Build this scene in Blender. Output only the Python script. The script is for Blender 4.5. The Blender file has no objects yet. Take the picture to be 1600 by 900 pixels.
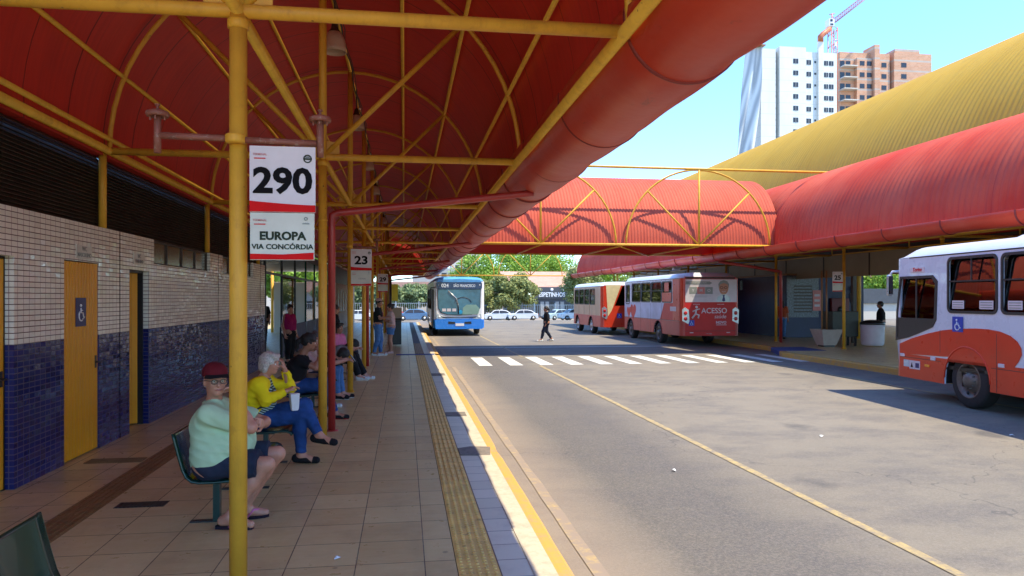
import bpy, bmesh, math, random
import numpy as np
from mathutils import Vector, Matrix, Euler
random.seed(7); rng = np.random.default_rng(7)
scene = bpy.context.scene
COL = scene.collection
R = math.radians

# ------------------------------------------------------------------ camera, sky, sun, exposure
cam_d = bpy.data.cameras.new('camera'); cam = bpy.data.objects.new('camera', cam_d); COL.objects.link(cam)
scene.camera = cam
CAM_H = 1.72; YAW = math.atan(168/1150)
cam.location = (0, 0, CAM_H); cam.rotation_euler = (R(90), 0, -YAW)
cam_d.sensor_width = 36; cam_d.lens = 36*1150/1600; cam_d.shift_y = 0.010
cam_d.clip_start = 0.05; cam_d.clip_end = 3000
world = bpy.data.worlds.new('World'); scene.world = world; world.use_nodes = True
wn = world.node_tree; bg = wn.nodes['Background']
sky = wn.nodes.new('ShaderNodeTexSky'); sky.sky_type = 'NISHITA'; sky.sun_disc = False
SUN = Vector((.415, -.25, 1)).normalized()
sky.sun_elevation = math.asin(SUN.z); sky.sun_rotation = math.atan2(SUN.x, SUN.y)
sky.air_density = 1.0; sky.dust_density = 0.0; sky.ozone_density = 5.0; sky.altitude = 200
tint = wn.nodes.new('ShaderNodeMix'); tint.data_type = 'RGBA'; tint.blend_type = 'MULTIPLY'; tint.inputs[0].default_value = 1; tint.inputs[7].default_value = (.58, .75, .88, 1)
wn.links.new(sky.outputs[0], tint.inputs[6]); wn.links.new(tint.outputs[2], bg.inputs[0]); bg.inputs[1].default_value = 0.14
sun_d = bpy.data.lights.new('sun', 'SUN'); sun_o = bpy.data.objects.new('sun', sun_d); COL.objects.link(sun_o)
sun_d.energy = 2.0; sun_d.angle = R(.5); sun_d.color = (1, .90, .66)
sun_o.rotation_euler = (-SUN).to_track_quat('-Z', 'Y').to_euler()
scene.view_settings.view_transform = 'Standard'; scene.view_settings.look = 'None'
scene.view_settings.exposure = 2.05; scene.view_settings.gamma = 1
scene.view_settings.use_curve_mapping = False
scene.render.engine = 'CYCLES'
scene.cycles.max_bounces = 8; scene.cycles.diffuse_bounces = 5; scene.cycles.glossy_bounces = 4
scene.cycles.transparent_max_bounces = 16; scene.cycles.caustics_reflective = False; scene.cycles.caustics_refractive = False
scene.cycles.sample_clamp_indirect = 6

# ------------------------------------------------------------------ materials
def lin(c):
    c = c/255
    return c/12.92 if c <= .04045 else ((c+.055)/1.055)**2.4
def S(r, g, b): return (lin(r), lin(g), lin(b), 1)
def A(r, g, b): return (r, g, b, 1)
class NT:
    def __init__(s, name):
        s.m = bpy.data.materials.new(name); s.m.use_nodes = True
        s.t = s.m.node_tree; s.b = s.t.nodes['Principled BSDF']; s.co = None
    def n(s, typ, **kw):
        nd = s.t.nodes.new('ShaderNode'+typ)
        for k, v in kw.items():
            if isinstance(k, str) and hasattr(nd, k): setattr(nd, k, v)
        return nd
    def l(s, a, b): s.t.links.new(a, b)
    def coord(s):
        if s.co is None: s.co = s.n('TexCoord').outputs['Object']
        return s.co
    def math(s, op, a, b=None, c=None):
        nd = s.n('Math', operation=op)
        for i, v in enumerate((a, b, c)):
            if v is None: continue
            if isinstance(v, (int, float)): nd.inputs[i].default_value = v
            else: s.l(v, nd.inputs[i])
        return nd.outputs[0]
    def xyz(s, v=None):
        nd = s.n('SeparateXYZ'); s.l(v or s.coord(), nd.inputs[0]); return nd.outputs
    def comb(s, x, y, z):
        nd = s.n('CombineXYZ')
        for i, v in enumerate((x, y, z)):
            if isinstance(v, (int, float)): nd.inputs[i].default_value = v
            else: s.l(v, nd.inputs[i])
        return nd.outputs[0]
    def noise(s, scale, detail=4, rough=.55, vec=None, dist=0):
        nd = s.n('TexNoise'); nd.inputs['Scale'].default_value = scale; nd.inputs['Detail'].default_value = detail
        nd.inputs['Roughness'].default_value = rough; nd.inputs['Distortion'].default_value = dist
        s.l(vec or s.coord(), nd.inputs['Vector']); return nd.outputs[0]
    def scaled(s, sx, sy, sz, vec=None):
        nd = s.n('VectorMath', operation='MULTIPLY'); s.l(vec or s.coord(), nd.inputs[0]); nd.inputs[1].default_value = (sx, sy, sz)
        return nd.outputs[0]
    def ramp(s, f, lo, hi):
        nd = s.n('MapRange'); s.l(f, nd.inputs[0]); nd.inputs[1].default_value = lo; nd.inputs[2].default_value = hi; return nd.outputs[0]
    def mix(s, f, a, b, mode='MIX'):
        nd = s.n('Mix', data_type='RGBA', blend_type=mode)
        if isinstance(f, (int, float)): nd.inputs[0].default_value = f
        else: s.l(f, nd.inputs[0])
        for i, v in ((6, a), (7, b)):
            if isinstance(v, tuple): nd.inputs[i].default_value = v
            else: s.l(v, nd.inputs[i])
        return nd.outputs[2]
    def col(s, c):
        if isinstance(c, tuple): s.b.inputs['Base Color'].default_value = c
        else: s.l(c, s.b.inputs['Base Color'])
    def bump(s, h, strength=.3, dist=.01):
        nd = s.n('Bump'); nd.inputs['Strength'].default_value = strength; nd.inputs['Distance'].default_value = dist
        s.l(h, nd.inputs['Height']); s.l(nd.outputs[0], s.b.inputs['Normal'])
def sc(c, k): return (min(c[0]*k, 1), min(c[1]*k, 1), min(c[2]*k, 1), 1)
def M(name, c, rough=.5, metal=0, var=.12, scale=3, bump=0, bscale=60, wear=None, wearamt=.5, coat=0, spec=.5, emit=0):
    t = NT(name)
    n = t.noise(scale, 5, .6)
    base = t.mix(t.ramp(n, .3, .7), sc(c, 1-var), sc(c, 1+var))
    if wear:
        w = t.noise(scale*2.3, 8, .7)
        base = t.mix(t.math('MULTIPLY', t.ramp(w, .55, .68), wearamt), base, wear)
    if name == 'yellow_paint':
        v = t.n('TexVoronoi'); v.inputs['Scale'].default_value = 9; t.l(t.coord(), v.inputs['Vector'])
        base = t.mix(t.math('MULTIPLY', t.math('SUBTRACT', 1, t.ramp(t.math('ADD', v.outputs[0], t.math('MULTIPLY', t.noise(30, 3), .12)), .10, .14)), .8), base, (.10, .045, .02, 1))
        run = t.noise(5, 6, .7, t.scaled(2.5, 2.5, .25))
        base = t.mix(t.math('MULTIPLY', t.ramp(run, .52, .72), .35), base, (.30, .13, .03, 1))
    t.col(base)
    rr = t.math('ADD', t.math('MULTIPLY', t.noise(scale*3, 4), .2), rough-.1)
    t.l(rr, t.b.inputs['Roughness']); t.b.inputs['Metallic'].default_value = metal
    t.b.inputs['Coat Weight'].default_value = coat; t.b.inputs['Specular IOR Level'].default_value = spec
    if bump: t.bump(t.noise(bscale, 4), bump, .005)
    if emit:
        t.b.inputs['Emission Color'].default_value = c; t.b.inputs['Emission Strength'].default_value = emit
    return t.m
MAT = {}
def glass_mat(name, tint, ior=1.5, alpha=.75, rough=.02):
    t = NT(name); m = t.m; nt = t.t; nt.nodes.remove(t.b)
    out = nt.nodes['Material Output']
    tr = t.n('BsdfTransparent'); tr.inputs[0].default_value = tint
    gl = t.n('BsdfGlossy'); gl.inputs['Roughness'].default_value = rough
    fr = t.n('Fresnel'); fr.inputs[0].default_value = ior
    mx = t.n('MixShader'); t.l(fr.outputs[0], mx.inputs[0]); t.l(tr.outputs[0], mx.inputs[1]); t.l(gl.outputs[0], mx.inputs[2])
    t.l(mx.outputs[0], out.inputs[0]); return m

# painted metals
MAT['yellow'] = M('yellow_paint', (.66, .345, .035, 1), .5, 0, .10, 4, .1, 90, wear=(.30, .12, .03, 1), wearamt=.30, spec=.3)
MAT['redpaint'] = M('red_pipe_paint', (.40, .035, .03, 1), .35, 0, .12, 4, .05, wear=(.2, .03, .025, 1), wearamt=.3)
MAT['oldpink'] = M('faded_bracket_paint', (.22, .07, .045, 1), .6, 0, .15, 14, .2, wear=(.6, .5, .42, 1), wearamt=.35)
def gutter_mat():
    t = NT('gutter_paint')
    n = t.noise(1.1, 6, .65, t.scaled(1, .35, 1))
    c = t.mix(t.ramp(n, .3, .72), (.46, .036, .016, 1), (.60, .070, .032, 1))
    st = t.noise(9, 8, .75, t.scaled(1, .6, 1.5))
    c = t.mix(t.math('MULTIPLY', t.ramp(st, .62, .74), .45), c, (.18, .035, .03, 1))
    rs = t.noise(3.2, 9, .78, t.scaled(.6, .22, 1.6))
    c = t.mix(t.math('MULTIPLY', t.ramp(rs, .60, .66), .6), c, (.13, .035, .022, 1))
    fd = t.noise(.8, 4, .6)
    c = t.mix(t.math('MULTIPLY', t.ramp(fd, .5, .75), .35), c, (.62, .16, .11, 1))
    t.col(c); t.b.inputs['Roughness'].default_value = .42; t.b.inputs['Specular IOR Level'].default_value = .35
    t.bump(t.noise(2.2, 3), .25, .05); return t.m
MAT['gutter'] = gutter_mat()
def lining_mat():
    t = NT('canopy_lining')
    x = t.xyz()
    n = t.noise(.7, 6, .6)
    c = t.mix(t.ramp(n, .3, .7), (.52, .028, .018, 1), (.62, .044, .026, 1))
    fine = t.noise(3, 4, .6, t.scaled(.3, 6, .3))
    c = t.mix(t.math('MULTIPLY', t.ramp(fine, .4, .7), .25), c, (.22, .015, .02, 1))
    # overlapping sheet joints every 0.92 m
    pp = t.math('PINGPONG', x[1], .46)
    line = t.math('LESS_THAN', pp, .010)
    c = t.mix(t.math('MULTIPLY', line, .75), c, (.05, .006, .006, 1))
    t.col(c); t.b.inputs['Roughness'].default_value = .55; t.b.inputs['Specular IOR Level'].default_value = .35
    return t.m
MAT['lining'] = lining_mat()
def roof_mat(name, c0, c1, grime, axis=1):
    t = NT(name); x = t.xyz()
    n = t.noise(.45, 6, .6)
    c = t.mix(t.ramp(n, .32, .68), c0, c1)
    vec = t.scaled(*( (.35, 5, .35) if axis == 1 else (5, .35, .35)))
    st = t.noise(1, 6, .65, vec)
    c = t.mix(t.math('MULTIPLY', t.ramp(st, .50, .74), .45), c, grime)
    g2 = t.noise(.9, 7, .7)
    c = t.mix(t.math('MULTIPLY', t.ramp(g2, .52, .70), .40), c, grime)
    pp = t.math('PINGPONG', x[axis], .46 if axis else .55)
    c = t.mix(t.math('MULTIPLY', t.math('LESS_THAN', pp, .012), .5), c, grime)
    t.col(c); t.b.inputs['Roughness'].default_value = .65; t.b.inputs['Specular IOR Level'].default_value = .15; return t.m
MAT['redroof'] = roof_mat('red_roof_sheet', (.50, .048, .026, 1), (.60, .125, .070, 1), (.34, .030, .030, 1))
MAT['redroof_x'] = roof_mat('red_bridge_sheet', (.46, .076, .042, 1), (.52, .108, .062, 1), (.34, .045, .03, 1), 0)
MAT['yellowroof'] = roof_mat('yellow_roof_sheet', (.44, .255, .035, 1), (.50, .305, .050, 1), (.32, .20, .04, 1))

def floor_mat():
    t = NT('platform_tiles'); x = t.xyz()
    v = t.comb(t.math('ADD', x[0], .31), x[1], 0)
    br = t.n('TexBrick', offset=0, squash=1); t.l(v, br.inputs['Vector'])
    br.inputs['Scale'].default_value = 1; br.inputs['Brick Width'].default_value = .44; br.inputs['Row Height'].default_value = .44
    br.inputs['Mortar Size'].default_value = .004; br.inputs['Mortar Smooth'].default_value = .2
    br.inputs['Color1'].default_value = (.56, .39, .165, 1); br.inputs['Color2'].default_value = (.66, .49, .22, 1); br.inputs['Mortar'].default_value = (.07, .04, .025, 1)
    br.inputs['Bias'].default_value = 0
    ve = t.noise(3.5, 7, .62, t.scaled(1, 3.2, 1), 1.2)
    c = t.mix(t.math('MULTIPLY', t.ramp(ve, .42, .72), .30), br.outputs[0], (.74, .60, .31, 1))
    d = t.noise(1.7, 8, .7)
    c = t.mix(t.math('MULTIPLY', t.ramp(d, .5, .72), .30), c, (.22, .13, .07, 1))
    sp_ = t.n('TexVoronoi'); sp_.inputs['Scale'].default_value = 3.1; t.l(t.coord(), sp_.inputs['Vector'])
    c = t.mix(t.math('MULTIPLY', t.math('SUBTRACT', 1, t.ramp(t.math('ADD', sp_.outputs[0], t.math('MULTIPLY', t.noise(9, 4), .12)), .085, .125)), .55), c, (.07, .05, .035, 1))
    wear = t.noise(.8, 6, .7, t.scaled(2.5, .35, 1))
    c = t.mix(t.math('MULTIPLY', t.ramp(wear, .5, .7), .25), c, (.28, .20, .12, 1))
    t.col(c)
    rr = t.math('ADD', t.math('MULTIPLY', t.ramp(t.noise(6, 6, .7), .3, .7), .22), .24)
    rr = t.math('ADD', rr, t.math('MULTIPLY', br.outputs[1], .3))
    t.l(rr, t.b.inputs['Roughness'])
    t.bump(t.math('SUBTRACT', 1, br.outputs[1]), .4, .003); return t.m
MAT['floor'] = floor_mat()
def edge_tile_mat():
    t = NT('edge_tiles'); x = t.xyz()
    br = t.n('TexBrick', offset=0); t.l(t.comb(t.math('ADD', x[0], -.60), x[1], 0), br.inputs['Vector'])
    br.inputs['Scale'].default_value = 1; br.inputs['Brick Width'].default_value = .44; br.inputs['Row Height'].default_value = .30
    br.inputs['Mortar Size'].default_value = .005
    br.inputs['Color1'].default_value = (.56, .50, .36, 1); br.inputs['Color2'].default_value = (.66, .58, .43, 1); br.inputs['Mortar'].default_value = (.12, .08, .07, 1)
    d = t.noise(2.2, 8, .7)
    c = t.mix(t.math('MULTIPLY', t.ramp(d, .5, .7), .35), br.outputs[0], (.24, .17, .14, 1))
    t.col(c); t.b.inputs['Roughness'].default_value = .38
    t.bump(t.math('SUBTRACT', 1, br.outputs[1]), .4, .003); return t.m
MAT['edge'] = edge_tile_mat()
def wall_mat():
    t = NT('glazed_wall_tiles'); x = t.xyz()
    h = t.math('ADD', x[0], x[1])
    br = t.n('TexBrick', offset=0); t.l(t.comb(h, x[2], 0), br.inputs['Vector'])
    br.inputs['Scale'].default_value = 1; br.inputs['Brick Width'].default_value = .105; br.inputs['Row Height'].default_value = .052
    br.inputs['Mortar Size'].default_value = .0042; br.inputs['Mortar Smooth'].default_value = .1
    br.inputs['Color1'].default_value = (0, 0, 0, 1); br.inputs['Color2'].default_value = (1, 1, 1, 1); br.inputs['Mortar'].default_value = (0, 0, 0, 1)
    r = br.outputs[0]
    white = t.mix(r, (.78, .76, .64, 1), (.86, .84, .73, 1))
    blue = t.mix(r, (.008, .013, .10, 1), (.016, .025, .15, 1))
    edge = t.math('GREATER_THAN', x[2], 1.30)
    c = t.mix(edge, blue, white)
    mort = t.mix(edge, (.09, .075, .12, 1), (.085, .045, .035, 1))
    # vertical joints are filled paler than the horizontal ones on the white part
    zz = t.math('PINGPONG', t.math('ADD', x[2], 0), .026)
    hj = t.math('LESS_THAN', zz, .0034)
    mort2 = t.mix(edge, (.07, .065, .14, 1), (.36, .27, .24, 1))
    mcol = t.mix(hj, mort2, mort)
    c = t.mix(br.outputs[1], c, mcol)
    st = t.noise(1.3, 7, .65)
    c = t.mix(t.math('MULTIPLY', t.ramp(st, .5, .75), .22), c, (.15, .09, .08, 1))
    t.col(c)
    t.l(t.math('ADD', t.math('MULTIPLY', br.outputs[1], .5), t.math('MULTIPLY', t.noise(16, 3), .26)), t.b.inputs['Roughness'])
    hgt = t.math('ADD', t.math('MULTIPLY', t.noise(11, 2, .5), 1.2), t.math('MULTIPLY', br.outputs[1], -.7))
    # every tile sits at its own slight tilt
    ix = t.math('FLOOR', t.math('DIVIDE', h, .105)); iz = t.math('FLOOR', t.math('DIVIDE', x[2], .052))
    wnz = t.n('TexWhiteNoise'); t.l(t.comb(ix, iz, 0), wnz.inputs['Vector'])
    sb = t.n('VectorMath', operation='SUBTRACT'); t.l(wnz.outputs['Color'], sb.inputs[0]); sb.inputs[1].default_value = (.5, .5, .5)
    ms = t.n('VectorMath', operation='SCALE'); t.l(sb.outputs[0], ms.inputs[0]); ms.inputs['Scale'].default_value = .085
    bp = t.n('Bump'); bp.inputs['Strength'].default_value = .5; bp.inputs['Distance'].default_value = .004; t.l(hgt, bp.inputs['Height'])
    ad = t.n('VectorMath', operation='ADD'); t.l(bp.outputs[0], ad.inputs[0]); t.l(ms.outputs[0], ad.inputs[1])
    no = t.n('VectorMath', operation='NORMALIZE'); t.l(ad.outputs[0], no.inputs[0]); t.l(no.outputs[0], t.b.inputs['Normal']); return t.m
MAT['wall'] = wall_mat()
def asphalt_mat():
    t = NT('asphalt'); x = t.xyz()
    n = t.noise(.22, 7, .6)
    c = t.mix(t.ramp(n, .3, .7), (.158, .133, .100, 1), (.215, .182, .136, 1))
    # darker oily band where the buses run, dusty strip at the kerb
    band = t.math('ABSOLUTE', t.math('SUBTRACT', t.math('ADD', x[0], t.math('MULTIPLY', t.noise(.5, 4), .8)), 2.9))
    bm = t.math('SUBTRACT', 1, t.ramp(band, .45, 1.25))
    c = t.mix(t.math('MULTIPLY', bm, .70), c, (.052, .050, .052, 1))
    dk = t.noise(1.0, 12, .74, t.scaled(.8, 1.3, 1))
    c = t.mix(t.math('MULTIPLY', t.ramp(dk, .45, .60), .55), c, (.070, .064, .066, 1))
    g = t.noise(55, 6, .8)
    c = t.mix(t.math('MULTIPLY', t.ramp(g, .44, .66), .50), c, (.30, .25, .205, 1))
    dust = t.math('SUBTRACT', 1, t.ramp(t.math('ABSOLUTE', t.math('SUBTRACT', x[0], 1.25)), .15, .75))
    c = t.mix(t.math('MULTIPLY', dust, .5), c, (.27, .205, .16, 1))
    g3 = t.noise(230, 3, .7)
    c = t.mix(t.math('MULTIPLY', t.ramp(g3, .5, .75), .3), c, (.05, .05, .052, 1))
    # oil drips
    v = t.n('TexVoronoi'); v.inputs['Scale'].default_value = .55; t.l(t.scaled(1, .6, 1), v.inputs['Vector'])
    vd = t.math('ADD', v.outputs[0], t.math('MULTIPLY', t.noise(4, 5), .25))
    c = t.mix(t.math('MULTIPLY', t.math('SUBTRACT', 1, t.ramp(vd, .16, .26)), .6), c, (.045, .042, .045, 1))
    # cracks
    v2 = t.n('TexVoronoi', feature='DISTANCE_TO_EDGE'); v2.inputs['Scale'].default_value = .19
    wv = t.n('VectorMath', operation='ADD'); t.l(t.coord(), wv.inputs[0])
    nz = t.n('TexNoise'); nz.inputs['Scale'].default_value = 2.5; t.l(t.coord(), nz.inputs['Vector']); t.l(nz.outputs[1], wv.inputs[1])
    t.l(wv.outputs[0], v2.inputs['Vector'])
    c = t.mix(t.math('MULTIPLY', t.math('LESS_THAN', v2.outputs[0], .0022), .45), c, (.05, .045, .045, 1))
    t.col(c); t.b.inputs['Roughness'].default_value = .82
    t.bump(g, .5, .008); return t.m
MAT['asphalt'] = asphalt_mat()
def marking_mat(name, c, worn, lo=.46, hi=.60):
    t = NT(name)
    n = t.noise(7, 8, .75)
    g = t.noise(90, 3, .7)
    cc = t.mix(t.ramp(n, lo, hi), c, worn)
    cc = t.mix(t.math('MULTIPLY', t.ramp(g, .5, .7), .35), cc, worn)
    t.col(cc); t.b.inputs['Roughness'].default_value = .8; return t.m
MAT['mark_white'] = marking_mat('crosswalk_paint', (.66, .63, .57, 1), (.26, .24, .21, 1), .50, .70)
MAT['mark_yellow'] = marking_mat('faded_yellow_line', (.44, .32, .12, 1), (.21, .17, .13, 1), .40, .60)
MAT['mark_dusty'] = marking_mat('dusty_yellow_line', (.42, .30, .12, 1), (.26, .20, .155, 1), .32, .52)
MAT['kerb_yellow'] = marking_mat('kerb_yellow_paint', (.52, .28, .045, 1), (.34, .23, .12, 1), .46, .66)
MAT['kerb_cream'] = marking_mat('kerb_concrete', (.50, .42, .31, 1), (.36, .28, .20, 1), .45, .75)
MAT['kerb_blue'] = marking_mat('ramp_blue_paint', (.03, .06, .22, 1), (.09, .10, .16, 1), .5, .75)
MAT['patch'] = marking_mat('grey_patch_concrete', (.20, .16, .125, 1), (.12, .10, .08, 1))
MAT['concrete'] = M('concrete', (.33, .29, .25, 1), .8, 0, .15, 2, .3)
MAT['tactile'] = M('tactile_rubber', (.68, .40, .095, 1), .55, 0, .22, 5, .2, wear=(.20, .11, .04, 1), wearamt=.7)
MAT['tactile_dark'] = M('worn_tactile', (.22, .11, .035, 1), .5, 0, .2, 5, .2, wear=(.12, .06, .025, 1), wearamt=.7)
MAT['tactile_black'] = M('dark_tactile', (.05, .05, .075, 1), .6, 0, .2, 5, .2)
MAT['mortar'] = M('dark_joint', (.06, .045, .035, 1), .8)
MAT['tinted'] = M('tinted', (.05, .05, .05, 1), .3)
MAT['door'] = M('door_yellow', (.78, .36, .008, 1), .35, 0, .05, 2, .1, 25, spec=.3)
MAT['slat'] = M('brown_slat', (.055, .036, .022, 1), .5, 0, .25, 3)
MAT['dark'] = M('dark_void', (.012, .011, .011, 1), .7)
MAT['black'] = M('black_plastic', (.015, .015, .016, 1), .4, 0, .2, 8)
MAT['rubber'] = M('tyre_rubber', (.022, .021, .021, 1), .75, 0, .2, 12, .2)
MAT['rim'] = M('dusty_rim', (.16, .14, .12, 1), .5, .5, .25, 14)
MAT['rim_silver'] = M('silver_rim', (.5, .5, .5, 1), .35, .7, .1, 10)
MAT['white'] = M('white_paint', (.78, .78, .78, 1), .3, 0, .04, 3)
MAT['buswhite'] = M('bus_white', (.62, .66, .74, 1), .28, 0, .05, 1.5, coat=.4, wear=(.45, .45, .48, 1), wearamt=.2)
MAT['busroof'] = M('bus_roof', (.66, .70, .78, 1), .35, 0, .05, 1.5, coat=.2)
MAT['busred'] = M('bus_orange_red', (.62, .045, .015, 1), .3, 0, .08, 1.5, coat=.1, spec=.35, wear=(.36, .06, .035, 1), wearamt=.3)
MAT['busdeep'] = M('bus_deep_red', (.55, .020, .018, 1), .4, 0, .08, 1.5, coat=0, spec=.3)
MAT['buspink'] = M('bus_dusty_red', (.50, .075, .055, 1), .4, 0, .12, 1.2, coat=.05, spec=.35)
MAT['busblue'] = M('bus_blue', (.012, .20, .72, 1), .25, 0, .05, 2, coat=.5)
MAT['seam'] = M('panel_seam', (.10, .035, .03, 1), .6)
MAT['gasket'] = M('window_gasket', (.018, .017, .018, 1), .45)
MAT['isa'] = M('sign_blue', (.015, .045, .38, 1), .4)
MAT['isa_dark'] = M('sign_navy', (.010, .014, .12, 1), .4)
MAT['signw'] = M('sign_white', (.66, .60, .62, 1), .6, 0, .06, 6, spec=.2)
MAT['signw2'] = M('sign_offwhite', (.60, .60, .52, 1), .6, 0, .06, 6, spec=.2)
MAT['signred'] = M('sign_red', (.60, .010, .012, 1), .7, 0, .06, 6, spec=.1)
MAT['ink'] = M('ink_black', (.006, .005, .006, 1), .7, spec=.1)
MAT['inkgreen'] = M('ink_dark_green', (.03, .042, .028, 1), .7, spec=.1)
MAT['inkred'] = M('ink_pale_red', (.62, .20, .18, 1), .5)
MAT['inkgrey'] = M('ink_grey', (.25, .27, .25, 1), .5)
MAT['amber'] = M('amber_lens', (.8, .28, .02, 1), .2)
MAT['redlens'] = M('red_lens', (.5, .01, .01, 1), .2)
MAT['chrome'] = M('pale_metal', (.5, .5, .5, 1), .3, .6, .1, 6)
MAT['seatgreen'] = M('green_enamel', (.004, .035, .022, 1), .22, 0, .12, 3, coat=.15, spec=.4)
MAT['glass_bus'] = glass_mat('bus_glass', (.66, .62, .60, 1), 2.1)
MAT['glass_dark'] = glass_mat('dark_bus_glass', (.20, .22, .24, 1), 1.8)
MAT['glass_wind'] = glass_mat('windscreen_glass', (.42, .60, .66, 1), 2.0)
MAT['glass_shop'] = glass_mat('shop_glass', (.72, .78, .74, 1), 1.6)
MAT['glass_dusty'] = M('dusty_window_glass', (.10, .085, .045, 1), .18, 0, .35, 2.5, spec=.8)
MAT['lampshade'] = M('frosted_lamp_shade', (.55, .40, .30, 1), .3, 0, .06, 5)
MAT['cable'] = M('dark_cable', (.05, .03, .02, 1), .6)
MAT['skin'] = M('skin', (.50, .235, .165, 1), .5, 0, .10, 12)
MAT['skin_tan'] = M('skin_tan', (.36, .16, .095, 1), .5, 0, .10, 12)
MAT['skin_pink'] = M('skin_ruddy', (.50, .225, .14, 1), .48, 0, .14, 14)
MAT['eye'] = M('eye_dark', (.02, .012, .01, 1), .2)
MAT['eyew'] = M('eye_white', (.7, .66, .62, 1), .3)
MAT['lip'] = M('lip', (.36, .10, .09, 1), .5)
def cloth(n, c, v=.1): 
    if 'cloth_'+n not in MAT: MAT['cloth_'+n] = M('cloth_'+n, c, .85, 0, v, 9, .35, 160, spec=.2)
    return MAT['cloth_'+n]
cloth('mint', (.46, .62, .38, 1), .05); cloth('navy', (.022, .028, .050, 1)); cloth('yellow', (.86, .64, .010, 1), .05)
cloth('denim', (.020, .060, .19, 1), .3); cloth('black', (.012, .012, .014, 1)); cloth('magenta', (.28, .010, .085, 1))
cloth('pink', (.62, .16, .30, 1)); cloth('white', (.6, .6, .58, 1)); cloth('grey', (.25, .24, .25, 1)); cloth('lightdenim', (.07, .16, .33, 1), .2)
cloth('orange', (.42, .08, .03, 1)); cloth('blush', (.50, .33, .30, 1)); cloth('darkpurple', (.02, .012, .02, 1)); cloth('maroon', (.13, .010, .016, 1))
def hairm(n, c): MAT['hair_'+n] = M('hair_'+n, c, .6, 0, .45, 70, .9, 150)
hairm('black', (.010, .008, .007, 1)); hairm('white', (.52, .48, .42, 1)); hairm('grey', (.10, .09, .085, 1))
def stripes_mat():
    t = NT('striped_shirt'); x = t.xyz()
    v = t.math('ADD', x[2], t.math('MULTIPLY', x[0], .55))
    pp = t.math('PINGPONG', v, .0125)
    t.col(t.mix(t.math('LESS_THAN', pp, .0075), (.42, .50, .44, 1), (.02, .04, .035, 1))); t.b.inputs['Roughness'].default_value = .9; return t.m
MAT['stripes'] = stripes_mat()
def brick_mat():
    t = NT('raw_brickwork'); x = t.xyz()
    br = t.n('TexBrick'); t.l(t.comb(t.math('ADD', x[0], x[1]), x[2], 0), br.inputs['Vector'])
    br.inputs['Scale'].default_value = 1; br.inputs['Brick Width'].default_value = .8; br.inputs['Row Height'].default_value = .4; br.inputs['Mortar Size'].default_value = .03
    br.inputs['Color1'].default_value = (.58, .27, .14, 1); br.inputs['Color2'].default_value = (.66, .34, .20, 1); br.inputs['Mortar'].default_value = (.55, .42, .34, 1)
    pp = t.math('PINGPONG', t.math('ADD', x[2], 0.2), 1.43)
    c = t.mix(t.math('LESS_THAN', pp, .22), br.outputs[0], (.50, .42, .35, 1))
    c = t.mix(t.math('MULTIPLY', t.ramp(t.noise(.3, 6, .7), .45, .7), .3), c, (.30, .15, .10, 1))
    t.col(c); t.b.inputs['Roughness'].default_value = .9; return t.m
MAT['brick'] = brick_mat()
def tower_mat():
    t = NT('primed_tower_wall'); x = t.xyz()
    pp = t.math('PINGPONG', t.math('ADD', x[2], 0.2), 1.43)
    c = t.mix(t.ramp(t.noise(.25, 7, .7, t.scaled(1, 1, .4)), .3, .7), (.62, .61, .56, 1), (.74, .72, .66, 1))
    c = t.mix(t.math('MULTIPLY', t.math('LESS_THAN', pp, .06), .4), c, (.40, .40, .40, 1))
    t.col(c); t.b.inputs['Roughness'].default_value = .85; return t.m
MAT['tower'] = tower_mat()
def net_mat():
    t = NT('safety_net'); x = t.xyz()
    w = t.n('TexWave', wave_type='RINGS', rings_direction='SPHERICAL'); w.inputs['Scale'].default_value = .26; w.inputs['Distortion'].default_value = 3.5; w.inputs['Detail'].default_value = 2; w.inputs['Detail Scale'].default_value = .5
    t.l(t.scaled(1, 1, .35), w.inputs['Vector'])
    t.col(t.mix(w.outputs[1], (.38, .39, .40, 1), (.72, .72, .70, 1))); t.b.inputs['Roughness'].default_value = .9; return t.m
MAT['net'] = net_mat()
def leaf_mat(name, c0, c1):
    t = NT(name)
    n = t.noise(.55, 3, .5)
    n2 = t.noise(6, 2, .5)
    c = t.mix(t.ramp(n, .35, .65), c0, c1)
    c = t.mix(t.math('MULTIPLY', t.ramp(n2, .4, .7), .4), c, sc(c1, 1.5))
    t.col(c); t.b.inputs['Roughness'].default_value = .6
    tl = t.n('BsdfTranslucent'); t.l(c, tl.inputs[0])
    mx = t.n('MixShader'); mx.inputs[0].default_value = .3
    t.l(t.b.outputs[0], mx.inputs[1]); t.l(tl.outputs[0], mx.inputs[2]); t.l(mx.outputs[0], t.t.nodes['Material Output'].inputs[0])
    return t.m
MAT['leaf_bright'] = leaf_mat('leaf_bright', (.16, .30, .030, 1), (.30, .44, .06, 1))
MAT['leaf_olive'] = leaf_mat('leaf_olive', (.17, .20, .055, 1), (.32, .33, .11, 1))
MAT['leaf_dark'] = leaf_mat('leaf_dark', (.12, .17, .065, 1), (.25, .32, .14, 1))
MAT['bark'] = M('bark', (.14, .105, .075, 1), .9, 0, .25, 6, .5)
MAT['rooftile'] = M('clay_roof', (.50, .27, .20, 1), .8, 0, .15, 1.5)
MAT['beige'] = M('beige_panel', (.36, .29, .19, 1), .6, 0, .1, 1)
MAT['wood'] = M('wood_panel', (.30, .14, .05, 1), .5, 0, .2, 2)
MAT['navywall'] = M('navy_wall', (.012, .017, .065, 1), .5, 0, .2, 1.5)
MAT['fencegrey'] = M('fence_metal', (.26, .34, .40, 1), .5, .2, .1, 4)
MAT['facade_dark'] = M('facade_dark', (.07, .075, .085, 1), .7)
MAT['facade_pale'] = M('facade_pale', (.58, .52, .44, 1), .8, 0, .1, .3)
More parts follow.
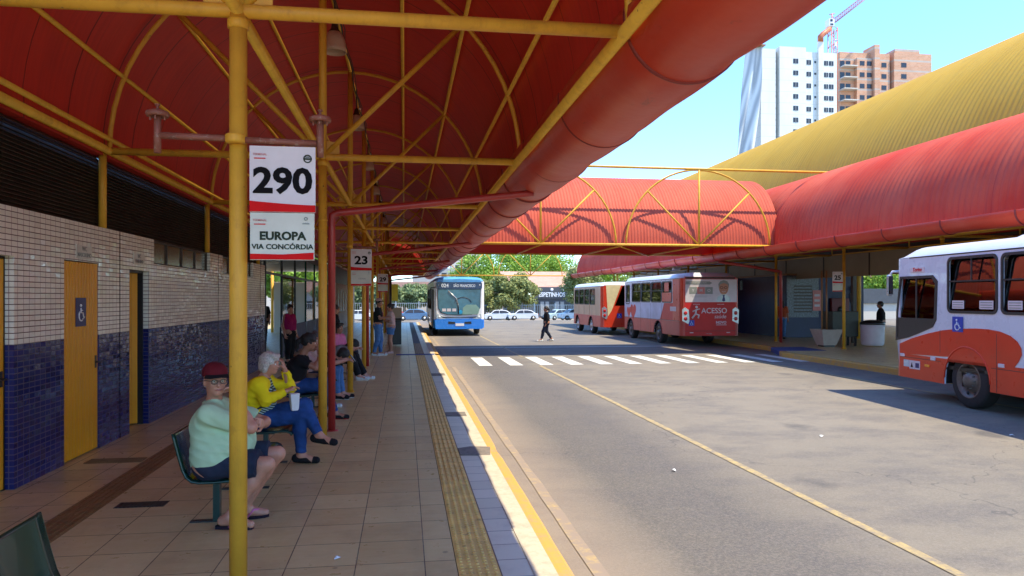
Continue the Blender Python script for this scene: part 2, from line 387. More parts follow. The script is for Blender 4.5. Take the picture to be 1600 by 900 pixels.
MAT['facade_grey'] = M('facade_grey', (.36, .35, .33, 1), .8, 0, .1, .3)
MAT['windowdark'] = M('window_dark', (.03, .03, .035, 1), .25)
MAT['soil'] = M('soil', (.08, .05, .03, 1), .9)
MAT['planter'] = M('planter_concrete', (.42, .35, .29, 1), .8, 0, .1, 4)
MAT['crane'] = M('crane_orange', (.48, .13, .05, 1), .5)
MAT['crane_pink'] = M('crane_jib', (.50, .22, .20, 1), .5)
MAT['paper'] = M('white_paper', (.75, .73, .7, 1), .7)
MAT['hose'] = M('hose_box_red', (.14, .012, .012, 1), .5)
MAT['poster'] = M('poster_mosaic', (.16, .18, .20, 1), .5, 0, .8, 18, wear=(.5, .52, .55, 1), wearamt=.9)
MAT['carwhite'] = M('car_white', (.76, .76, .75, 1), .25, 0, .03, 2, coat=.5)
MAT['carblue'] = M('car_blue', (.10, .20, .34, 1), .25, 0, .03, 2, coat=.5)
MAT['carpale'] = M('car_pale_blue', (.45, .58, .62, 1), .25, 0, .03, 2, coat=.5)
MAT['carred'] = M('car_red', (.5, .05, .04, 1), .25, 0, .03, 2, coat=.5)
MAT['earth'] = M('dusty_ground', (.30, .25, .21, 1), .9, 0, .15, .1)

# ------------------------------------------------------------------ object helpers
def props(o, label=None, cat=None, group=None, kind=None):
    if label: o['label'] = label
    if cat: o['category'] = cat
    if group: o['group'] = group
    if kind: o['kind'] = kind
    return o
def thing(name, label, cat, loc=(0, 0, 0), yaw=0, group=None):
    o = bpy.data.objects.new(name, None); COL.objects.link(o); o.empty_display_size = .2
    o.location = loc; o.rotation_euler = (0, 0, yaw); return props(o, label, cat, group)
class MB:
    def __init__(s): s.v = []; s.f = []; s.mi = []; s.cur = 0; s.sm = []; s.smooth = False
    def add(s, vs, fs):
        b = len(s.v); s.v += [tuple(p) for p in vs]
        for f in fs: s.f.append(tuple(b+i for i in f)); s.mi.append(s.cur); s.sm.append(s.smooth)
        return s
    def box(s, x0, x1, y0, y1, z0, z1):
        vs = [(x, y, z) for z in (z0, z1) for y in (y0, y1) for x in (x0, x1)]
        sm = s.smooth; s.smooth = False
        s.add(vs, [(0, 2, 3, 1), (4, 5, 7, 6), (0, 1, 5, 4), (2, 6, 7, 3), (0, 4, 6, 2), (1, 3, 7, 5)]); s.smooth = sm; return s
    def quad(s, a, b, c, d): return s.add([a, b, c, d], [(0, 1, 2, 3)])
    def tube(s, p, q, r0, r1=None, n=10, cap=True):
        r1 = r0 if r1 is None else r1
        return s.path([p, q], [r0, r1], n, cap)
    def path(s, pts, r, n=8, cap=True):
        pts = [Vector(p) for p in pts]
        rs = r if isinstance(r, (list, tuple)) else [r]*len(pts)
        vs = []; up = None
        for i, p in enumerate(pts):
            d = (pts[min(i+1, len(pts)-1)]-pts[max(i-1, 0)]).normalized()
            if up is None:
                up = Vector((0, 0, 1)) if abs(d.z) < .9 else Vector((0, 1, 0))
            a = d.cross(up).normalized(); b = a.cross(d).normalized(); up = b
            for k in range(n):
                t = 2*math.pi*k/n; vs.append(p+(a*math.cos(t)+b*math.sin(t))*rs[i])
        fs = []
        for i in range(len(pts)-1):
            for k in range(n):
                k2 = (k+1) % n; fs.append((i*n+k, i*n+k2, (i+1)*n+k2, (i+1)*n+k))
        if cap: fs.append(tuple(range(n-1, -1, -1))); fs.append(tuple((len(pts)-1)*n+k for k in range(n)))
        sm = s.smooth; s.smooth = True; s.add(vs, fs); s.smooth = sm; return s
    def lathe(s, prof, c=(0, 0, 0), n=20, axis='z', cap=True):
        vs = []
        for r, h in prof:
            for k in range(n):
                t = 2*math.pi*k/n; x, y = r*math.cos(t), r*math.sin(t)
                vs.append({'z': (c[0]+x, c[1]+y, c[2]+h), 'x': (c[0]+h, c[1]+x, c[2]+y), 'y': (c[0]+x, c[1]+h, c[2]-y)}[axis])
        fs = [(i*n+k, i*n+(k+1) % n, (i+1)*n+(k+1) % n, (i+1)*n+k) for i in range(len(prof)-1) for k in range(n)]
        if cap: fs += [tuple(range(n-1, -1, -1)), tuple((len(prof)-1)*n+k for k in range(n))]
        sm = s.smooth; s.smooth = True; s.add(vs, fs); s.smooth = sm; return s
    def grid(s, P, flip=False, closed=False):
        nu, nv = len(P), len(P[0])
        vs = [p for row in P for p in row]; fs = []
        for i in range(nu-1):
            for j in range(nv-(0 if closed else 1)):
                j2 = (j+1) % nv
                f = (i*nv+j, i*nv+j2, (i+1)*nv+j2, (i+1)*nv+j)
                fs.append(f[::-1] if flip else f)
        return s.add(vs, fs)
    def prism(s, poly, a, b, plane='xz'):
        n = len(poly)
        def P(u, v, w): return {'xz': (u, w, v), 'yz': (w, u, v), 'xy': (u, v, w)}[plane]
        vs = [P(u, v, a) for u, v in poly]+[P(u, v, b) for u, v in poly]
        return s.add(vs, [tuple(range(n-1, -1, -1)), tuple(range(n, 2*n))]+[(i, (i+1) % n, n+(i+1) % n, n+i) for i in range(n)])
    def ball(s, c, r, n=12, sq=(1, 1, 1)):
        m = n//2; vs = []
        for i in range(m+1):
            ph = math.pi*i/m
            for k in range(n):
                t = 2*math.pi*k/n; vs.append((c[0]+r*sq[0]*math.sin(ph)*math.cos(t), c[1]+r*sq[1]*math.sin(ph)*math.sin(t), c[2]+r*sq[2]*math.cos(ph)))
        fs = [(i*n+k, (i+1)*n+k, (i+1)*n+(k+1) % n, i*n+(k+1) % n) for i in range(m) for k in range(n)]
        sm = s.smooth; s.smooth = True; s.add(vs, fs); s.smooth = sm; return s
    def xform(s, mtx):
        s.v = [tuple(mtx @ Vector(p)) for p in s.v]; return s
    def mesh(s, name, mats, recalc=True):
        me = bpy.data.meshes.new(name); me.from_pydata(s.v, [], s.f)
        for m in (mats if isinstance(mats, list) else [mats]): me.materials.append(m)
        me.polygons.foreach_set('material_index', s.mi); me.polygons.foreach_set('use_smooth', s.sm)
        if recalc:
            bm = bmesh.new(); bm.from_mesh(me); bmesh.ops.recalc_face_normals(bm, faces=bm.faces); bm.to_mesh(me); bm.free()
        me.update(); return me
    def build(s, name, mats, parent=None, loc=None, rot=None, bevel=0, recalc=True, **kw):
        me = s.mesh(name, mats, recalc)
        o = bpy.data.objects.new(name, me); COL.objects.link(o); o.parent = parent
        if loc is not None: o.location = loc
        if rot is not None: o.rotation_euler = rot
        if bevel:
            b = o.modifiers.new('bevel', 'BEVEL'); b.width = bevel; b.segments = 2; b.limit_method = 'ANGLE'; b.angle_limit = R(40)
        return props(o, **kw)
def rrect(x0, y0, x1, y1, r, n=5):
    pts = []
    for cx, cy, a0 in ((x1-r, y1-r, 0), (x0+r, y1-r, 90), (x0+r, y0+r, 180), (x1-r, y0+r, 270)):
        for i in range(n+1):
            a = R(a0+90*i/n); pts.append((cx+r*math.cos(a), cy+r*math.sin(a)))
    return pts
def circ(cx, cy, r, n=24, a0=0, a1=360):
    return [(cx+r*math.cos(R(a0+(a1-a0)*i/n)), cy+r*math.sin(R(a0+(a1-a0)*i/n))) for i in range(n if a1-a0 == 360 else n+1)]
FR = {'xy': Matrix.Identity(4),
      'xz': Matrix(((1, 0, 0, 0), (0, 0, -1, 0), (0, 1, 0, 0), (0, 0, 0, 1))),   # u->x v->z, normal -y
      'yz-': Matrix(((0, 0, -1, 0), (-1, 0, 0, 0), (0, 1, 0, 0), (0, 0, 0, 1))),  # u->-y v->z, normal -x
      'yz': Matrix(((0, 0, 1, 0), (1, 0, 0, 0), (0, 1, 0, 0), (0, 0, 0, 1)))}      # u->y v->z, normal +x
def plate(name, outer, holes, th, mat, parent=None, frame='xz', at=(0, 0, 0), bevel=0, **kw):
    """a flat plate with holes: outline given in the plate's own plane; th = thickness, centred on the plane"""
    cu = bpy.data.curves.new(name, 'CURVE'); cu.dimensions = '2D'; cu.fill_mode = 'BOTH'; cu.extrude = th/2; cu.resolution_u = 1
    for ring in [outer]+list(holes):
        sp = cu.splines.new('POLY'); sp.points.add(len(ring)-1)
        for i, (x, y) in enumerate(ring): sp.points[i].co = (x, y, 0, 1)
        sp.use_cyclic_u = True
    tmp = bpy.data.objects.new('tmp', cu); COL.objects.link(tmp)
    me = bpy.data.meshes.new_from_object(tmp); bpy.data.objects.remove(tmp); bpy.data.curves.remove(cu)
    me.name = name
    me.transform(Matrix.Translation(at) @ FR[frame]); me.materials.clear(); me.materials.append(mat)
    for p in me.polygons: p.material_index = 0; p.use_smooth = False
    o = bpy.data.objects.new(name, me); COL.objects.link(o); o.parent = parent
    return props(o, **kw)
def text(name, s, size, mat, parent=None, frame='xz', at=(0, 0, 0), bold=0, align='CENTER', sx=1, shear=0, th=.002, rot=None, **kw):
    cu = bpy.data.curves.new(name, 'FONT'); cu.body = s; cu.size = size; cu.align_x = align; cu.align_y = 'CENTER'
    cu.extrude = th/2; cu.offset = bold*size; cu.shear = shear; cu.resolution_u = 3
    tmp = bpy.data.objects.new('tmp', cu); COL.objects.link(tmp)
    me = bpy.data.meshes.new_from_object(tmp); bpy.data.objects.remove(tmp); bpy.data.curves.remove(cu)
    me.name = name; me.transform(Matrix.Translation(at) @ FR[frame] @ Matrix.Diagonal((sx, 1, 1, 1))); me.materials.clear(); me.materials.append(mat)
    for p in me.polygons: p.material_index = 0
    o = bpy.data.objects.new(name, me); COL.objects.link(o); o.parent = parent
    return props(o, **kw)
def isa_sign(parent, frame, at, w, h, bgmat=None, name='wheelchair_sign'):
    """blue access sign: a plate with the white wheelchair figure"""
    n = {'xz': (0, -1, 0), 'yz-': (-1, 0, 0), 'yz': (1, 0, 0)}[frame]
    o = plate(name, [(-w/2, -h/2), (w/2, -h/2), (w/2, h/2), (-w/2, h/2)], [], .006, bgmat or MAT['isa'], parent, frame, at)
    a2 = tuple(at[i]+n[i]*.0055 for i in range(3)); k = min(w, h)
    mb = MB()
    def P(x, y): return FR[frame] @ Vector((x*k, y*k, 0))+Vector(a2)
    mb.path([P(-.06, .18), P(-.05, -.02), P(.15, -.04), P(.22, -.26), P(.32, -.22)], k*.035, 6)
    mb.path([P(-.05, .08), P(.12, .07)], k*.025, 6)
    mb.path([P(-.02+.22*math.cos(R(a)), -.16+.22*math.sin(R(a))) for a in range(125, 345, 20)], k*.03, 6)
    mb.ball(P(-.07, .29), k*.065, 8)
    mb.build('wheelchair_symbol', MAT['white'], o)
    return o
# ================================================================== SETTING
PZ = 0.0; RZ = -.15           # platform top, road
YEND = 53.0
def gz(y):                    # ground falls away past the terminal
    if y < 60: return RZ
    if y < 105: return RZ-1.3*(y-60)/45
    return RZ-1.3
mb = MB()
ys = [-60, 0, 20, 40, 60, 75, 90, 105, 160, 400, 2500]
mb.grid([[(x, y, gz(y)-.02) for x in (-2000, -300, -60, 0, 60, 300, 2000)] for y in ys])
mb.build('ground', MAT['earth'], kind='structure')
mb = MB(); ys = [-20, 0, 20, 40, 60, 70, 80, 90, 104]
mb.grid([[(x, y, gz(y)-.004) for x in (-60, -20, 0, 1.0, 6, 13, 40, 70)] for y in ys])
mb.build('road', MAT['asphalt'], kind='structure')
def slab(name, pts, z0, z1, mat, **kw):
    MB().prism(pts, z0, z1, 'xy').build(name, mat, kind='structure', **kw)
slab('pavement', [(-14, -8), (.33, -8), (.33, YEND-.15), (-14, YEND-.15)], -.3, 0, MAT['floor'])
slab('pavement', [(.60, -8), (.90, -8), (.90, 22.5), (.60, 22.5)], -.3, -.001, MAT['edge'])
slab('pavement', [(.60, 22.9), (.90, 22.9), (.90, YEND-.15), (.60, YEND-.15)], -.3, -.001, MAT['edge'])
slab('pavement', [(.33, -8), (.60, -8), (.60, YEND-.15), (.33, YEND-.15)], -.3, -.003, MAT['mortar'])
# kerb, chipped where the photograph shows it
for a, b in ((-8, 22.45), (22.95, YEND)):
    mb = MB(); n = int((b-a)/.12)
    P = []
    for i in range(n+1):
        y = a+(b-a)*i/n
        j = .0022*math.sin(y*2.3)+.0015*math.sin(y*7.1)+(-.02*max(0, 1-abs(y-8.3)/.35))
        zc = -.004*abs(math.sin(y*3.1))-.02*max(0, 1-abs(y-8.3)/.3)
        P.append([(.905, y, -.3), (.905, y, .001+zc), (.975+j*.4, y, .002+zc), (1.035+j, y, -.001+zc), (1.055+j, y, -.018), (1.075+j, y, -.16), (1.075+j, y, -.3)])
    mb.grid(P, True); mb.build('kerb', MAT['kerb_yellow'], kind='structure')
slab('kerb_band', [(.80, -8), (.945, -8), (.945, 22.4), (.80, 22.4)], -.02, .0045, MAT['kerb_cream'])
slab('kerb_band', [(.80, 23), (.945, 23), (.945, YEND-.2), (.80, YEND-.2)], -.02, .0045, MAT['kerb_cream'])
slab('kerb', [(-8, YEND-.15), (1.07, YEND-.15), (1.07, YEND+.05), (-8, YEND+.05)], -.3, .003, MAT['kerb_yellow'])
# blue access ramp across the walkway at the crossing
slab('access_ramp', [(-.25, 22.5), (.9, 22.5), (.9, 22.9), (-.25, 22.9)], -.02, .005, MAT['kerb_blue'])
MB().add([(.9, 22.5, .004), (1.08, 22.5, -.147), (1.08, 22.9, -.147), (.9, 22.9, .004), (.9, 22.5, -.2), (.9, 22.9, -.2)], [(0, 1, 2, 3), (0, 4, 1), (3, 2, 5)]).build('ramp_flare', MAT['kerb_cream'], kind='structure')
# repaired patches between the edge tiles
slab('concrete_patch', [(.605, 8.05), (.93, 8.0), (.98, 8.45), (.75, 8.5), (.605, 8.42)], -.02, .0065, MAT['patch'])
slab('concrete_patch', [(.605, 10.75), (.9, 10.7), (.9, 11.1), (.605, 11.1)], -.02, .0065, MAT['patch'])
slab('concrete_patch', [(.605, 16.4), (.9, 16.4), (.9, 16.9), (.605, 16.9)], -.02, .0065, MAT['patch'])
# tactile paving: domes near, bars further on
def tactile(name, x0, x1, y0, y1, mat, mode, z=0.0, across=False):
    mb = MB(); mb.box(x0, x1, y0, y1, z-.02, z+.004)
    if mode == 'dots':
        nx = 5; st = (x1-x0)/nx; ny = int((y1-y0)/st)
        for j in range(ny):
            for i in range(nx):
                cx, cy = x0+st*(i+.5), y0+st*(j+.5); r = st*.33
                vs = []; 
                for rr, h in ((r, .004), (r*.62, .009)):
                    for k in range(8): vs.append((cx+rr*math.cos(k*math.pi/4), cy+rr*math.sin(k*math.pi/4), z+h))
                mb.add(vs, [(k, (k+1) % 8, 8+(k+1) % 8, 8+k) for k in range(8)]+[tuple(range(8, 16))])
    else:
        n = 5; st = (x1-x0)/n; L = .25; m = max(1, int((y1-y0)/L))
        for j in range(m):
            ya, yb = y0+(y1-y0)*j/m+.008, y0+(y1-y0)*(j+1)/m-.008
            for i in range(n):
                cx = x0+st*(i+.5); w = st*.30
                mb.add([(cx-w, ya, z+.004), (cx+w, ya, z+.004), (cx+w*.6, ya+.006, z+.0095), (cx-w*.6, ya+.006, z+.0095),
                        (cx-w, yb, z+.004), (cx+w, yb, z+.004), (cx+w*.6, yb-.006, z+.0095), (cx-w*.6, yb-.006, z+.0095)],
                       [(0, 1, 2, 3), (4, 7, 6, 5), (0, 3, 7, 4), (1, 5, 6, 2), (3, 2, 6, 7)])
    mb.build(name, mat, kind='structure')
tactile('tactile_paving', .335, .595, 3.0, 6.9, MAT['tactile'], 'dots')
tactile('tactile_paving', .335, .595, 6.9, 22.4, MAT['tactile'], 'bars')
tactile('tactile_paving', .335, .595, 22.95, 28.2, MAT['tactile_dark'], 'bars')
tactile('tactile_paving', .335, .595, 28.2, 52.5, MAT['tactile_black'], 'bars')
tactile('tactile_paving', -2.72, -2.46, 2.0, 18.5, MAT['tactile_dark'], 'bars')
mb = MB()
mb.box(-3.3, -2.74, 8.2, 8.42, -.02, .004)
for i in range(5): mb.box(-3.3, -2.74, 8.22+i*.042, 8.24+i*.042, 0, .009)
mb.build('tactile_paving', MAT['tactile_dark'], kind='structure')
# painted markings, each a thin sheet on the road
def mark(x0, x1, y0, y1, mat, name='road_marking', jag=0):
    n = max(1, int((y1-y0)/.5)); mb = MB()
    P = []
    for i in range(n+1):
        y = y0+(y1-y0)*i/n
        P.append([(x0+random.uniform(-jag, jag), y, RZ+.002), (x1+random.uniform(-jag, jag), y, RZ+.002)])
    mb.grid(P, True); mb.build(name, mat, kind='structure', recalc=False)
mark(1.27, 1.37, 3.2, 20.0, MAT['mark_dusty'], jag=.008)
mark(1.27, 1.37, 24, 35.0, MAT['mark_dusty'], jag=.008)
mark(3.675, 3.765, -2, 20.1, MAT['mark_yellow'], jag=.004)
mark(3.675, 3.765, 23.2, 58, MAT['mark_yellow'], jag=.004)
mark(10.30, 10.40, 6, 50, MAT['mark_yellow'], jag=.004)
for i in range(12):
    x = 2.05+i*.862
    mark(x, x+.37, 20.25, 23.1, MAT['mark_white'], 'crosswalk_stripe')
mark(1.2, 10.2, 27.55, 27.75, MAT['mark_white'], 'stop_line')
# right-hand pavement with its angled bay
slab('pavement', [(12.05, -8), (12.05, 21.9), (13.05, 24.6), (13.05, YEND), (30, YEND), (30, -8)], -.3, 0, MAT['floor'])
def kerb_run(pts, mat, name='kerb'):
    mb = MB(); 
    for i in range(len(pts)-1):
        a, b = Vector(pts[i]), Vector(pts[i+1]); d = (b-a).normalized(); nrm = Vector((-d.y, d.x))
        P = []
        for q in (a, b):
            P.append([(q.x+nrm.x*u, q.y+nrm.y*u, z) for u, z in ((.0, -.3), (.0, -.02), (-.02, .004), (-.20, .006), (-.20, -.1))])
        mb.grid(P)
    mb.build(name, mat, kind='structure')
kerb_run([(11.86, -8), (11.86, 21.85), (12.1, 22.5)], MAT['kerb_yellow'])
kerb_run([(12.1, 22.5), (12.75, 24.3)], MAT['kerb_blue'])
kerb_run([(12.75, 24.3), (12.88, 24.8), (12.88, YEND)], MAT['kerb_yellow'])
slab('access_ramp', [(12.3, 22.55), (13.7, 22.4), (13.9, 24.2), (12.85, 24.2)], -.02, .008, MAT['kerb_blue'])
# floor grate
mb = MB(); mb.box(-2.36, -1.97, 6.43, 6.60, -.01, .003)
for i in range(12): mb.box(-2.35+i*.0315, -2.335+i*.0315, 6.44, 6.59, .002, .006)
props(mb.build('drain_grate', MAT['black']), 'black slotted drain grate let into the tiled platform floor', 'drain grate')

# ================================================================== CANOPIES
MAT['collar'] = M('gutter_joint', (.20, .018, .014, 1), .6)
RA = 2.43; ZC = 3.44; PITCH = 4.6
def corrugated(xc, zc, r, y0, y1, pitch, amp, a0=0, a1=180, na=40, axis='y', per=4):
    n = int((y1-y0)/pitch*per); P = []
    for i in range(n+1):
        y = y0+(y1-y0)*i/n; rr = r+amp*math.cos(2*math.pi*i/per)
        row = []
        for k in range(na+1):
            t = R(a0+(a1-a0)*k/na); u, z = xc+rr*math.cos(t), zc+rr*math.sin(t)
            row.append((u, y, z) if axis == 'y' else (y, u, z))
        P.append(row)
    mb = MB(); mb.smooth = True; mb.grid(P, axis == 'y'); return mb
def gutter(parent, xg, zg, y0, y1, side, rg=.42, dent=True):
    mb = MB(); mb.smooth = True; seg = 2.02; ph = 4.63-2.02*10
    n = int((y1-y0)/.18)
    def prof(y):
        m = (y-ph) % seg; r = rg*(1-.055*(m/seg))
        if dent: r += .006*math.sin(y*2.1+.7)+.004*math.sin(y*5.3)
        return r
    P = []
    for i in range(n+1):
        y = y0+(y1-y0)*i/n; r = prof(y); row = []
        for k in range(29):
            t = R(172+196*k/28)
            row.append((xg+r*math.cos(t)*(1+.01*math.sin(3*t+y)), y, zg+r*math.sin(t)))
        P.append(row)
    mb.grid(P); g = mb.build('gutter', MAT['gutter'], parent)
    mod = g.modifiers.new('thick', 'SOLIDIFY'); mod.thickness = .012; mod.offset = -1
    i = 0
    while True:
        y = ph+seg*i; i += 1
        if y < y0+.2: continue
        if y > y1-.1: break
        s2 = MB(); s2.smooth = True
        rr = prof(y+.02)
        s2.grid([[(xg+(rr+e)*math.cos(R(172+196*k/28)), y+w, zg+(rr+e)*math.sin(R(172+196*k/28))) for k in range(29)] for w, e in ((-.022, -.03), (-.020, .004), (-.012, .012), (.004, .012), (.008, .002))])
        s2.build('joint_collar', MAT['collar'], parent, recalc=False)
    return g
def frame_parts(parent, xc, y, base, post=True, pr=.052, mat=None):
    """one arched frame across the canopy: chord, arch, central mast, two braces, post"""
    mt = mat or MAT['yellow']
    MB().tube((xc-RA, y, ZC), (xc+RA, y, ZC), .043, n=12).build('tie_beam', mt, parent)
    arc = [(xc+RA*math.cos(R(a)), y, ZC+RA*math.sin(R(a))) for a in range(0, 181, 6)]
    MB().path(arc, .029, 8).build('arch_rib', mt, parent)
    MB().tube((xc, y, ZC), (xc, y, ZC+RA), .048, n=10).build('mast', mt, parent)
    for s in (-1, 1):
        q = (xc+s*RA*math.cos(R(45)), y, ZC+RA*math.sin(R(45)))
        bm_ = MB(); bm_.tube((xc, y, ZC), q, .032, n=8); bm_.ball(q, .046, 8)
        bm_.prism([(xc+s*.03, ZC+.03), (xc+s*.20, ZC+.045), (xc+s*.20, ZC+.17), (xc+s*.05, ZC+.20)], y-.006, y+.006, 'xz')
        bm_.build('brace', mt, parent)
    if post:
        mb = MB(); mb.tube((xc, y, base), (xc, y, ZC-.02), pr, n=16)
        mb.lathe([(pr+.004, 0), (pr+.010, .006), (pr+.010, .014), (pr+.001, .02)], (xc, y, 2.66), 16)
        mb.lathe([(.085, 0), (.085, .008), (pr+.002, .010)], (xc, y, base), 16)
        mb.lathe([(pr+.001, -.05), (pr+.010, -.045), (pr+.012, .0), (pr+.004, .01)], (xc, y, ZC-.06), 16)
        for a in (45, 135, 225, 315): mb.lathe([(.009, .0), (.009, .022), (.004, .026)], (xc+.070*math.cos(R(a)), y+.070*math.sin(R(a)), base+.006), 6)
        mb.build('post', mt, parent)
def canopy(name, label, xc, side, ys, y0, y1, skinmat, cat='canopy'):
    """side=+1: gutter on +x side. skin, lining, purlins, edge pipes, gutter, frames"""
    t = thing(name, label, cat, (0, 0, 0))
    corrugated(xc, ZC+.04, RA+.13, y0, y1, .19, .016).build('roof_skin', skinmat, t)
    lin_ = corrugated(xc, ZC+.02, RA+.075, y0, y1, .19, .005, na=36, per=2); lin_.build('lining', MAT['lining'], t)
    for a in (20.6, 45, 67, 90, 112, 135, 159):
        p = (xc+(RA+.005)*math.cos(R(a)), ZC+(RA+.005)*math.sin(R(a)))
        MB().tube((p[0], y0+.05, p[1]), (p[0], y1-.05, p[1]), .026, n=8).build('purlin', MAT['yellow'], t)
    for s in (-1, 1):
        q_ = .05 if s == side else 0
        MB().tube((xc+s*(RA-q_), y0, ZC-q_*.4), (xc+s*(RA-q_), y1, ZC-q_*.4), .046, n=10).build('edge_pipe', MAT['yellow'], t)
    MB().tube((xc, y0, ZC), (xc, y1, ZC), .040, n=10).build('ridge_tie', MAT['yellow'], t)
    for y in ys: frame_parts(t, xc, y, 0)
    if side > 0: gutter(t, xc+side*(RA+.385), 3.55, y0, y1, side)
    else: gutter(t, xc+side*(RA+.30), 3.40, y0, y1, side, .265)
    return t
XC = -.985
ys = [PITCH*k for k in range(1, 13)]
left_canopy = canopy('platform_canopy', 'long barrel vaulted red canopy on yellow posts over the waiting platform in the foreground', XC, 1, ys, 0.2, 55.2, MAT['redroof'])
MB().box(XC-RA-.20, XC-RA-.055, .2, 55.2, 3.385, 3.62).build('flashing', MAT['lining'], left_canopy)
# inner second pipe on the wall side
MB().tube((XC-RA+.02, .2, ZC+.13), (XC-RA+.02, 55.2, ZC+.13), .03, n=8).build('edge_pipe', MAT['yellow'], left_canopy)
plate('end_gable', [(XC-RA-.1, ZC-.02)]+[(XC-(RA+.09)*math.cos(R(a)), ZC+.02+(RA+.09)*math.sin(R(a))) for a in range(0, 181, 6)]+[(XC+RA+.1, ZC-.02)], [], .03, MAT['lining'], left_canopy, 'xz', (0, 55.3, 0))
for a in range(-2, 3): MB().tube((XC+a*.8, 55.25, ZC), (XC+a*.8, 55.25, ZC+math.sqrt(RA**2-(a*.8)**2)), .025, n=6).build('gable_bar', MAT['yellow'], left_canopy)
# rain pipes from gutter to floor
for y in (9.8, 19.0, 28.2, 37.4, 46.6):
    mb = MB(); mb.path([(1.72, y, 3.14), (1.62, y, 3.13), (-.86, y, 2.83), (-.93, y, 2.80), (-.935, y, 2.72), (-.935, y, 0)], .047, 14)
    mb.lathe([(.085, 0), (.085, .006), (.05, .008)], (-.935, y, 0), 16)
    mb.build('rain_pipe', MAT['redpaint'], left_canopy)
XC2 = 14.7
right_canopy = canopy('platform_canopy', 'long barrel vaulted red canopy across the road with its gutter towards the buses', XC2, -1, [PITCH*k for k in range(1, 12)], -7, 51.2, MAT['redroof'])
for y in (26.9, 9.2-.6):
    MB().path([(11.95, y, 3.14), (14.4, y, 2.78), (14.52, y, 2.75), (14.53, y, 2.6), (14.53, y, 0)], .058, 12).build('rain_pipe', MAT['redpaint'], right_canopy)
# walkway canopy (bridge) across the road
def truss_x(parent, centers, y, r, mat, x0, x1, top=True, n=10, rad=.03):
    MB().tube((x0, y, ZC), (x1, y, ZC), .042, n=8).build('bottom_chord', mat, parent)
    if top: MB().tube((x0, y, ZC+r+.03), (x1+2.3, y, ZC+r+.03), .040, n=8).build('top_chord', mat, parent)
    for cx in centers:
        MB().path([(cx+r*math.cos(R(a)), y, ZC+r*math.sin(R(a))) for a in range(0, 181, 6)], .032, 8).build('arch_rib', mat, parent)
        MB().tube((cx, y, ZC), (cx, y, ZC+r), .036, n=8).build('mast', mat, parent)
        for s in (-1, 1):
            MB().tube((cx, y, ZC), (cx+s*r*.707, y, ZC+r*.707), .030, n=8).build('brace', mat, parent)
br = thing('walkway_canopy', 'red corrugated barrel roof crossing over the road with yellow arched truss in front', 'canopy')
corrugated(25.43, ZC+.02, 2.50, 1.6, 12.35, .105, .012, axis='x', na=36).build('roof_skin', MAT['redroof_x'], br)
corrugated(25.43, ZC+.01, 2.45, 1.6, 12.35, .21, .004, axis='x', na=30, per=2).build('lining', MAT['lining'], br)
truss_x(br, (4.25, 9.5), 22.86, 2.46, MAT['yellow'], 1.5, 12.3)
MB().tube((1.5, 27.98, ZC), (12.3, 27.98, ZC), .045, n=8).build('bottom_chord', MAT['yellow'], br)
for x in (4.25, 9.5, 6.9): MB().tube((x, 22.9, ZC-.03), (x, 27.98, ZC-.03), .03, n=8).build('cross_tie', MAT['yellow'], br)
MB().tube((6.9, 22.95, ZC-.06), (9.5, 27.9, ZC-.06), .025, n=8).build('cross_tie', MAT['yellow'], br)
MB().tube((14.15, 22.86, ZC+2.49), (14.75, 22.86, ZC+2.51), .07, n=10).build('fixing_sleeve', MAT['white'], br)
far = thing('arched_truss', 'thin yellow arched truss spanning the far end of the road before the trees', 'truss')
truss_x(far, (4.25, 9.5), 55.3, 2.46, MAT['yellow'], 1.5, 12.2, n=8)
# great yellow vault behind
yv = thing('yellow_vault_roof', 'huge yellow corrugated vault roof rising behind the red canopy', 'roof')
corrugated(27.0, 4.7, 8.0, -5, 66, .27, .028, na=56).build('roof_skin', MAT['yellowroof'], yv)
corrugated(27.0, 4.7, 7.9, -5, 66, .54, .004, na=30, per=2).build('lining', M('vault_lining', (.30, .20, .05, 1), .7), yv)
MB().tube((19.1, -5, 4.65), (19.1, 66, 4.65), .12, n=8).build('edge_pipe', MAT['yellow'], yv)
for y in range(2, 66, 9):
    for x in (19.2, 34.8): MB().tube((x, y, 0), (x, y, 4.65), .11, n=10).build('post', MAT['yellow'], yv)
for p, q in ():
    mb = MB(); pts = [Vector(p).lerp(Vector(q), i/10)+Vector((0, 0, -.35*math.sin(math.pi*i/10))) for i in range(11)]
    mb.path(pts, .018, 6) if 0 else props(mb.path(pts, .018, 6).build('overhead_cable', MAT['white']), 'thin pale cable sagging in front of the yellow vault', 'cable')

# hanging lamps under the left canopy with their conduit
wire = MB()
for i, y in enumerate([1.0, 5.4, 10.0, 14.5, 19.0, 23.5, 28, 32.6]):
    if i < 2: continue
    x = XC+.07
    t = thing('hanging_lamp', ['', '', 'frosted bell lamp hanging closest to the camera under the red vault', 'second frosted bell lamp along the vault, partly behind a diagonal brace',
        'third frosted bell lamp along the vault', 'fourth frosted bell lamp along the vault', 'fifth frosted bell lamp deep along the vault', 'farthest small frosted bell lamp at the end of the vault'][i], 'lamp', (x, y, 5.02), 0, 'bell lamps under the canopy')
    MB().lathe([(.03, .25), (.06, .245), (.10, .20), (.135, .12), (.150, .02), (.153, -.04), (.146, -.04), (.14, .02), (.125, .12), (.09, .19), (.0, .21)], n=24, cap=False).build('lamp_shade', MAT['lampshade'], t)
    mb = MB(); mb.lathe([(.075, .20), (.078, .235), (.05, .27), (.04, .34), (.015, .37)], n=16); mb.tube((0, 0, .36), (0, 0, .74), .012, n=6)
    mb.build('lamp_holder', MAT['cable'], t)
    MB().ball((.06, 0, .36), .022, 8).build('porcelain_knob', MAT['white'], t)
mb = MB()
pts = []
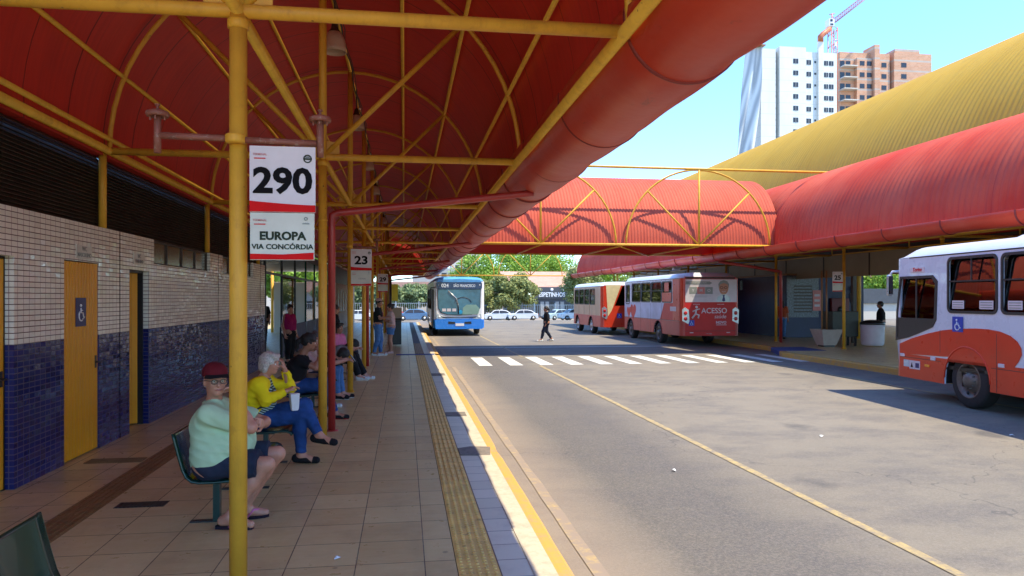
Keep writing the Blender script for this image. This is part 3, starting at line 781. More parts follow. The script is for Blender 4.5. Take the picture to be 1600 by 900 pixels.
for i in range(0, 60):
    y = 4.0+i*.55; pts.append((XC+.09+.02*math.sin(i*1.7), y, 5.58+.04*math.sin(i*.9)))
mb.path(pts, .013, 6); mb.path([(p[0]+.035+.015*math.sin(k*2.3), p[1], p[2]-.03) for k, p in enumerate(pts)], .008, 5)
props(mb.build('electric_conduit', MAT['cable']), 'dark electric conduit running along under the crown of the vault', 'conduit')

# ================================================================== REST ROOM BUILDING
WX = -3.47
rb = thing('restroom_building', 'restroom block tiled white above and dark blue below with yellow doors along the platform', 'building', (0, 0, 0))
doors = [(6.25, 7.19, 2.10, 'a'), (8.17, 9.05, 2.12, 'b'), (9.99, 10.72, 2.09, 'c')]
Y1 = 19.2
wins = [(10.92, 13.92, 2.20, 2.545), (14.86, 17.7, 2.20, 2.545)]
outer = [(2.0, 0)]
for y0_, y1_, h_, _ in doors: outer += [(y0_, 0), (y0_, h_), (y1_, h_), (y1_, 0)]
outer += [(Y1, 0), (Y1, 2.54)]
for a, b, z0, z1 in reversed(wins): outer += [(b, 2.54), (b, z0), (a, z0), (a, 2.54)]
outer += [(2.0, 2.54)]
plate('wall', outer, [], .16, MAT['wall'], rb, 'yz', (WX-.08, 0, 0))
MB().box(WX-4.5, WX-.16, Y1-.15, Y1, 0, 2.54).build('wall', MAT['wall'], rb)
MB().box(WX-4.5, WX-.16, 2.0, 2.15, 0, 3.3).build('wall', MAT['wall'], rb)
MB().box(WX-4.5, WX-4.35, 2.15, Y1-.15, 0, 3.3).build('wall', MAT['wall'], rb)
MB().box(WX-4.5, WX-.21, 2.0, Y1, 3.3, 3.4).build('roof', MAT['dark'], rb)
MB().box(WX-.9, WX-.8, 2.2, Y1-.2, 0, 2.9).build('inner_partition', MAT['concrete'], rb)
for jy in (9.67, 14.51, 5.1, 18.6):
    MB().box(WX-.004, WX+.003, jy-.008, jy+.008, 0, 2.54).build('expansion_joint', MAT['ink'], rb)
MB().box(WX-.005, WX+.012, -6, 6.2, 0, .05); 
for y0_, y1_, h_, k in doors:
    fr = MB(); fr.box(WX-.15, WX-.115+.04, y0_+.004, y0_+.03, 0, h_-.004); fr.box(WX-.15, WX-.075, y1_-.03, y1_-.004, 0, h_-.004); fr.box(WX-.15, WX-.075, y0_+.03, y1_-.03, h_-.03, h_-.004)
    fr.build('door_frame', MAT['gasket'], rb)
    if k == 'c':   # ajar: leaf swung inside against the jamb
        d = MB(); n = 8; w = .66
        for i in range(n): d.box(-.015, .015, i*w/n, (i+1)*w/n-.008, 0, h_-.05); d.box(-.010, .010, i*w/n, (i+1)*w/n, 0.001, h_-.052)
        d.build('door', MAT['door'], rb, (WX-.14, y1_-.05, .02), (0, 0, R(128)))
        MB().box(WX-.9, WX-.165, y0_-.3, y0_-.24, 0, 2.5).build('inner_partition', MAT['concrete'], rb)
        continue
    xd = WX-.012 if k == 'b' else WX-.075
    d = MB(); n = 12; w = (y1_-y0_-.02)/n
    d.box(xd-.03, xd-.006, y0_+.01, y1_-.01, .015, h_-.01)
    for i in range(n): d.prism([(y0_+.01+i*w+.004, xd-.006), (y0_+.01+i*w+.012, xd), (y0_+.01+(i+1)*w-.012, xd), (y0_+.01+(i+1)*w-.004, xd-.006)], .015, h_-.01, 'xy') if False else d.box(xd-.006, xd, y0_+.01+i*w+.006, y0_+.01+(i+1)*w-.006, .016, h_-.011)
    dr = d.build('door', MAT['door'], rb, bevel=.003)
    hd = MB(); hd.tube((xd, y1_-.07, 1.0), (xd+.045, y1_-.07, 1.0), .009); hd.tube((xd+.045, y1_-.07, 1.0), (xd+.045, y1_-.17, 1.0), .009); hd.box(xd, xd+.006, y1_-.09, y1_-.05, .93, 1.07)
    hd.build('door_handle', MAT['black'], dr)
    if k == 'b': isa_sign(dr, 'yz', (xd+.005, 8.585, 1.57), .25, .31, MAT['isa_dark'])
for y_, z_, w_, s1 in ((8.64, 2.225, .40, 'MASCULINO'), (10.32, 2.24, .40, 'FEMININO')):
    sg = MB().box(WX+.001, WX+.008, y_-w_/2, y_+w_/2, z_-.075, z_+.07).build('door_sign', MAT['signw2'], rb)
    text('lettering', 'WC', .07, MAT['maroonink'] if 'maroonink' in MAT else MAT['inkgrey'], sg, 'yz', (WX+.010, y_, z_+.032), .02)
    text('lettering', s1, .062, MAT['inkgrey'], sg, 'yz', (WX+.010, y_, z_-.035), .02)
for a, b, z0, z1 in wins:
    fr = MB(); n = 4 if b-a < 3.1 else 4
    for i in range(n+1):
        y = a+(b-a)*i/n; fr.box(WX-.10, WX-.05, max(a, y-.015), min(b, y+.015), z0, z1-.004)
    fr.box(WX-.10, WX-.05, a, b, z0+.001, z0+.025); fr.box(WX-.10, WX-.05, a, b, z1-.03, z1-.003)
    wf = fr.build('window', MAT['slat'], rb)
    for i in range(n):
        ya, yb = a+(b-a)*i/n+.016, a+(b-a)*(i+1)/n-.016
        MB().box(WX-.085, WX-.07, ya, yb, z0+.026, z1-.031).build('pane', MAT['glass_dusty'], wf)
# brown louvre above the wall, bay by bay, with yellow studs
edges = [2.0, 4.6, 9.2, 13.8, 18.4, 19.2]
for a, b in zip(edges[:-1], edges[1:]):
    mb = MB(); n = 21; h0, h1 = 2.552, 3.37; st = (h1-h0)/n
    for i in range(n):
        z = h0+i*st
        mb.add([(WX-.10, a+.03, z+st*1.15), (WX-.10, b-.03, z+st*1.15), (WX-.055, b-.03, z+.004), (WX-.055, a+.03, z+.004),
                (WX-.105, a+.03, z+st*1.15-.004), (WX-.105, b-.03, z+st*1.15-.004), (WX-.060, b-.03, z), (WX-.060, a+.03, z)],
               [(0, 1, 2, 3), (7, 6, 5, 4), (3, 2, 6, 7), (0, 4, 5, 1)])
    k = max(1, int((b-a)/.75))
    for j in range(1, k+1): 
        y = a+(b-a)*j/(k+1); mb.box(WX-.112, WX-.108, y-.012, y+.012, h0, h1)
    mb.build('louvre', MAT['slat'], rb)
for y in edges[1:-1]: MB().tube((WX-.02, y, 2.54), (WX-.02, y, 3.42), .045, n=10).build('stud', MAT['yellow'], rb)
MB().box(WX-.13, WX-.115, 2.0, Y1, 2.545, 3.3).build('louvre_backing', MAT['dark'], rb)

# ================================================================== WAITING HALL beyond the rest rooms
wh = thing('waiting_hall', 'glazed waiting hall with dark ceiling and slim mullions beyond the tiled wall', 'building')
MB().box(-10.0, WX-.05, Y1+.01, 38, 3.05, 3.3).build('ceiling', MAT['slat'], wh)
for y in (19.4, 22.0, 24.6, 27.2, 29.8, 32.4, 35.0, 37.9):
    MB().box(WX-.07, WX-.01, y-.03, y+.03, 0, 3.04).build('mullion', MAT['black'] if y < 25 or y > 31 else MAT['seatgreen'], wh)
MB().box(WX-.07, WX-.01, 19.44, 37.86, 2.35, 2.41).build('transom', MAT['black'], wh)
for a, b in ((22.03, 24.57), (27.23, 29.77), (29.83, 32.37), (32.43, 34.97)):
    MB().box(WX-.045, WX-.038, a, b, .9, 2.345).build('pane', MAT['glass_shop'], wh)
MB().box(WX-.10, WX-.02, 22.03, 37.8, 0, .88).build('dado_wall', MAT['navywall'], wh)
for (x, y) in ((-6.6, 38.5), (-9.5, 30)): MB().tube((x, y, 0), (x, y, 3.05), .07, n=10).build('post', MAT['yellow'], wh)
for (x, y) in ((-7.4, 30.4), (-9.0, 24)): MB().tube((x, y, 0), (x, y, 3.05), .10, n=10).build('post', MAT['redpaint'], wh)
MB().box(-9.9, -7.6, 21, 21.2, 0, 3.04).build('inner_wall', MAT['concrete'], wh)
for (x, y) in ((-6.6, 26), (-5.6, 27.5), (-7.0, 33)):
    MB().box(x, x+1.1, y, y+.12, 2.98, 3.045).build('strip_light', M('strip_light_cover', (.8, .8, .78, 1), .4), wh)
ph = thing('pale_annex', 'pale plastered annex with narrow dark window slots past the waiting hall', 'building')
mb = MB(); mb.box(WX-3, WX-.02, 38.2, 53, 0, 2.52); mb.build('wall', MAT['facade_pale'], ph)
for y in (40.0, 41.6, 43.2, 44.8, 46.4, 48.0, 49.6):
    mb = MB(); mb.prism([(y, 1.0), (y+.5, 1.0), (y+.5, 2.0), (y+.25, 2.25), (y, 2.0)], WX-.03, WX-.012, 'yz'); mb.build('window', MAT['windowdark'], ph)
mb = MB()
for i in range(16): mb.box(WX-.1, WX-.04, 38.2, 53, 2.54+i*.055, 2.58+i*.055)
mb.box(WX-.2, WX-.11, 38.2, 53, 2.521, 3.4)
mb.build('louvre', MAT['slat'], ph)

# ================================================================== RIGHT PLATFORM BUILDINGS
lk = thing('sun_block_roof', 'added flat dark slab blocking sun between the far red canopy and the yellow vault', 'roof')
MB().box(17.13, 19.35, -5, 52, 3.50, 3.62).build('slab', MAT['slat'], lk)  # slab and joists added to keep sunlight off the kiosk floor
for y in range(6, 52, 9): MB().box(17.14, 19.3, y, y+.12, 3.36, 3.498).build('added_joist', MAT['slat'], lk)
fa = thing('fascia_wall', 'beige panelled fascia wall hanging under the right hand canopy', 'wall')
mb = MB(); mb.box(17.02, 17.12, 3, 54, 2.56, 3.42); mb.build('panel', MAT['beige'], fa)
for y in range(4, 54, 3): MB().box(16.995, 17.018, y, y+.05, 2.57, 3.40).build('batten', MAT['slat'], fa)
for y in (8, 17, 26, 44, 53): MB().box(17.0, 17.15, y, y+.15, 0, 2.56).build('post', MAT['slat'], fa)
ks = thing('navy_kiosk', 'dark navy kiosk with posters on its front under the far canopy', 'kiosk')
MB().box(16.55, 20.25, 30.2, 35.8, 0, 2.72).build('wall', MAT['navywall'], ks)
MB().box(16.50, 20.30, 30.12, 35.9, 2.722, 2.80).build('roof', MAT['wood'], ks)
plate('poster_panel', [(-.75, -.9), (.75, -.9), (.75, .9), (-.75, .9)], [], .02, MAT['poster'], ks, 'xz', (17.33, 30.18, 1.78))
plate('notice', [(-.19, -.45), (.19, -.45), (.19, .45), (-.19, .45)], [], .02, MAT['inkred'], ks, 'xz', (17.98, 30.15, 1.62))
for i, z in enumerate((1.85, 1.62, 1.40)): MB().box(17.86, 18.10, 30.125, 30.138, z-.05, z+.05).build('notice_print', MAT['signw'], ks)
plate('door', [(-.8, 0), (.8, 0), (.8, 1.95), (-.8, 1.95)], [], .03, MAT['navywall'], ks, 'xz', (19.1, 30.17, .02))
for i in range(9): MB().box(16.9, 17.75, 30.15, 30.168, 1.1+i*.14, 1.16+i*.14).build('shutter_slat', MAT['slat'], ks)
hb = thing('fire_hose_cabinet', 'dull red fire hose cabinet with round black opening on the navy kiosk', 'hose cabinet', (19.0, 30.05, 0))
MB().box(-.42, .42, -.08, .08, .72, 1.72).build('cabinet', MAT['hose'], hb, bevel=.02)
MB().lathe([(.14, -.10), (.14, -.085)], (0, 0, 1.22), 20, 'y').build('opening', MAT['black'], hb)
bc = thing('beige_cabin', 'beige panelled cabin with glazed front and wooden counter below', 'cabin')
MB().box(15.6, 17.9, 35.0, 38.5, 0, 2.7).build('wall', MAT['beige'], bc)
for i in range(4):
    x0 = 15.66+i*.56
    MB().box(x0, x0+.50, 34.975, 34.995, 1.72, 2.62).build('panel', MAT['facade_grey'], bc)
    if i: MB().box(x0, x0+.50, 34.97, 34.992, .08, 1.10).build('counter_front', MAT['wood'], bc)
    if i: MB().box(x0, x0+.50, 34.97, 34.992, 1.14, 1.64).build('pane', MAT['facade_pale'], bc)
MB().box(15.62, 16.1, 34.97, 34.99, .05, 1.6).build('door', MAT['slat'], bc)
# ================================================================== PEOPLE: one smooth surface per body, grown from a distance field
CORN = np.array([(i, j, k) for i in (0, 1) for j in (0, 1) for k in (0, 1)])
EDG = [(a, b) for a in range(8) for b in range(a+1, 8) if np.abs(CORN[a]-CORN[b]).sum() == 1]
def field_mesh(prims, res, wrinkle=0):
    lo = np.array([1e9]*3); hi = -lo
    for p in prims:
        if p.get('neg'): continue
        m = p['r']+.03; 
        for q in p['pts']: lo = np.minimum(lo, np.array(q)-m); hi = np.maximum(hi, np.array(q)+m)
    N = np.ceil((hi-lo)/res).astype(int)+2
    ax = [lo[i]+np.arange(N[i])*res for i in range(3)]
    F = np.full(N, 9.0, np.float32)
    for p in prims:
        m = p['r']+p.get('k', .02)+3*res
        pl = np.min([q for q in p['pts']], 0)-m; ph = np.max([q for q in p['pts']], 0)+m
        i0 = np.clip(((pl-lo)/res).astype(int), 0, N-1); i1 = np.clip(((ph-lo)/res).astype(int)+2, 1, N)
        if (i1 <= i0).any(): continue
        X = ax[0][i0[0]:i1[0]][:, None, None]; Y = ax[1][i0[1]:i1[1]][None, :, None]; Z = ax[2][i0[2]:i1[2]][None, None, :]
        if p['t'] == 'c':
            a, b = np.array(p['pts'][0], float), np.array(p['pts'][1], float); ra, rb = p['ra'], p['rb']
            d = b-a; L2 = max((d*d).sum(), 1e-9)
            t = ((X-a[0])*d[0]+(Y-a[1])*d[1]+(Z-a[2])*d[2])/L2; tc = np.clip(t, 0, 1)
            D = np.sqrt((X-a[0]-tc*d[0])**2+(Y-a[1]-tc*d[1])**2+(Z-a[2]-tc*d[2])**2)-(ra+(rb-ra)*tc)
            if p.get('flat'): D = np.maximum(D, (t-1)*math.sqrt(L2))
        else:
            c = np.array(p['c']); Rm = np.array(p['R']); rad = p['rad']
            x, y, z = X-c[0], Y-c[1], Z-c[2]
            u = Rm[0][0]*x+Rm[1][0]*y+Rm[2][0]*z; v = Rm[0][1]*x+Rm[1][1]*y+Rm[2][1]*z; w = Rm[0][2]*x+Rm[1][2]*y+Rm[2][2]*z
            k0 = np.sqrt((u/rad[0])**2+(v/rad[1])**2+(w/rad[2])**2); k1 = np.sqrt((u/rad[0]**2)**2+(v/rad[1]**2)**2+(w/rad[2]**2)**2)
            D = k0*(k0-1)/np.maximum(k1, 1e-6)
        sl = tuple(slice(i0[i], i1[i]) for i in range(3)); cur = F[sl]; k = p.get('k', .02)
        if p.get('neg'):
            F[sl] = np.maximum(cur, -D)
        else:
            h = np.clip(.5+.5*(cur-D)/k, 0, 1); F[sl] = cur*(1-h)+D*h-k*h*(1-h)
    if wrinkle:
        X, Y, Z = np.meshgrid(*ax, indexing='ij', sparse=True)
        w1 = X*19+Z*31+1.7*np.sin(Z*13+Y*9)+1.3*np.sin(Y*17+X*7); w2 = Y*27-Z*23+1.9*np.sin(X*15+Z*11)+1.1*np.sin(Y*12)
        F = F+wrinkle*(1.9*(np.abs(np.sin(w1))-.6)+1.3*(np.abs(np.sin(w2))-.6)+.5*np.sin(X*71+Z*53+2*np.sin(Y*29)))
    ins = F < 0
    c = [ins[i:N[0]-1+i, j:N[1]-1+j, k:N[2]-1+k] for i, j, k in CORN]
    anyi = c[0].copy(); alli = c[0].copy()
    for q in c[1:]: anyi |= q; alli &= q
    act = anyi & ~alli; idx = np.argwhere(act)
    if len(idx) == 0: return [], []
    vals = np.stack([F[idx[:, 0]+i, idx[:, 1]+j, idx[:, 2]+k] for i, j, k in CORN], 1)
    acc = np.zeros((len(idx), 3)); cnt = np.zeros(len(idx))
    for a, b in EDG:
        va, vb = vals[:, a], vals[:, b]; m = (va < 0) != (vb < 0)
        t = np.where(m, va/np.where(m, va-vb, 1), 0)
        P = CORN[a]+(CORN[b]-CORN[a])*t[:, None]; acc[m] += P[m]; cnt[m] += 1
    V = lo+(idx+acc/cnt[:, None])*res
    num = np.full(act.shape, -1); num[tuple(idx.T)] = np.arange(len(idx))
    faces = []
    for a in range(3):
        b, c2 = (a+1) % 3, (a+2) % 3
        s0 = [slice(1, N[i]-1) for i in range(3)]; s0[a] = slice(0, N[a]-1); s1 = list(s0); s1[a] = slice(1, N[a])
        A_, B_ = ins[tuple(s0)], ins[tuple(s1)]
        e = np.argwhere(A_ != B_); off = np.array([s.start for s in s0]); e = e+off
        sgn = ins[tuple(e.T)]
        q = []
        for db, dc in ((-1, -1), (0, -1), (0, 0), (-1, 0)):
            o = e.copy(); o[:, b] += db; o[:, c2] += dc; q.append(num[tuple(o.T)])
        q = np.stack(q, 1); q[~sgn] = q[~sgn][:, ::-1]
        faces.append(q[(q >= 0).all(1)])
    return V, np.concatenate(faces)
def fobj(name, prims, res, mat, parent, wrinkle=0):
    V, Fc = field_mesh(prims, res, wrinkle)
    me = bpy.data.meshes.new(name); me.from_pydata([tuple(v) for v in V], [], [tuple(int(i) for i in f) for f in Fc])
    me.materials.append(mat); me.polygons.foreach_set('use_smooth', [True]*len(me.polygons)); me.update()
    o = bpy.data.objects.new(name, me); COL.objects.link(o); o.parent = parent; return o
def cap(a, b, ra, rb=None, k=.02, flat=False, neg=False):
    rb = ra if rb is None else rb
    return dict(t='c', pts=[tuple(a), tuple(b)], ra=ra, rb=rb, r=max(ra, rb), k=k, flat=flat, neg=neg)
def ell(c, rad, Rm=None, k=.02, neg=False):
    Rm = Rm or Matrix.Identity(3)
    return dict(t='e', pts=[tuple(c)], c=tuple(c), rad=rad, R=[list(r) for r in Rm], r=max(rad), k=k, neg=neg)
def V3(*a): return Vector(a)
def grow(pr, g, only=None):
    out = []
    for p in pr:
        q = dict(p); 
        if q['t'] == 'c': q['ra'] += g; q['rb'] += g; q['r'] += g
        else: q['rad'] = tuple(x+g for x in q['rad']); q['r'] += g
        out.append(q)
    return out
def hand(W, d, nrm, side, curl, sc_):
    """palm, four unequal fingers with bent knuckles and a thumb leaving the side of the palm"""
    d = d.normalized(); nrm = (nrm-d*nrm.dot(d)).normalized(); s = d.cross(nrm)*side
    pr = []; pl = .085*sc_
    for u in (-.026, -.009, .009, .026): pr.append(cap(W+d*.012*sc_+s*u*.6*sc_, W+d*pl+s*u*sc_, .015*sc_, .0115*sc_, .012))
    for u, L, r in ((-.030, .062, .0082), (-.010, .072, .0086), (.010, .078, .0088), (.030, .070, .0086)):
        p = W+d*pl+s*u*sc_; a = 0; dd = d
        for f in (.45, .32, .25):
            a += curl; dd = (d*math.cos(a)+nrm*math.sin(a)).normalized(); q = p+dd*L*f*sc_
            pr.append(cap(p, q, r*sc_, r*.92*sc_, .005)); p = q
    t0 = W+d*.025*sc_+s*.024*sc_; t1 = t0+(d*.55+s*.75+nrm*.25).normalized()*.038*sc_; t2 = t1+(d*.85+s*.25+nrm*.45).normalized()*.030*sc_
    pr += [cap(t0, t1, .0135*sc_, .0105*sc_, .012), cap(t1, t2, .0105*sc_, .009*sc_, .006)]
    return pr
def person(label, loc, yaw, J, fit, res=.011, sc_=1.0):
    """J: joints in the person's own frame (x ahead, y to the left, z up). fit: clothing and build"""
    root = thing('person', label, 'person', loc, yaw); B = fit.get('bulk', 1.0); skin = MAT[fit.get('skin', 'skin')]
    j = {k: Vector(v) for k, v in J.items()}
    pel, che, nck, hd = j['pelvis'], j['chest'], j['neck'], j['head']
    fw = fit.get('face', 0); pitch = fit.get('pitch', 0); roll = fit.get('roll', 0)
    H = (Matrix.Rotation(R(fw), 3, 'Z') @ Matrix.Rotation(R(pitch), 3, 'Y') @ Matrix.Rotation(R(roll), 3, 'X'))
    def h(x, y, z): return hd+H @ Vector((x, y, z))*sc_
    sp = (nck-pel).normalized(); latv = Vector((0, 1, 0)); sh = (j['shL']-j['shR']).normalized()
    hip_r = .112*B
    torso = [cap(j['hipL'], j['hipR'], .118*B, k=.06), cap(pel+latv*.055, che+sh*.075, .115*B, .112*B, .07), cap(pel-latv*.055, che-sh*.075, .115*B, .112*B, .07),
             cap(j['shL']-sh*.03, j['shR']+sh*.03, .062, k=.07), cap(che, nck-Vector((0, 0, .03)), .095*B, .055, .05)]
    if fit.get('belly'):
        bx, bz, br_ = fit['belly']; torso.append(ell(pel+sp*bz+Vector((bx, 0, 0)), (br_, br_*1.15, br_*1.05), k=.06))
    if fit.get('bust'): 
        for s in (-1, 1): torso.append(ell(che+Vector((.085, 0, -.01))+sh*.07*s, (.062, .062, .062), k=.035))
    neck = [cap(nck, hd-H @ Vector((.012, 0, .06))*sc_, .056, .050, .03)]
    headp = [ell(h(-.012, 0, .028), (.098*sc_, .078*sc_, .092*sc_), H, .02), ell(h(.018, 0, -.045), (.072*sc_, .060*sc_, .070*sc_), H, .04),
             ell(h(.062, 0, -.088), (.024*sc_, .024*sc_, .020*sc_), H, .025), cap(h(.084, 0, .012), h(.106, 0, -.026), .0085*sc_, .0135*sc_, .012),
             cap(h(.083, .030, .026), h(.083, -.030, .026), .010*sc_, k=.014), cap(h(.084, .016, -.058), h(.084, -.016, -.058), .0085*sc_, k=.008),
             ell(h(.062, .036, -.020), (.020*sc_, .018*sc_, .020*sc_), H, .02), ell(h(.062, -.036, -.020), (.020*sc_, .018*sc_, .020*sc_), H, .02)]
    for s in (-1, 1): headp.append(ell(h(-.004, s*.078, -.012), (.017*sc_, .009*sc_, .029*sc_), H, .006))
    arms = []; fore = []; hands = []
    for s, S_ in ((1, 'L'), (-1, 'R')):
        a, e, w = j['sh'+S_], j['el'+S_], j['wr'+S_]; AB = .5+.5*B
        arms.append(cap(a, e, .048*AB, .038*AB, .035)); fore += [cap(e, e.lerp(w, .35), .040*AB, .038*AB, .02), cap(e.lerp(w, .35), w, .038*AB, .025*AB, .02)]
        d = j.get('hd'+S_, None); d = d if d is not None else (w-e)
        nr = j.get('hn'+S_, Vector((0, 0, -1)) if abs(d.normalized().z) < .8 else Vector((1, 0, 0)))
        hands += hand(w, d, nr, s, fit.get('curl', .5), sc_)
    legs = []; calf = []; feet = []
    for s, S_ in ((1, 'L'), (-1, 'R')):
        hp, kn, an = j['hip'+S_], j['kn'+S_], j['an'+S_]; LB = fit.get('limb', .4+.6*B)
        legs.append(cap(hp, kn, .092*LB, .060*LB, .05)); m = kn.lerp(an, .35)-Vector((.012, 0, 0))
        calf += [cap(kn, m, .057*LB, .055*LB, .03), cap(m, an, .055*LB, .036, .03)]
        td = j.get('toe'+S_, an+Vector((.17, s*.02, -.055)))
        tv = (td-an); heel = an-Vector((tv.x, tv.y, 0)).normalized()*.035+Vector((0, 0, -.045)); 
        if 'toe'+S_ in j: heel = an-tv.normalized()*.04+(Vector((0, 0, -1))-tv.normalized()*(-tv.normalized().z)).normalized()*.045
        feet.append((heel, td, an))
    footp = []
    for heel, td, an in feet: footp += [cap(an, heel, .036, .034, .02), cap(heel, td, .034, .030, .02), cap(an, td.lerp(heel, .2), .036, .028, .03)]
    body = torso+neck+headp+arms+fore+hands+legs+calf+footp
    fobj('body', body, res, skin, root)
    # ---- clothing
    g = fit.get('loose', .013)
    shirt = grow([dict(p) for p in torso[1:]], g)
    for q in shirt[:2]: q['pts'] = [tuple(Vector(q['pts'][0])+sp*(.0 if fit.get('belly') else .04)), q['pts'][1]]
    if fit.get('belly'): shirt.append(cap(j['hipL']+Vector((0, 0, .05)), j['hipR']+Vector((0, 0, .05)), .118*B+.012, k=.05))
    sl = fit.get('sleeve', .75)
    for s, S_ in ((1, 'L'), (-1, 'R')):
        a, e, w = j['sh'+S_], j['el'+S_], j['wr'+S_]; AB = .5+.5*B
        if sl <= 0: continue
        if sl < 1: shirt.append(cap(a, a.lerp(e, sl), .050*AB+g+.004, .046*AB+g+.008, .03, flat=True))
        else:
            shirt.append(cap(a, e, .050*AB+g, .042*AB+g, .03)); shirt.append(cap(e, e.lerp(w, sl-1), .042*AB+g, .034*AB+g*.7, .02, flat=True))
    shirt.append(cap(nck-Vector((0, 0, .035)), nck+Vector((.0, 0, .10)), .060, .058, .02) | dict(neg=True)) if not fit.get('highneck') else None
    shirt = [p for p in shirt if p]
    hem = fit.get('hem', -.07)
    shirt.append(cap(pel+sp*(hem-.2)-Vector((0, 0, 0)), pel+sp*(hem-.21), .26, k=0) | dict(neg=True)) if False else None
    shirt = [p for p in shirt if p]
    so = fobj('shirt', shirt, res, MAT[fit['shirt']], root, .0026 if res < .009 else .0022)
    ll = fit.get('leg', 2)
    pants = grow([torso[0]], .006)+[cap(j['hipL'].lerp(pel, .5), pel+sp*.10, .118*B+.006, .112*B+.006, .05), cap(j['hipR'].lerp(pel, .5), pel+sp*.10, .118*B+.006, .112*B+.006, .05)]
    gl = fit.get('gleg', .014)
    for s, S_ in ((1, 'L'), (-1, 'R')):
        hp, kn, an = j['hip'+S_], j['kn'+S_], j['an'+S_]; LB = fit.get('limb', .4+.6*B); m = kn.lerp(an, .35)-Vector((.012, 0, 0))
        if ll < 1: pants.append(cap(hp, hp.lerp(kn, ll), .092*LB+gl, .074*LB+gl+.018, .04, flat=True))
        else:
            pants.append(cap(hp, kn, .092*LB+gl, .060*LB+gl, .04)); f = ll-1
            pants += [cap(kn, m, .058*LB+gl, .052*LB+gl, .03), cap(m, kn.lerp(an, f), .052*LB+gl, .040+gl, .03, flat=True)]
    fobj('shorts' if ll < 1 else 'trousers', pants, res, MAT[fit['pants']], root, .0022)
    shm = fit.get('shoe', 'cloth_black')
    if shm:
        for i, (heel, td, an) in enumerate(feet):
            sp_ = [cap(heel, td, .040, .036, .02), cap(heel, heel.lerp(td, .5), .043, .038, .02)]
            if not fit.get('flatshoe'): sp_.append(cap(an, heel, .040, .036, .02))
            else: sp_.append(cap(heel.lerp(td, .30)+Vector((0, 0, .045)), heel.lerp(td, .75)+Vector((0, 0, .042)), .026, .022, 0) | dict(neg=True))
            fo = fobj('shoe', sp_, min(res, .010), MAT[shm], root)
            if fit.get('sole'):
                dn = Vector((0, 0, -1)); MB_ = MB(); 
                fobj('sole', [cap(heel+dn*.030, td+dn*.026, .020, .018, .02), cap(heel+dn*.030, heel.lerp(td, .5)+dn*.03, .034, .032, .02), cap(td+dn*.026-(td-heel).normalized()*.02, td+dn*.026, .03, .026, .02)], min(res, .010), MAT[fit['sole']], fo)
    if fit.get('sandal'):
        for heel, td, an in feet:
            dn = Vector((0, 0, -1)); mb = MB()
            ax_ = (td-heel); ax_.z = 0; ax_.normalize(); lt = Vector((-ax_.y, ax_.x, 0)); z0 = .0
            outl = []
            for u, w in ((-.05, .02), (-.04, .038), (.04, .036), (.12, .046), (.20, .040), (.235, .015)): outl.append(heel+ax_*u+lt*w)
            for u, w in ((.235, -.015), (.20, -.040), (.12, -.046), (.04, -.036), (-.04, -.038), (-.05, -.02)): outl.append(heel+ax_*u+lt*w)
            mb.prism([(p.x, p.y) for p in outl], z0, z0+.022, 'xy')
            fo = mb.build('sandal', MAT['cloth_darkpurple'], root)
            st = MB(); c = heel+ax_*.19; c.z = .05
            for sg in (-1, 1): st.path([(heel+ax_*.07+lt*.042*sg)+Vector((0, 0, .02-heel.z+z0)), (heel+ax_*.12+lt*.036*sg)*1.0+Vector((0, 0, .075-heel.z)), Vector((c.x, c.y, .058))], .009, 6)
            st.build('strap', MAT['cloth_pink'], fo)
    # ---- head details
    ey = MB(); 
    for s in (-1, 1): ey.ball(h(.080, s*.030, .006), .0115*sc_, 10)
    ey.build('eyes', MAT['eyew'], root)
    ir = MB()
    for s in (-1, 1): ir.ball(h(.0865, s*.030, .006), .0062*sc_, 8)
    ir.build('irises', MAT['eye'], root)
    mo = MB(); mo.path([h(.0885, .024, -.060), h(.0935, .010, -.058), h(.094, 0, -.0595), h(.0935, -.010, -.058), h(.0885, -.024, -.060)], .0045*sc_, 6); mo.build('lips', MAT['lip'], root)
    eb = MB()
    for s in (-1, 1): eb.path([h(.089, s*.015, .030), h(.091, s*.030, .035), h(.080, s*.048, .029)], .0042*sc_, 5)
    eb.build('eyebrows', MAT[fit.get('brow', 'hair_black')], root)
    hair = fit.get('hair')
    if hair:
        style, mat = hair; rs = min(res, .009)
        cut = [ell(h(.085, 0, -.035), (.070*sc_, .064*sc_, .088*sc_), H, k=.01, neg=True)]
        base = [ell(h(-.018, 0, .040), (.108*sc_, .090*sc_, .098*sc_), H, .02)]
        if style == 'short': hp_ = base+[ell(h(-.035, 0, -.005), (.085*sc_, .084*sc_, .075*sc_), H, .02)]
        elif style == 'bob': hp_ = [ell(h(-.022, 0, .043), (.112*sc_, .096*sc_, .098*sc_), H, .02), ell(h(-.048, 0, -.025), (.082*sc_, .094*sc_, .092*sc_), H, .03), cap(h(-.01, .082, .0), h(-.02, .080, -.085), .028, .022, .03), cap(h(-.01, -.082, .0), h(-.02, -.080, -.085), .028, .022, .03), cap(h(.055, .05, .095), h(.065, -.04, .100), .026, .026, .03)]
        elif style == 'tail': hp_ = base+[ell(h(-.035, 0, .0), (.085*sc_, .082*sc_, .07*sc_), H, .02), cap(h(-.11, 0, .03), h(-.15, 0, -.02), .030, .034, .02), cap(h(-.15, 0, -.02), h(-.135, 0, -.16), .034, .014, .02)]
        elif style == 'long': hp_ = base+[cap(h(-.06, .03, .0), h(-.09, .045, -.20), .065, .040, .03), cap(h(-.06, -.03, .0), h(-.09, -.045, -.20), .065, .040, .03)]
        elif style == 'bun': hp_ = base+[ell(h(-.035, 0, .0), (.085*sc_, .082*sc_, .07*sc_), H, .02), ell(h(-.105, 0, .085), (.045, .045, .042), H, .02)]
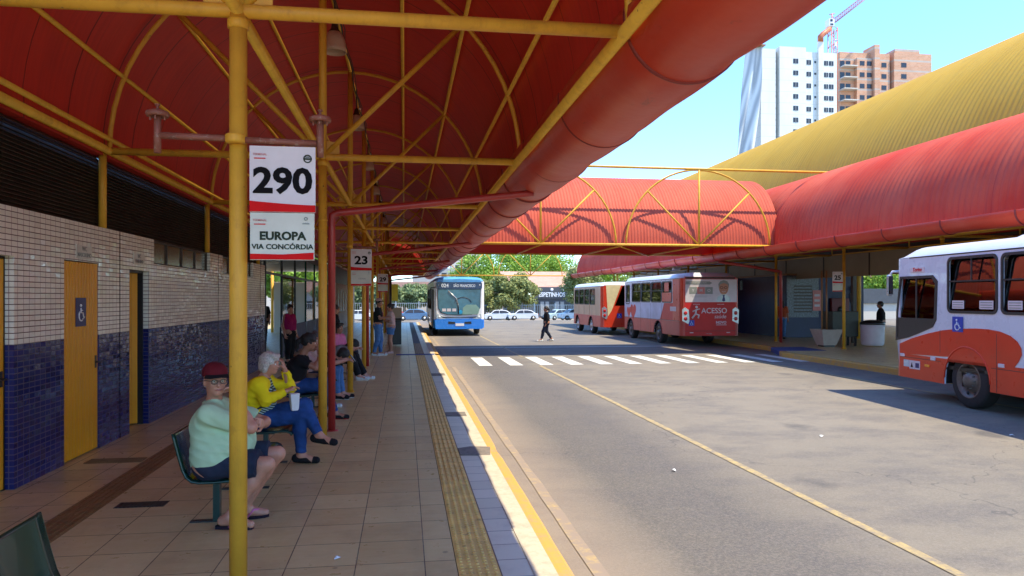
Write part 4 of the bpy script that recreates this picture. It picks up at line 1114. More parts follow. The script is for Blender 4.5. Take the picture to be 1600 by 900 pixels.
        else: hp_ = [ell(h(-.030, 0, -.012), (.088*sc_, .081*sc_, .055*sc_), H, .02)]; cut = cut+[ell(h(.06, 0, -.02), (.085, .10, .10), H, k=.01, neg=True)]
        fobj('hair', hp_+cut, rs, MAT[mat], root, .0036)
    if fit.get('cap'):
        c1 = [ell(h(-.014, 0, .060), (.110*sc_, .092*sc_, .082*sc_), H, .02), ell(h(-.01, 0, -.03), (.16, .14, .085), H, k=0, neg=True)]
        co = fobj('cap', c1, .006, MAT[fit['cap']], root)
        MBb = MB(); MBb.smooth = True; P = []
        for i in range(7):
            u = i/6; row = []
            for k in range(13):
                a = R(-62+124*k/12); r = .098+.075*u*math.cos(a*1.1)
                row.append(h(-.012+r*math.cos(a)*1.02, r*math.sin(a)*.86, .058-.012*u-.018*math.sin(abs(a))*u))
            P.append(row)
        MBb.grid(P); bo = MBb.build('brim', MAT['cloth_black'], co); md = bo.modifiers.new('t', 'SOLIDIFY'); md.thickness = .005
        if fit.get('cap2'):
            fobj('back_panel', [ell(h(-.0165, 0, .060), (.1105*sc_, .0925*sc_, .0825*sc_), H, .02), ell(h(-.01, 0, -.03), (.16, .14, .085), H, k=0, neg=True), cap(h(.075, -.2, .1), h(.075, .2, .1), .118, k=0) | dict(neg=True)], .006, MAT[fit['cap2']], co)
    if fit.get('glasses'):
        gm = MB()
        for s in (-1, 1):
            gm.path([h(.104+.004*math.cos(R(a))*0, s*.032+.024*math.cos(R(a)), .004+.017*math.sin(R(a))) for a in range(0, 361, 30)], .0026, 5)
            gm.path([h(.103, s*.056, .010), h(.06, s*.080, .012), h(-.01, s*.084, .006)], .0026, 5)
        gm.path([h(.104, .009, .008), h(.106, 0, .011), h(.104, -.009, .008)], .0026, 5)
        go = gm.build('glasses', MAT['black'], root)
        ln = MB()
        for s in (-1, 1): ln.add([h(.1045, s*.032+.022*math.cos(R(a)), .004+.0155*math.sin(R(a))) for a in range(0, 360, 30)], [tuple(range(12))])
        ln.build('lenses', MAT['glass_shop'], go)
    return root, j, h
def seated(k=1.0, lean=0, dz=0, kn=(.44, .44), spread=.10, foot=(.42, .42), arms='lap', headfwd=0, headdrop=0, seat=.46):
    """k scales the body; seat = hip height; lean = forward shift of the neck"""
    J = {}; hz = seat+dz
    J['pelvis'] = (0, 0, hz+.01); J['hipL'] = (0, .085*k, hz); J['hipR'] = (0, -.085*k, hz)
    ln = lean; up = math.sqrt(max(.05, (.47*k)**2-ln**2))
    J['neck'] = (ln, 0, hz+up); J['chest'] = (ln*.62-.01, 0, hz+up*.66)
    J['head'] = (ln+.03+headfwd, 0, hz+up+.155*k-headdrop)
    for s, S_ in ((1, 'L'), (-1, 'R')):
        i = 0 if s > 0 else 1
        J['sh'+S_] = (ln*.95, s*.175*k, hz+up-.055); J['kn'+S_] = (kn[i], s*spread, hz+.03); J['an'+S_] = (foot[i], s*spread, .085)
        if arms == 'lap': J['el'+S_] = (ln*.7+.06, s*.215*k, hz+up-.32*k); J['wr'+S_] = (ln*.4+.27, s*.10, hz+.15)
        if arms == 'knees': J['el'+S_] = (kn[i]*.80, s*.16, hz+.16); J['wr'+S_] = (kn[i]+.06, s*.05, hz+.20)
    return J
def standing(k=1.0, stride=0, arms='side', lean=0):
    J = {}; hz = .90*k
    J['pelvis'] = (0, 0, hz+.03); J['hipL'] = (0, .085*k, hz); J['hipR'] = (0, -.085*k, hz)
    J['chest'] = (lean*.5, 0, hz+.34*k); J['neck'] = (lean, 0, hz+.53*k); J['head'] = (lean+.03, 0, hz+.69*k)
    for s, S_ in ((1, 'L'), (-1, 'R')):
        J['sh'+S_] = (lean, s*.175*k, hz+.48*k); J['kn'+S_] = (stride*.45*s+.03, s*.085*k, .47*k); J['an'+S_] = (stride*s-(.05 if s < 0 else 0)*bool(stride), s*.08*k, .085)
        if arms == 'side': J['el'+S_] = (-.03, s*.23*k, hz+.20*k); J['wr'+S_] = (.05, s*.24*k, hz-.04*k)
        if arms == 'bent': J['el'+S_] = (-.02, s*.24*k, hz+.20*k); J['wr'+S_] = (.22, s*.12*k, hz+.24*k)
    return J
def up(J, **kw): J = dict(J); J.update(kw); return J
SX = -1.60     # hips of the seated row
# 1 man in mint shirt
J = seated(1.0, lean=.0, seat=.485)
J = up(J, anL=(.20, .10, .085), anR=(.14, -.13, .085), toeL=(.35, .14, .032), toeR=(.30, -.17, .032), knL=(.45, .10, .50), knR=(.41, -.13, .47),
       shR=(.0, -.20, .86), elR=(.31, -.20, .76), wrR=(.19, -.10, .955), hdR=Vector((-.06, .05, .10)), hnR=Vector((-1, 0, .2)),
       shL=(.02, .17, .87), elL=(.34, .18, .74), wrL=(.36, -.03, .76), hdL=Vector((.0, -.2, .05)), hnL=Vector((-1, 0, 0)), head=(.015, -.03, 1.095), neck=(.00, 0, .94), chest=(-.01, 0, .76))
m1, j1, h1 = person('older man in mint shirt, navy shorts and dark red cap sitting behind the nearest post', (SX+.165, 5.88, 0), 0, J,
    dict(bulk=1.12, limb=.92, belly=(.12, .14, .17), shirt='cloth_mint', pants='cloth_navy', sleeve=.78, leg=.86, shoe=None, sandal=True, skin='skin_pink', hair=('fringe', 'hair_white'), face=-62, pitch=2,
         cap='cloth_maroon', cap2='cloth_black', glasses=True, brow='hair_white', curl=.65, gleg=.022, loose=.016), res=.007)
# 2 woman in yellow cardigan, legs crossed
J = seated(.93, lean=.10, seat=.455)
J = up(J, knR=(.50, -.07, .50), anR=(.50, -.06, .085), toeR=(.66, -.07, .034), knL=(.53, -.03, .60), anL=(.70, -.13, .30), toeL=(.86, -.17, .235),
       elR=(.18, -.24, .68), wrR=(.36, -.09, .76), hdR=Vector((.1, .08, .06)), elL=(.34, .16, .76), wrL=(.30, .08, .97), hdL=Vector((-.03, -.02, .12)), hnL=Vector((-1, 0, 0)), head=(.17, 0, 1.035))
m2, j2, h2 = person('woman in bright yellow cardigan and blue jeans sitting with legs crossed, hand at her face', (SX+.04, 8.0, 0), R(-4), J,
    dict(bulk=1.05, bust=True, belly=(.06, .14, .12), shirt='stripes', pants='cloth_denim', sleeve=0, leg=1.93, shoe='cloth_black', flatshoe=True, skin='skin_pink', hair=('bob', 'hair_white'), face=-14, pitch=6, brow='hair_grey', curl=.45), res=.0085, sc_=.91)
# her open cardigan, strap and paper bag
jj = j2; che, pel, nck = jj['chest'], jj['pelvis'], jj['neck']; g = .030
cd = [cap(pel+V3(-.03, .07, .0), che+V3(-.02, .09, 0), .130, .134, .05), cap(pel+V3(-.03, -.07, .0), che+V3(-.02, -.09, 0), .130, .134, .05), cap(jj['shL'], jj['shR'], .090, k=.06),
      cap(pel+V3(.05, -.14, -.02), che+V3(.07, -.12, .05), .055, .05, .04), cap(pel+V3(.05, .14, -.02), che+V3(.07, .12, .05), .055, .05, .04)]
for S_ in 'LR':
    cd += [cap(jj['sh'+S_], jj['el'+S_], .072, .060, .03), cap(jj['el'+S_], jj['el'+S_].lerp(jj['wr'+S_], .88), .060, .044, .02, flat=True)]
cd += [cap(nck-V3(0, 0, .04), nck+V3(.02, 0, .12), .066, .07, .0) | dict(neg=True), cap(pel+V3(.24, 0, -.1), che+V3(.22, 0, .12), .14, .10, 0) | dict(neg=True)]
fobj('cardigan', cd, .0085, MAT['cloth_yellow'], m2, .003)
mb = MB(); mb.path([che+V3(-.12, .14, .05), jj['shL']+V3(-.03, -.05, .085), nck+V3(.05, .03, -.035), che+V3(.155, -.05, .02), che+V3(.10, -.185, -.12), che+V3(-.10, -.19, -.20)], .011, 6)
mb.build('bag_strap', MAT['black'], m2)
t = thing('paper_bag', 'small white paper bag held on the lap of the woman in the yellow cardigan', 'bag', (SX+.04+.43, 7.88, .56), R(20))
mb = MB(); mb.add([(-.035, -.05, 0), (.035, -.05, 0), (.035, .05, 0), (-.035, .05, 0), (-.05, -.06, .17), (.045, -.055, .18), (.05, .055, .17), (-.045, .06, .175)], [(3, 2, 1, 0), (4, 5, 6, 7), (0, 1, 5, 4), (1, 2, 6, 5), (2, 3, 7, 6), (3, 0, 4, 7)])
mb.build('bag', MAT['paper'], t, bevel=.006)
t = thing('shoulder_bag', 'black shoulder bag squeezed beside the woman in yellow on her green seat', 'bag', (SX-.03, 7.70, .45), R(10))
MB().box(-.13, .13, -.05, .05, -.06, .17).build('bag', MAT['cloth_black'], t, bevel=.03)
# 3 woman in black shirt
J = seated(.98, lean=.16, kn=(.48, .50), foot=(.62, .50), arms='lap', seat=.46)
J = up(J, elR=(.36, -.19, .74), wrR=(.42, -.06, .90), hdR=Vector((-.05, .03, .1)), hnR=Vector((-1, 0, 0)), head=(.25, -.01, 1.09), anR=(.62, -.12, .085), anL=(.44, .1, .085))
person('woman in black short sleeved shirt and jeans leaning forward, dark hair tied back', (SX, 10.85, 0), 0, J,
    dict(bulk=1.15, shirt='cloth_black', pants='cloth_denim', sleeve=.6, leg=1.95, shoe='cloth_black', sole='redlens', skin='skin_tan', hair=('tail', 'hair_black'), face=8, pitch=14, curl=.6), res=.011)
# 4 person resting chin on the hand
J = seated(.95, lean=.14, seat=.46)
J = up(J, elR=(.38, -.10, .68), wrR=(.30, -.03, .90), hdR=Vector((-.03, .02, .1)), hnR=Vector((-1, 0, 0)), head=(.26, 0, 1.07))
person('person with light hair resting chin on hand, partly hidden behind the woman in black', (SX, 11.95, 0), R(-20), J,
    dict(bulk=1.0, shirt='cloth_blush', pants='cloth_navy', sleeve=1.7, leg=1.95, shoe='cloth_white', skin='skin', hair=('bun', 'hair_grey'), face=-45, pitch=8, curl=.7), res=.012)
# 5 youth bent over a phone
J = seated(.95, lean=.40, arms='knees', headfwd=.10, headdrop=.10, seat=.46, foot=(.50, .46))
J = up(J, elR=(.40, -.20, .62), wrR=(.60, -.04, .66), elL=(.42, .16, .62), wrL=(.60, .05, .66))
person('youth in black tee and jeans hunched over his phone with elbows on knees', (SX+.03, 13.0, 0), R(-8), J,
    dict(bulk=.92, shirt='cloth_black', pants='cloth_lightdenim', sleeve=.6, leg=1.95, shoe='cloth_black', sole='white', skin='skin', hair=('short', 'hair_black'), face=0, pitch=42, curl=.8), res=.012)
tph = thing('mobile_phone', 'dark mobile phone in the hands of the hunched youth', 'phone', (SX+.03+.69, 12.92, .69), R(-8))
MB().box(-.006, .006, -.036, .036, -.07, .07).build('phone', MAT['black'], tph, rot=(0, R(-35), 0), bevel=.003)
# 6 in black with white shoes
J = seated(.95, lean=.38, arms='knees', headfwd=.08, headdrop=.12, seat=.46, kn=(.50, .46), foot=(.72, .62))
person('person in loose black clothes and white shoes leaning far forward past the third post', (SX+.05, 15.9, 0), R(-5), J,
    dict(bulk=1.0, shirt='cloth_grey', pants='cloth_black', sleeve=.6, leg=1.93, shoe='cloth_white', sole='white', skin='skin', hair=('long', 'hair_black'), face=0, pitch=48, gleg=.03), res=.013)
# 7 pink top
J = seated(.92, lean=.05, seat=.46)
person('person in pink top with dark hair sitting upright beyond the hunched youth', (SX+.05, 17.3, 0), R(-30), J,
    dict(bulk=.95, shirt='cloth_pink', pants='cloth_navy', sleeve=.8, leg=1.95, shoe='cloth_white', skin='skin_tan', hair=('bob', 'hair_black'), face=-20), res=.013)
# 8 dark standing person with rucksack
p8, j8, _ = person('person in dark jacket standing with a black rucksack beside the red pipe', (-1.78, 19.3, 0), R(20), standing(.90), 
    dict(bulk=1.0, shirt='cloth_black', pants='cloth_black', sleeve=1.9, leg=1.95, skin='skin_tan', hair=('long', 'hair_black'), face=0), res=.014)
fobj('rucksack', [cap(j8['chest']+V3(-.20, 0, .05), j8['chest']+V3(-.19, 0, -.18), .13, .14)], .014, MAT['cloth_navy'], p8)
# 9 magenta top
person('woman in magenta sleeveless top and dark leggings standing by the end of the tiled wall', (-3.0, 20.0, 0), R(-35), standing(.90),
    dict(bulk=1.12, bust=True, shirt='cloth_magenta', pants='cloth_black', sleeve=0, leg=1.9, skin='skin_tan', hair=('bun', 'hair_black'), face=-30), res=.012)
# 10, 11 standing pair
J = standing(1.0, stride=.06, arms='side'); J = up(J, elR=(.10, -.22, 1.12), wrR=(.32, -.20, 1.16))
person('man in pale cap, dark shirt and blue jeans standing by the posts reaching forward', (-.78, 22.4, 0), R(-10), J,
    dict(bulk=1.05, shirt='cloth_black', pants='cloth_lightdenim', sleeve=.7, leg=1.95, shoe='cloth_white', sole='white', skin='skin_tan', hair=('short', 'hair_black'), cap='cloth_blush', face=-20), res=.012)
person('woman in pale blouse and denim shorts standing beside the man in jeans', (-.42, 23.2, 0), R(185), standing(.90, arms='bent'),
    dict(bulk=1.05, bust=True, shirt='cloth_blush', pants='cloth_lightdenim', sleeve=1.3, leg=.55, shoe='cloth_blush', skin='skin_tan', hair=('bun', 'hair_black'), face=10), res=.012)
# 12 crossing the road
J = standing(.88, stride=.20, arms='side'); J = up(J, wrR=(.20, -.10, 1.02), elR=(.02, -.2, .95), knL=(.16, .075, .43), anL=(.24, .07, .085), anR=(-.24, -.07, .10), knR=(-.02, -.075, .43))
person('woman in black jacket, dark trousers and white trainers walking across the sunny road', (6.1, 31.4, RZ), R(178), J,
    dict(bulk=1.0, shirt='cloth_black', pants='cloth_navy', sleeve=1.9, leg=1.85, shoe='cloth_white', sole='white', skin='skin_tan', hair=('tail', 'hair_black'), face=10), res=.012, sc_=.95)
# 13 by the navy kiosk
person('person in orange top and light jeans standing at the poster on the navy kiosk', (15.72, 29.0, 0), R(60), standing(.95),
    dict(bulk=1.0, shirt='cloth_orange', pants='cloth_lightdenim', sleeve=.8, leg=1.95, skin='skin_tan', hair=('long', 'hair_black'), face=10), res=.014)
# 14, 15 in the hall
person('person in dark clothes seen through the waiting hall glass beside the green mullion', (-5.2, 28.4, 0), R(-90), standing(.98),
    dict(bulk=1.05, shirt='cloth_black', pants='cloth_black', sleeve=.8, leg=1.95, skin='skin_tan', hair=('short', 'hair_black')), res=.015)
person('person in brown top standing inside the waiting hall beyond the woman in magenta', (-4.7, 24.0, 0), R(-60), standing(.95),
    dict(bulk=1.05, shirt='cloth_maroon', pants='cloth_black', sleeve=.8, leg=1.95, skin='skin_tan', hair=('tail', 'hair_black')), res=.015)
person('person in black coat standing by the white bin on the far platform', (17.25, 24.7, 0), R(150), standing(.93),
    dict(bulk=1.15, shirt='cloth_black', pants='cloth_black', sleeve=1.9, leg=1.95, skin='skin_tan', hair=('short', 'hair_black')), res=.015)
# ================================================================== PLATFORM FURNITURE
def chair(label, y, x=-1.455):
    t = thing('waiting_chair', label, 'chair', (x, y, 0), 0, 'green enamelled platform seats')
    # one bent sheet: back, curved bottom, seat, rolled front lip
    prof = [(-.235, .72), (-.225, .68), (-.190, .54), (-.165, .45), (-.14, .395), (-.10, .362), (-.05, .352), (.06, .352), (.20, .362), (.27, .360), (.305, .345), (.318, .322)]
    mb = MB(); mb.smooth = True; w = .23; P = []
    fine = []
    for i in range(len(prof)-1):
        for u in (0, .5): fine.append((prof[i][0]*(1-u)+prof[i+1][0]*u, prof[i][1]*(1-u)+prof[i+1][1]*u))
    fine.append(prof[-1])
    for (px_, pz_) in fine:
        P.append([(px_-.014*(1-(2*k/8-1)**2), -w+2*w*k/8, pz_-.008*(1-(2*k/8-1)**2)) for k in range(9)])
    mb.grid(P); s = mb.build('seat_shell', MAT['seatgreen'], t, recalc=False); md = s.modifiers.new('t', 'SOLIDIFY'); md.thickness = .010
    for sgn in (-1, 1):
        MB().path([(a, sgn*w, b) for a, b in prof], .011, 6).build('edge_tube', MAT['seatgreen'], t)
    MB().box(-.06, .12, -.10, .10, .315, .338).build('mounting_plate', MAT['seatgreen'], t)
    MB().box(.00, .05, -.03, .03, .01, .316).build('leg', MAT['seatgreen'], t)
    MB().box(-.17, .24, -.025, .025, .0, .012).build('foot_bar', MAT['black'], t)
    return t
chair('empty dark green seat in the bottom left corner, only its glossy back in view', 3.49)
chair('dark green seat carrying the man in the mint shirt', 5.95)
chair('empty dark green seat between the man in mint and the woman in yellow', 6.93)
chair('dark green seat under the woman in the yellow cardigan', 7.98)
chair('dark green seat under the woman in the black shirt', 10.85)
chair('dark green seat under the person resting chin on hand', 11.95)
chair('dark green seat under the youth with the phone', 13.0)
chair('dark green seat under the person with white shoes leaning forward', 15.9)
chair('dark green seat under the person in the pink top', 17.3)
# ---- route signs with their brackets
def route_sign(label, x, y, num, l2, l3, small=False, mat=None):
    t = thing('route_sign', label, 'sign', (x, y, 0)); w, y0 = .375, 0
    z1, zm, z0 = 2.615, 2.225, 1.945
    up_ = MB().box(0, w, -.006, .006, zm+.002, z1).build('number_panel', MAT['signw'], t)
    text('number', num, .205, MAT['ink'], up_, 'xz', (w/2, -.0085, 2.405), .034, sx=1.10 if len(num) > 2 else 1.2)
    # red swoosh at the panel's foot
    sw = [(.0, zm+.004), (w, zm+.004), (w, zm+.045)]+[(w*(1-i/8), zm+.045+.022*(i/8)**1.6) for i in range(1, 9)]
    plate('red_band', sw, [], .003, MAT['signred'], up_, 'xz', (0, -.009, 0))
    lo_ = MB().box(.003, w-.006, -.006, .006, z0, zm-.002).build('destination_panel', MAT['signw2'], t)
    plate('red_band', [(.004, z0+.003), (w-.01, z0+.003), (w-.01, z0+.045), (w*.5, z0+.033), (.004, z0+.036)], [], .003, MAT['signred'], lo_, 'xz', (0, -.009, 0))
    if l2: text('lettering', l2, .066, MAT['inkgreen'], lo_, 'xz', (w/2, -.0085, 2.085), .042, sx=1.05)
    if l3: text('lettering', l3, .041, MAT['inkgreen'], lo_, 'xz', (w/2, -.0085, 2.022), .028, sx=1.08)
    for z, o_ in ((2.565, up_), (2.178, lo_)):
        text('small_print', 'AGENDA' if False else 'TERMINAL', .017, MAT['inkred'], o_, 'xz', (.058, -.0085, z), .01)
        MB().box(.025, .09, -.0095, -.007, z-.026, z-.020).build('underline', MAT['signred'], o_)
    mb = MB(); mb.path([(w-.045+.022*math.cos(R(a)), -.008, 2.545+.022*math.sin(R(a))) for a in range(0, 361, 30)], .004, 5); mb.box(w-.062, w-.028, -.010, -.007, 2.539, 2.549); mb.box(w-.057, w-.033, -.010, -.007, 2.553, 2.558)
    mb.build('crest', MAT['inkgreen'], up_)
    mb = MB(); mb.path([(w-.055+.009*math.cos(R(a)), -.008, 2.190+.009*math.sin(R(a))) for a in range(0, 361, 45)], .003, 5); mb.build('crest', MAT['inkgrey'], lo_)
    text('small_print', 'cidade', .016, MAT['inkgrey'], lo_, 'xz', (w-.055, -.0085, 2.162), .01)
    return t
def sign_bracket(label, x0, x1, y, xp):
    t = thing('sign_bracket', label, 'bracket', (0, y, 0)); z = 2.655
    mb = MB(); mb.tube((x0, 0, z+.012), (xp-.04, 0, z+.006), .020, n=10); mb.tube((xp+.04, 0, z), (x1-.02, 0, z-.01), .020, n=10); mb.build('arm', MAT['oldpink'], t)
    for x, dz in ((x0, 0), (x1, 0)):
        mb = MB(); mb.tube((x, 0, z-.09), (x, 0, z+.14), .021, n=10); mb.build('upright', MAT['oldpink'], t)
        m2_ = MB(); m2_.lathe([(.022, -.014), (.060, -.020), (.066, -.006), (.062, .008), (.03, .020), (.012, .022)], (x, 0, z+.14), 20)
        for a in (0, 90, 180, 270): m2_.box(x-.004+.04*math.cos(R(a)), x+.004+.04*math.cos(R(a)), -.004+.04*math.sin(R(a)), .004+.04*math.sin(R(a)), z+.10, z+.13)
        m2_.build('disc', MAT['oldpink'], t)
        m3 = MB(); m3.tube((x, 0, z+.155), (x, 0, z+.19), .008); m3.tube((x-.014, 0, z+.19), (x+.014, 0, z+.19), .007); m3.build('stub', MAT['oldpink'], t)
    mb = MB(); mb.lathe([(.056, -.02), (.060, -.01), (.060, .02), (.056, .03)], (xp, 0, z), 16); mb.build('collar', MAT['yellow'], t)
    return t
YS = 4.53
sign_bracket('rusty pink bracket with two round discs clamped to the nearest post above sign 290', -1.42, -.50, YS, XC)
route_sign('white route sign reading 290 EUROPA VIA CONCÓRDIA beside the nearest yellow post', -.898, YS-.035, '290', 'EUROPA', 'VIA CONCÓRDIA')
sign_bracket('rusty bracket on the post above sign 23', -1.42, -.50, 13.68, XC)
s23 = route_sign('white route sign reading 23 hanging beside a post further along', -.965, 13.66, '23', '', '')
text('lettering', 'CIDADE', .036, MAT['inkgrey'], s23, 'xz', (.2, -.0085, 2.075), .01); 
s29 = route_sign('small looking white route sign reading 29 far along the platform', -.975, 27.5, '29', '', '')
s25 = route_sign('white route sign reading 25 on a yellow post of the far platform', 14.22, 22.9, '25', '', '')
# ---- litter
mb = MB(); mb.add([(0, 0, .0), (.05, .01, .012), (.07, .05, .004), (.02, .06, .025), (-.02, .03, .015), (.035, .03, .04)], [(0, 1, 5), (1, 2, 5), (2, 3, 5), (3, 4, 5), (4, 0, 5)])
props(mb.build('litter', MAT['paper'], loc=(-2.72, 5.35, .005)), 'crumpled scrap of white paper on the floor near the left wall', 'litter')
mb = MB(); mb.add([(0, 0, .0), (.035, .0, .010), (.045, .03, .004), (.01, .035, .018), (.02, .015, .022)], [(0, 1, 4), (1, 2, 4), (2, 3, 4), (3, 0, 4)])
props(mb.build('litter', MAT['paper'], loc=(-.46, 4.95, .003)), 'tiny white scrap on the tiles near the bottom middle', 'litter')
# ---- bins and post at the platform end
t = thing('litter_bin', 'tall dark litter bin near the far end of the platform', 'bin', (-.35, 27.2, 0))
mb = MB(); mb.box(-.24, .24, -.2, .2, .04, .92); mb.build('bin_body', MAT['black'], t, bevel=.02)
MB().box(-.26, .26, -.22, .22, .93, 1.0).build('lid', MAT['slat'], t, bevel=.02)
t = thing('notice_post', 'short post with a bright yellow plate at the far end of the platform', 'post', (-.62, 33.5, 0))
MB().tube((0, 0, 0), (0, 0, 2.5), .05).build('post', MAT['slat'], t)
MB().box(.05, .33, -.02, .02, 1.6, 2.35).build('plate', M('bright_yellow_plate', (.75, .65, .02, 1), .4), t)
MB().box(-.15, .5, -.15, .15, .7, 1.3).build('box', MAT['beige'], t)
# ---- far platform furniture
t = thing('planter', 'pale tapered concrete planter beside the yellow post of the far platform', 'planter', (14.85, 24.3, 0))
mb = MB(); b0, b1, hh = .24, .40, .62
mb.add([(-b0, -b0, .06), (b0, -b0, .06), (b0, b0, .06), (-b0, b0, .06), (-b1, -b1, hh), (b1, -b1, hh), (b1, b1, hh), (-b1, b1, hh), (-b1+.05, -b1+.05, hh), (b1-.05, -b1+.05, hh), (b1-.05, b1-.05, hh), (-b1+.05, b1-.05, hh)],
       [(3, 2, 1, 0), (0, 1, 5, 4), (1, 2, 6, 5), (2, 3, 7, 6), (3, 0, 4, 7), (4, 5, 9, 8), (5, 6, 10, 9), (6, 7, 11, 10), (7, 4, 8, 11)])
mb.build('tub', MAT['planter'], t)
MB().box(-b1+.04, b1-.04, -b1+.04, b1-.04, hh-.1, hh-.05).build('soil', MAT['soil'], t)
MB().box(-.2, .2, -.2, .2, 0, .06).build('foot', MAT['black'], t)
for x in (-.16, .02): MB().tube((x, 0, .5), (x, .02, 2.7), .03, n=8).build('stake', MAT['wood'], t)
t = thing('litter_bin', 'rounded white bin on the far platform just left of the nearest bus', 'bin', (16.5, 24.1, 0))
mb = MB(); mb.lathe([(.34, .04), (.38, .10), (.40, .62), (.41, .78)], n=24); mb.build('bin_body', MAT['signw'], t)
mb = MB(); mb.lathe([(.42, .78), (.40, .86), (.25, .93), (.05, .95)], n=24); mb.build('lid', MAT['black'], t)
t = thing('ticket_desk', 'dark green box desk standing right of the far platform post', 'desk', (15.6, 24.6, 0))
MB().box(-.5, .5, -.3, .3, .35, 1.25).build('desk_body', M('desk_dark_green', (.045, .05, .035, 1), .6), t, bevel=.02)
for x in (-.42, .42):
    for y in (-.22, .22): MB().box(x-.03, x+.03, y-.03, y+.03, 0, .35).build('leg', MAT['black'], t)
t = thing('meter_box', 'small white meter boxes fixed to the right part of the navy kiosk', 'meter box', (19.75, 30.1, 0))
MB().box(-.16, .16, -.08, .06, 1.55, 1.95).build('box', MAT['signw'], t, bevel=.01)
MB().lathe([(.13, -.06), (.14, 0), (.13, .05)], (-.02, 0, 2.15), 16, 'y').build('round_meter', MAT['chrome'], t)
t = thing('security_camera', 'white security camera dome under the far gutter above the parked buses', 'camera', (12.6, 33, 3.0))
MB().box(-.18, .18, -.10, .10, .02, .16).build('housing', MAT['white'], t, bevel=.03)
MB().tube((0, 0, .16), (0, 0, .45), .03).build('stem', MAT['white'], t)

for (lx, ly, la, ll) in ((5.55, 9.2, 20, 'tiny white litter speck on the asphalt right of the yellow centre line'), (2.9, 7.6, 70, 'tiny white litter speck on the dark bus lane near the kerb'), (8.2, 8.9, 120, 'white scrap of litter on the asphalt near the lower right of the road')):
    mb = MB(); mb.add([(0, 0, 0), (.06, .01, .012), (.05, .045, .004), (.01, .04, .018), (.025, .02, .024)], [(0, 1, 4), (1, 2, 4), (2, 3, 4), (3, 0, 4)])
    props(mb.build('litter', MAT['paper'], loc=(lx, ly, RZ+.003), rot=(0, 0, R(la))), ll, 'litter')
# ================================================================== BUSES
def wheel(parent, c, r, w, rimmat, side=-1):
    """wheel on an x axis; side=-1 shows its face towards -x"""
    x, y, z = c; s = side
    t = MB(); t.lathe([(r*.62, -w/2), (r*.90, -w/2), (r*.985, -w*.40), (r, -w*.25), (r, w*.25), (r*.985, w*.40), (r*.90, w/2), (r*.62, w/2)], (x, y, z), 36, 'x', cap=False)
    wo = t.build('tyre', MAT['rubber'], parent)
    f = x+s*w*.5
    m = MB(); pr = [(r*.64, -.005), (r*.60, -.012), (r*.56, .05), (r*.40, .07), (r*.34, .03), (r*.30, .02), (r*.24, -.03), (r*.12, -.05), (.001, -.05)]
    m.lathe([(a, -s*b if s < 0 else -b) for a, b in pr], (f, y, z), 32, 'x', cap=False)
    for k in range(10):
        a = 2*math.pi*k/10; cy, cz = y+r*.29*math.cos(a), z+r*.29*math.sin(a); m.tube((f-s*.03, cy, cz), (f+s*.012, cy, cz), .014, n=6)
    h = m; m.cur = 1
    for k in range(8):
        a = 2*math.pi*(k+.5)/8; cy, cz = y+r*.50*math.cos(a), z+r*.50*math.sin(a); h.lathe([(.035, 0), (.035, .004)], (f-s*.048 if s < 0 else f-.048, cy, cz), 8, 'x')
    m.build('rim', [rimmat, MAT['black']], wo)
